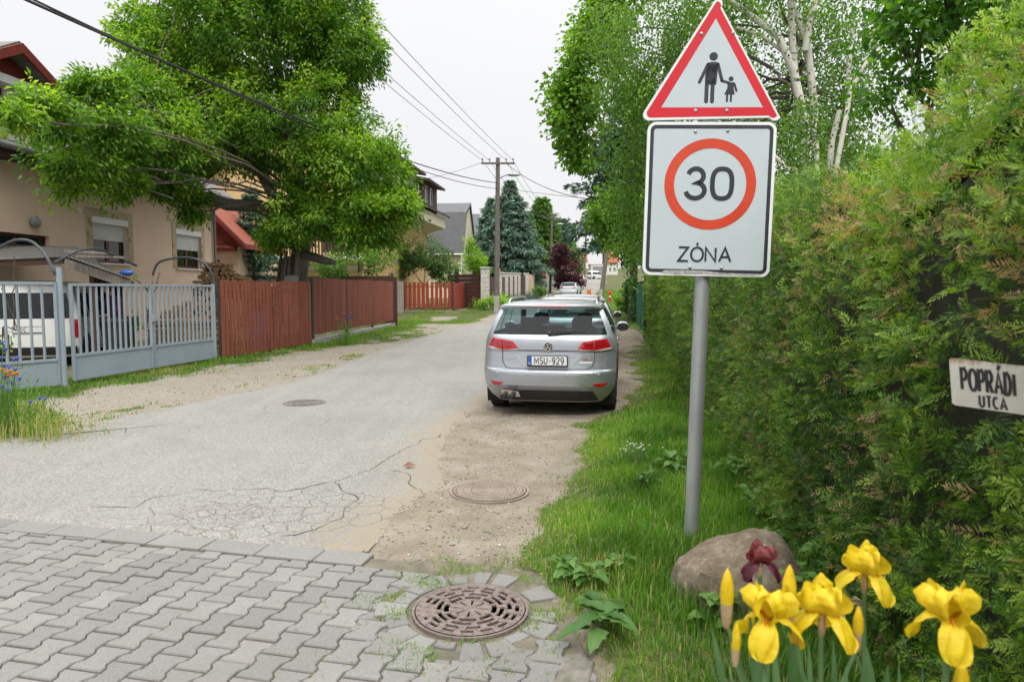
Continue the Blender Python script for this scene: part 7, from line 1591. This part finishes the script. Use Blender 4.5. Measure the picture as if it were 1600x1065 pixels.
def leaf_fan(name, spec, label):
    ref = Vector((A(spec[0][0], 1000, spec[0][2]).x, spec[0][2], 0)); t = empty(name, ref, 0, label, 'iris leaves', 'iris leaf fans')
    V = []; F = []; T = []
    for (px, py, D, pb, wd, arch) in spec:
        tip = A(px, py, D)-ref; bx = A(pb, 1065, D)-ref; bx.z = 0; n_ = 14; base_i = len(V); side = Vector((rng.uniform(.7, 1), rng.uniform(-.5, .5), 0)).normalized()
        for i in range(n_+1):
            q_ = i/n_; c = bx.lerp(tip, q_)+Vector((0, 0, arch*math.sin(q_*math.pi)))+side*.02*math.sin(q_*3); w_ = wd/2*(min(1, (1-q_)*3.2)**.6 if q_ < 1 else 0)+.0008
            fold = Vector((-side.y, side.x, 0))*w_*.25
            V += [tuple(c-side*w_), tuple(c+fold), tuple(c+side*w_)]; T += [.35+.3*q_, .5+.3*q_, .62+.2*q_]
        F += [(base_i+3*i+j, base_i+3*i+j+1, base_i+3*i+j+4, base_i+3*i+j+3) for i in range(n_) for j in (0, 1)]
    o_ = npmesh('blades', V, F, irl, t, tint=T, smooth=True); return t
iris(1201, 968, 1.42, .70, -2.1, 'yellow iris with spread petals, leftmost open bloom below the boulder', [(1136, 925, .95, 1), (1150, 1000, .7, 1)])
iris(1285, 958, 1.45, .70, -.95, 'yellow iris leaning left in the middle of the three lower blooms', [(1233, 920, 1.0, 1), (1341, 975, .75, 1)])
iris(1352, 895, 1.62, .66, -1.15, 'tall yellow iris standing farthest back, topmost of the yellow blooms', [(1318, 935, .6, 0)])
iris(1482, 968, 1.26, .66, -1.9, 'big yellow iris by itself toward the right edge', [(1502, 1070, .95, 1)])
iris(1188, 878, 1.95, .56, -.6, 'single dark maroon iris in front of the boulder', [(1215, 935, .6, 0)], mar, pnk)
leaf_fan('iris_leaf_fan', [(1168, 950, 1.45, 1215, .030, .0), (1110, 980, 1.5, 1190, .024, .02), (1235, 940, 1.55, 1225, .03, 0), (1248, 975, 1.5, 1240, .034, 0), (1205, 985, 1.42, 1235, .03, 0), (1140, 1050, 1.4, 1190, .03, .05), (1190, 1030, 1.38, 1200, .02, 0)], 'grey-green sword leaves under the leftmost yellow iris')
leaf_fan('iris_leaf_fan', [(1300, 1000, 1.5, 1290, .022, 0), (1262, 1005, 1.46, 1272, .03, 0), (1385, 1040, 1.45, 1352, .036, .10), (1352, 1010, 1.45, 1368, .036, .06), (1402, 1035, 1.42, 1395, .02, 0), (1320, 1040, 1.4, 1325, .02, 0)], 'arching sword leaves under the middle irises')
leaf_fan('iris_leaf_fan', [(1497, 1000, 1.28, 1495, .014, 0), (1440, 1040, 1.5, 1436, .02, 0), (1545, 1050, 1.3, 1530, .018, 0)], 'few narrow sword leaves under the big right-hand iris')
# broad-leaved weeds
wdm = leafmat('weed_leaf', (.03, .085, .016), (.07, .165, .03), (.15, .27, .06), .35); dockm = leafmat('dock_leaf', (.018, .06, .012), (.045, .12, .022), (.10, .20, .045), .3)
def weed(px, py, n_, L, W, label, mat_, hgt=.10, up=.4, cat='weed'):
    g = G(px, py); t = empty('weed_plant', (g.x, g.y, 0), 0, label, cat, 'broad-leaved weeds in the verge'); V = []; F = []; T = []
    for k_ in range(n_):
        az = rng.uniform(0, 6.28); d = Vector((math.cos(az), math.sin(az), 0)); s = Vector((-d.y, d.x, 0)); Lk = L*rng.uniform(.6, 1.2); u0 = up*rng.uniform(.5, 1.4); b0_ = d*.015+Vector((rng.normal(0, hgt*.25), rng.normal(0, hgt*.25), hgt*rng.uniform(.1, 1))); bi = len(V); tt_ = rng.uniform(.3, .75); ph = rng.uniform(0, 6)
        for i in range(11):
            q_ = i/10; c = b0_+d*Lk*q_+Vector((0, 0, Lk*(u0*q_-.9*u0*q_*q_-.15*q_*q_))); w_ = W*Lk*(math.sin(min(q_*1.03, 1)**.75*3.1)**.75 if 0 < q_ < .99 else .04)*(1+.16*math.sin(i*2.6+ph))
            for j, x_ in enumerate((-1, -.5, 0, .5, 1)): V.append(tuple(c+s*w_*x_+Vector((0, 0, w_*(.22*abs(x_)+.12*math.sin(i*1.9+j*2+ph)*abs(x_))+.07)))); T.append(tt_+.12*abs(x_)-(.0 if j != 2 else -.15))
        F += [(bi+5*i+j, bi+5*i+j+1, bi+5*i+j+6, bi+5*i+j+5) for i in range(10) for j in range(4)]
    npmesh('leaves', V, F, mat_, t, tint=np.clip(T, 0, 1), smooth=True); return t
weed(938, 1000, 13, .19, .22, 'dark jagged dock rosette sprawling over the pavement edge', dockm, .07, .5)
weed(930, 978, 8, .15, .22, 'small dock leaves at the back of the big rosette', dockm, .05, .6)
weed(885, 912, 22, .09, .30, 'low leafy weed beside the drain cover', wdm, .07, .6)
weed(925, 925, 16, .09, .32, 'leafy weed between the drain and the grass', wdm, .08, .6)
weed(970, 905, 12, .08, .34, 'small round-leaved weed near the pole foot', wdm, .06, .7)
weed(1120, 990, 16, .08, .42, 'round-leaved mallow in front of the boulder', wdm, .14, .7)
weed(1245, 870, 22, .10, .44, 'grey-green mallow leaves right of the boulder', wdm, .22, .7)
weed(1295, 930, 26, .10, .44, 'mallow leaves under the topmost yellow iris', wdm, .28, .6)
weed(1360, 990, 26, .09, .42, 'mallow leaves at the hedge foot behind the irises', wdm, .28, .6)
weed(1250, 1010, 22, .09, .40, 'mallow leaves between the two lower irises', wdm, .30, .6)
weed(1050, 745, 12, .14, .30, 'pale broad-leaved plantain in the tall grass', wdm, .10, .8)
weed(1075, 735, 9, .12, .32, 'pale plantain beside the pole in the tall grass', wdm, .10, .8)
weed(1010, 770, 12, .12, .26, 'dandelion leaves in the grass', wdm, .08, .8)
weed(1150, 760, 14, .13, .30, 'leafy weed at the hedge foot behind the pole', wdm, .15, .8)
weed(1190, 830, 16, .11, .36, 'leafy weed at the hedge foot above the boulder', wdm, .2, .8)
# dandelion clocks and small white flowers
fluff = M('dandelion_fluff', (.62, .62, .58), (.5, .5, .47), .95, 60); 
for (px, py, D, lab) in ((968, 716, 6.3, 'white dandelion clock above the grass, upper one'), (961, 722, 6.2, 'white dandelion clock above the grass, lower left one'), (984, 656, 8.2, 'white dandelion clock by the dirt edge near the car')):
    q = A(px, py, D); t = empty('dandelion', (q.x, D, 0), 0, lab, 'flower'); MB().tube([(0, 0, 0), (.01, 0, q.z*.6), (0, 0, q.z)], .003, 5).build('stem', stm, t); b = MB()
    for d in nrm(rng.normal(size=(60, 3))): b.beam((0, 0, q.z), tuple(d*.026+np.array([0, 0, q.z])), .004, .004)
    b.build('seed_head', fluff, t)
q = G(995, 735); t = empty('white_flower_cluster', (q.x, q.y, 0), 0, 'sprig of tiny white flowers in the tall grass', 'flower'); b = MB(); s_ = MB()
for k_ in range(26): c = Vector((rng.normal(0, .07), rng.normal(0, .04), .22+rng.normal(0, .02))); b.ball(c, .0085, 6, 4, (1, 1, .5)); s_.tube([(c.x*.3, c.y*.3, 0), c], .0015, 4)
b.build('blossoms', fluff, t); s_.build('stems', stm, t)
# cornflower clumps
blu = petalmat('cornflower_petal', (.08, .10, .52), (.14, .14, .62)); org2 = petalmat('orange_petal', (.66, .20, .006), (.72, .30, .01))
def flower_clump(g, n_, hgt, spread, blues, oranges, label, sz=.02, dry=0):
    t = empty('cornflower_clump', g, 0, label, 'flowers', 'wild flower clumps by the fence'); x = rng.normal(0, spread, n_); y = rng.normal(0, spread*.7, n_)
    blades('stems', x, y, np.full(n_, hgt)*rng.uniform(.4, 1.05, n_), np.full(n_, .007), .2+.4*rng.random(n_)+dry, gmat, .45, np.zeros(n_)).parent = t
    leaves('leaves', np.stack([x, y, rng.random(n_)*hgt*.8], -1), rng.normal(size=(n_, 3))+np.array([0, 0, .8]), .09, .014, .3+.3*rng.random(n_), lm_mid, t)
    for kind, pts, mt in (('blue_flower', blues, blu), ('orange_flower', oranges, org2)):
        for p in pts:
            b = MB(); c = Vector(p)-Vector(g)
            for k_ in range(11):
                a_ = k_*.571+rng.normal(0, .1); d = Vector((math.cos(a_), math.sin(a_)*.8-.2, .55+.3*math.sin(k_*2))).normalized(); sd = d.cross(Vector((0, 0, 1))).normalized()*sz*.42
                b.add([c, c+d*sz*.8+sd, c+d*sz*1.35, c+d*sz*.8-sd], [(0, 1, 2, 3)])
            b.ball(c-Vector((0, 0, sz*.3)), sz*.4, 7, 5); fo = b.build(kind, mt, t); MB().tube([(c.x*.4, c.y*.4, 0), c-Vector((0, 0, sz*.5))], .003, 4).build('flower_stem', stm, fo)
bl_ = [A(px, py, 7.5+rng.normal(0, .12)) for px, py in ((4, 536), (9, 546), (2, 560), (22, 562), (14, 575), (28, 560), (7, 590), (18, 598), (30, 592), (4, 604), (12, 610), (24, 578), (6, 572), (62, 622), (70, 624), (48, 628))]
og_ = [A(px, py, 7.4+rng.normal(0, .08)) for px, py in ((3, 578), (9, 583), (16, 580), (22, 585), (27, 583), (12, 588))]
flower_clump((A(0, 600, 7.5).x-.08, 7.5, 0), 260, .95, .22, bl_, og_, 'big clump of blue cornflowers and orange blooms at the left edge', .026)
flower_clump((A(50, 660, 7.3).x, 7.3, 0), 300, .42, .3, [], [], 'dry grassy tuft with pale stems at the left road edge', .02, .55)
g = A(535, 512, 19.9); flower_clump((g.x+.16, 19.6, 0), 150, .8, .16, [A(px, py, 19.6) for px, py in ((541, 492), (546, 497), (550, 500), (543, 501), (537, 495), (548, 494))], [A(px, py, 19.6) for px, py in ((525, 496), (538, 490), (528, 499), (540, 503))], 'small clump of orange and violet flowers in front of the long picket fence', .035)
g = A(740, 480, 43); flower_clump((g.x, 43.5, 0), 160, .8, .35, [], [], 'spiky grey-green yucca-like tuft by the bright red fence')
# fallen leaf, stray stones
g = G(640, 733); t = leaves('dry_leaf', [(g.x-.06, g.y, .035)], [(1, .2, .1)], .12, .06, [.5], M('dead_leaf', (.22, .12, .07), (.14, .07, .04), .8, 20), None, np.array([[.1, -.6, .8]]), .3, .1); tag(t, 'single dry brown leaf lying on the asphalt', 'leaf')
oldc = M('old_concrete', (.20, .185, .16), (.11, .105, .085), .95, 14, bumpv=.7, bscale=50)
def slab_(px, py, w_, d_, h_, rot, label):
    g = G(px, py); poly_ = [(-w_, -d_*.8), (-w_*.2, -d_), (w_*.9, -d_*.7), (w_, d_*.5), (w_*.3, d_), (-w_*.8, d_*.8)]; mb = MB(); mb.prism(poly_, lambda a, b_, t: (a*(1-.06*(t > 0)), b_*(1-.06*(t > 0)), t), -.05, h_); o_ = mb.build('kerb_stone', oldc, None, bevel=.008, loc=(g.x, g.y, 0), rot=(.03, -.04, rot)); tag(o_, label, 'stone')
slab_(936, 950, .06, .15, .035, -.35, 'broken grey kerb stone between the weeds and the grass')
slab_(898, 1045, .08, .15, .004, -.2, 'grey edging stone half under the dock leaves')
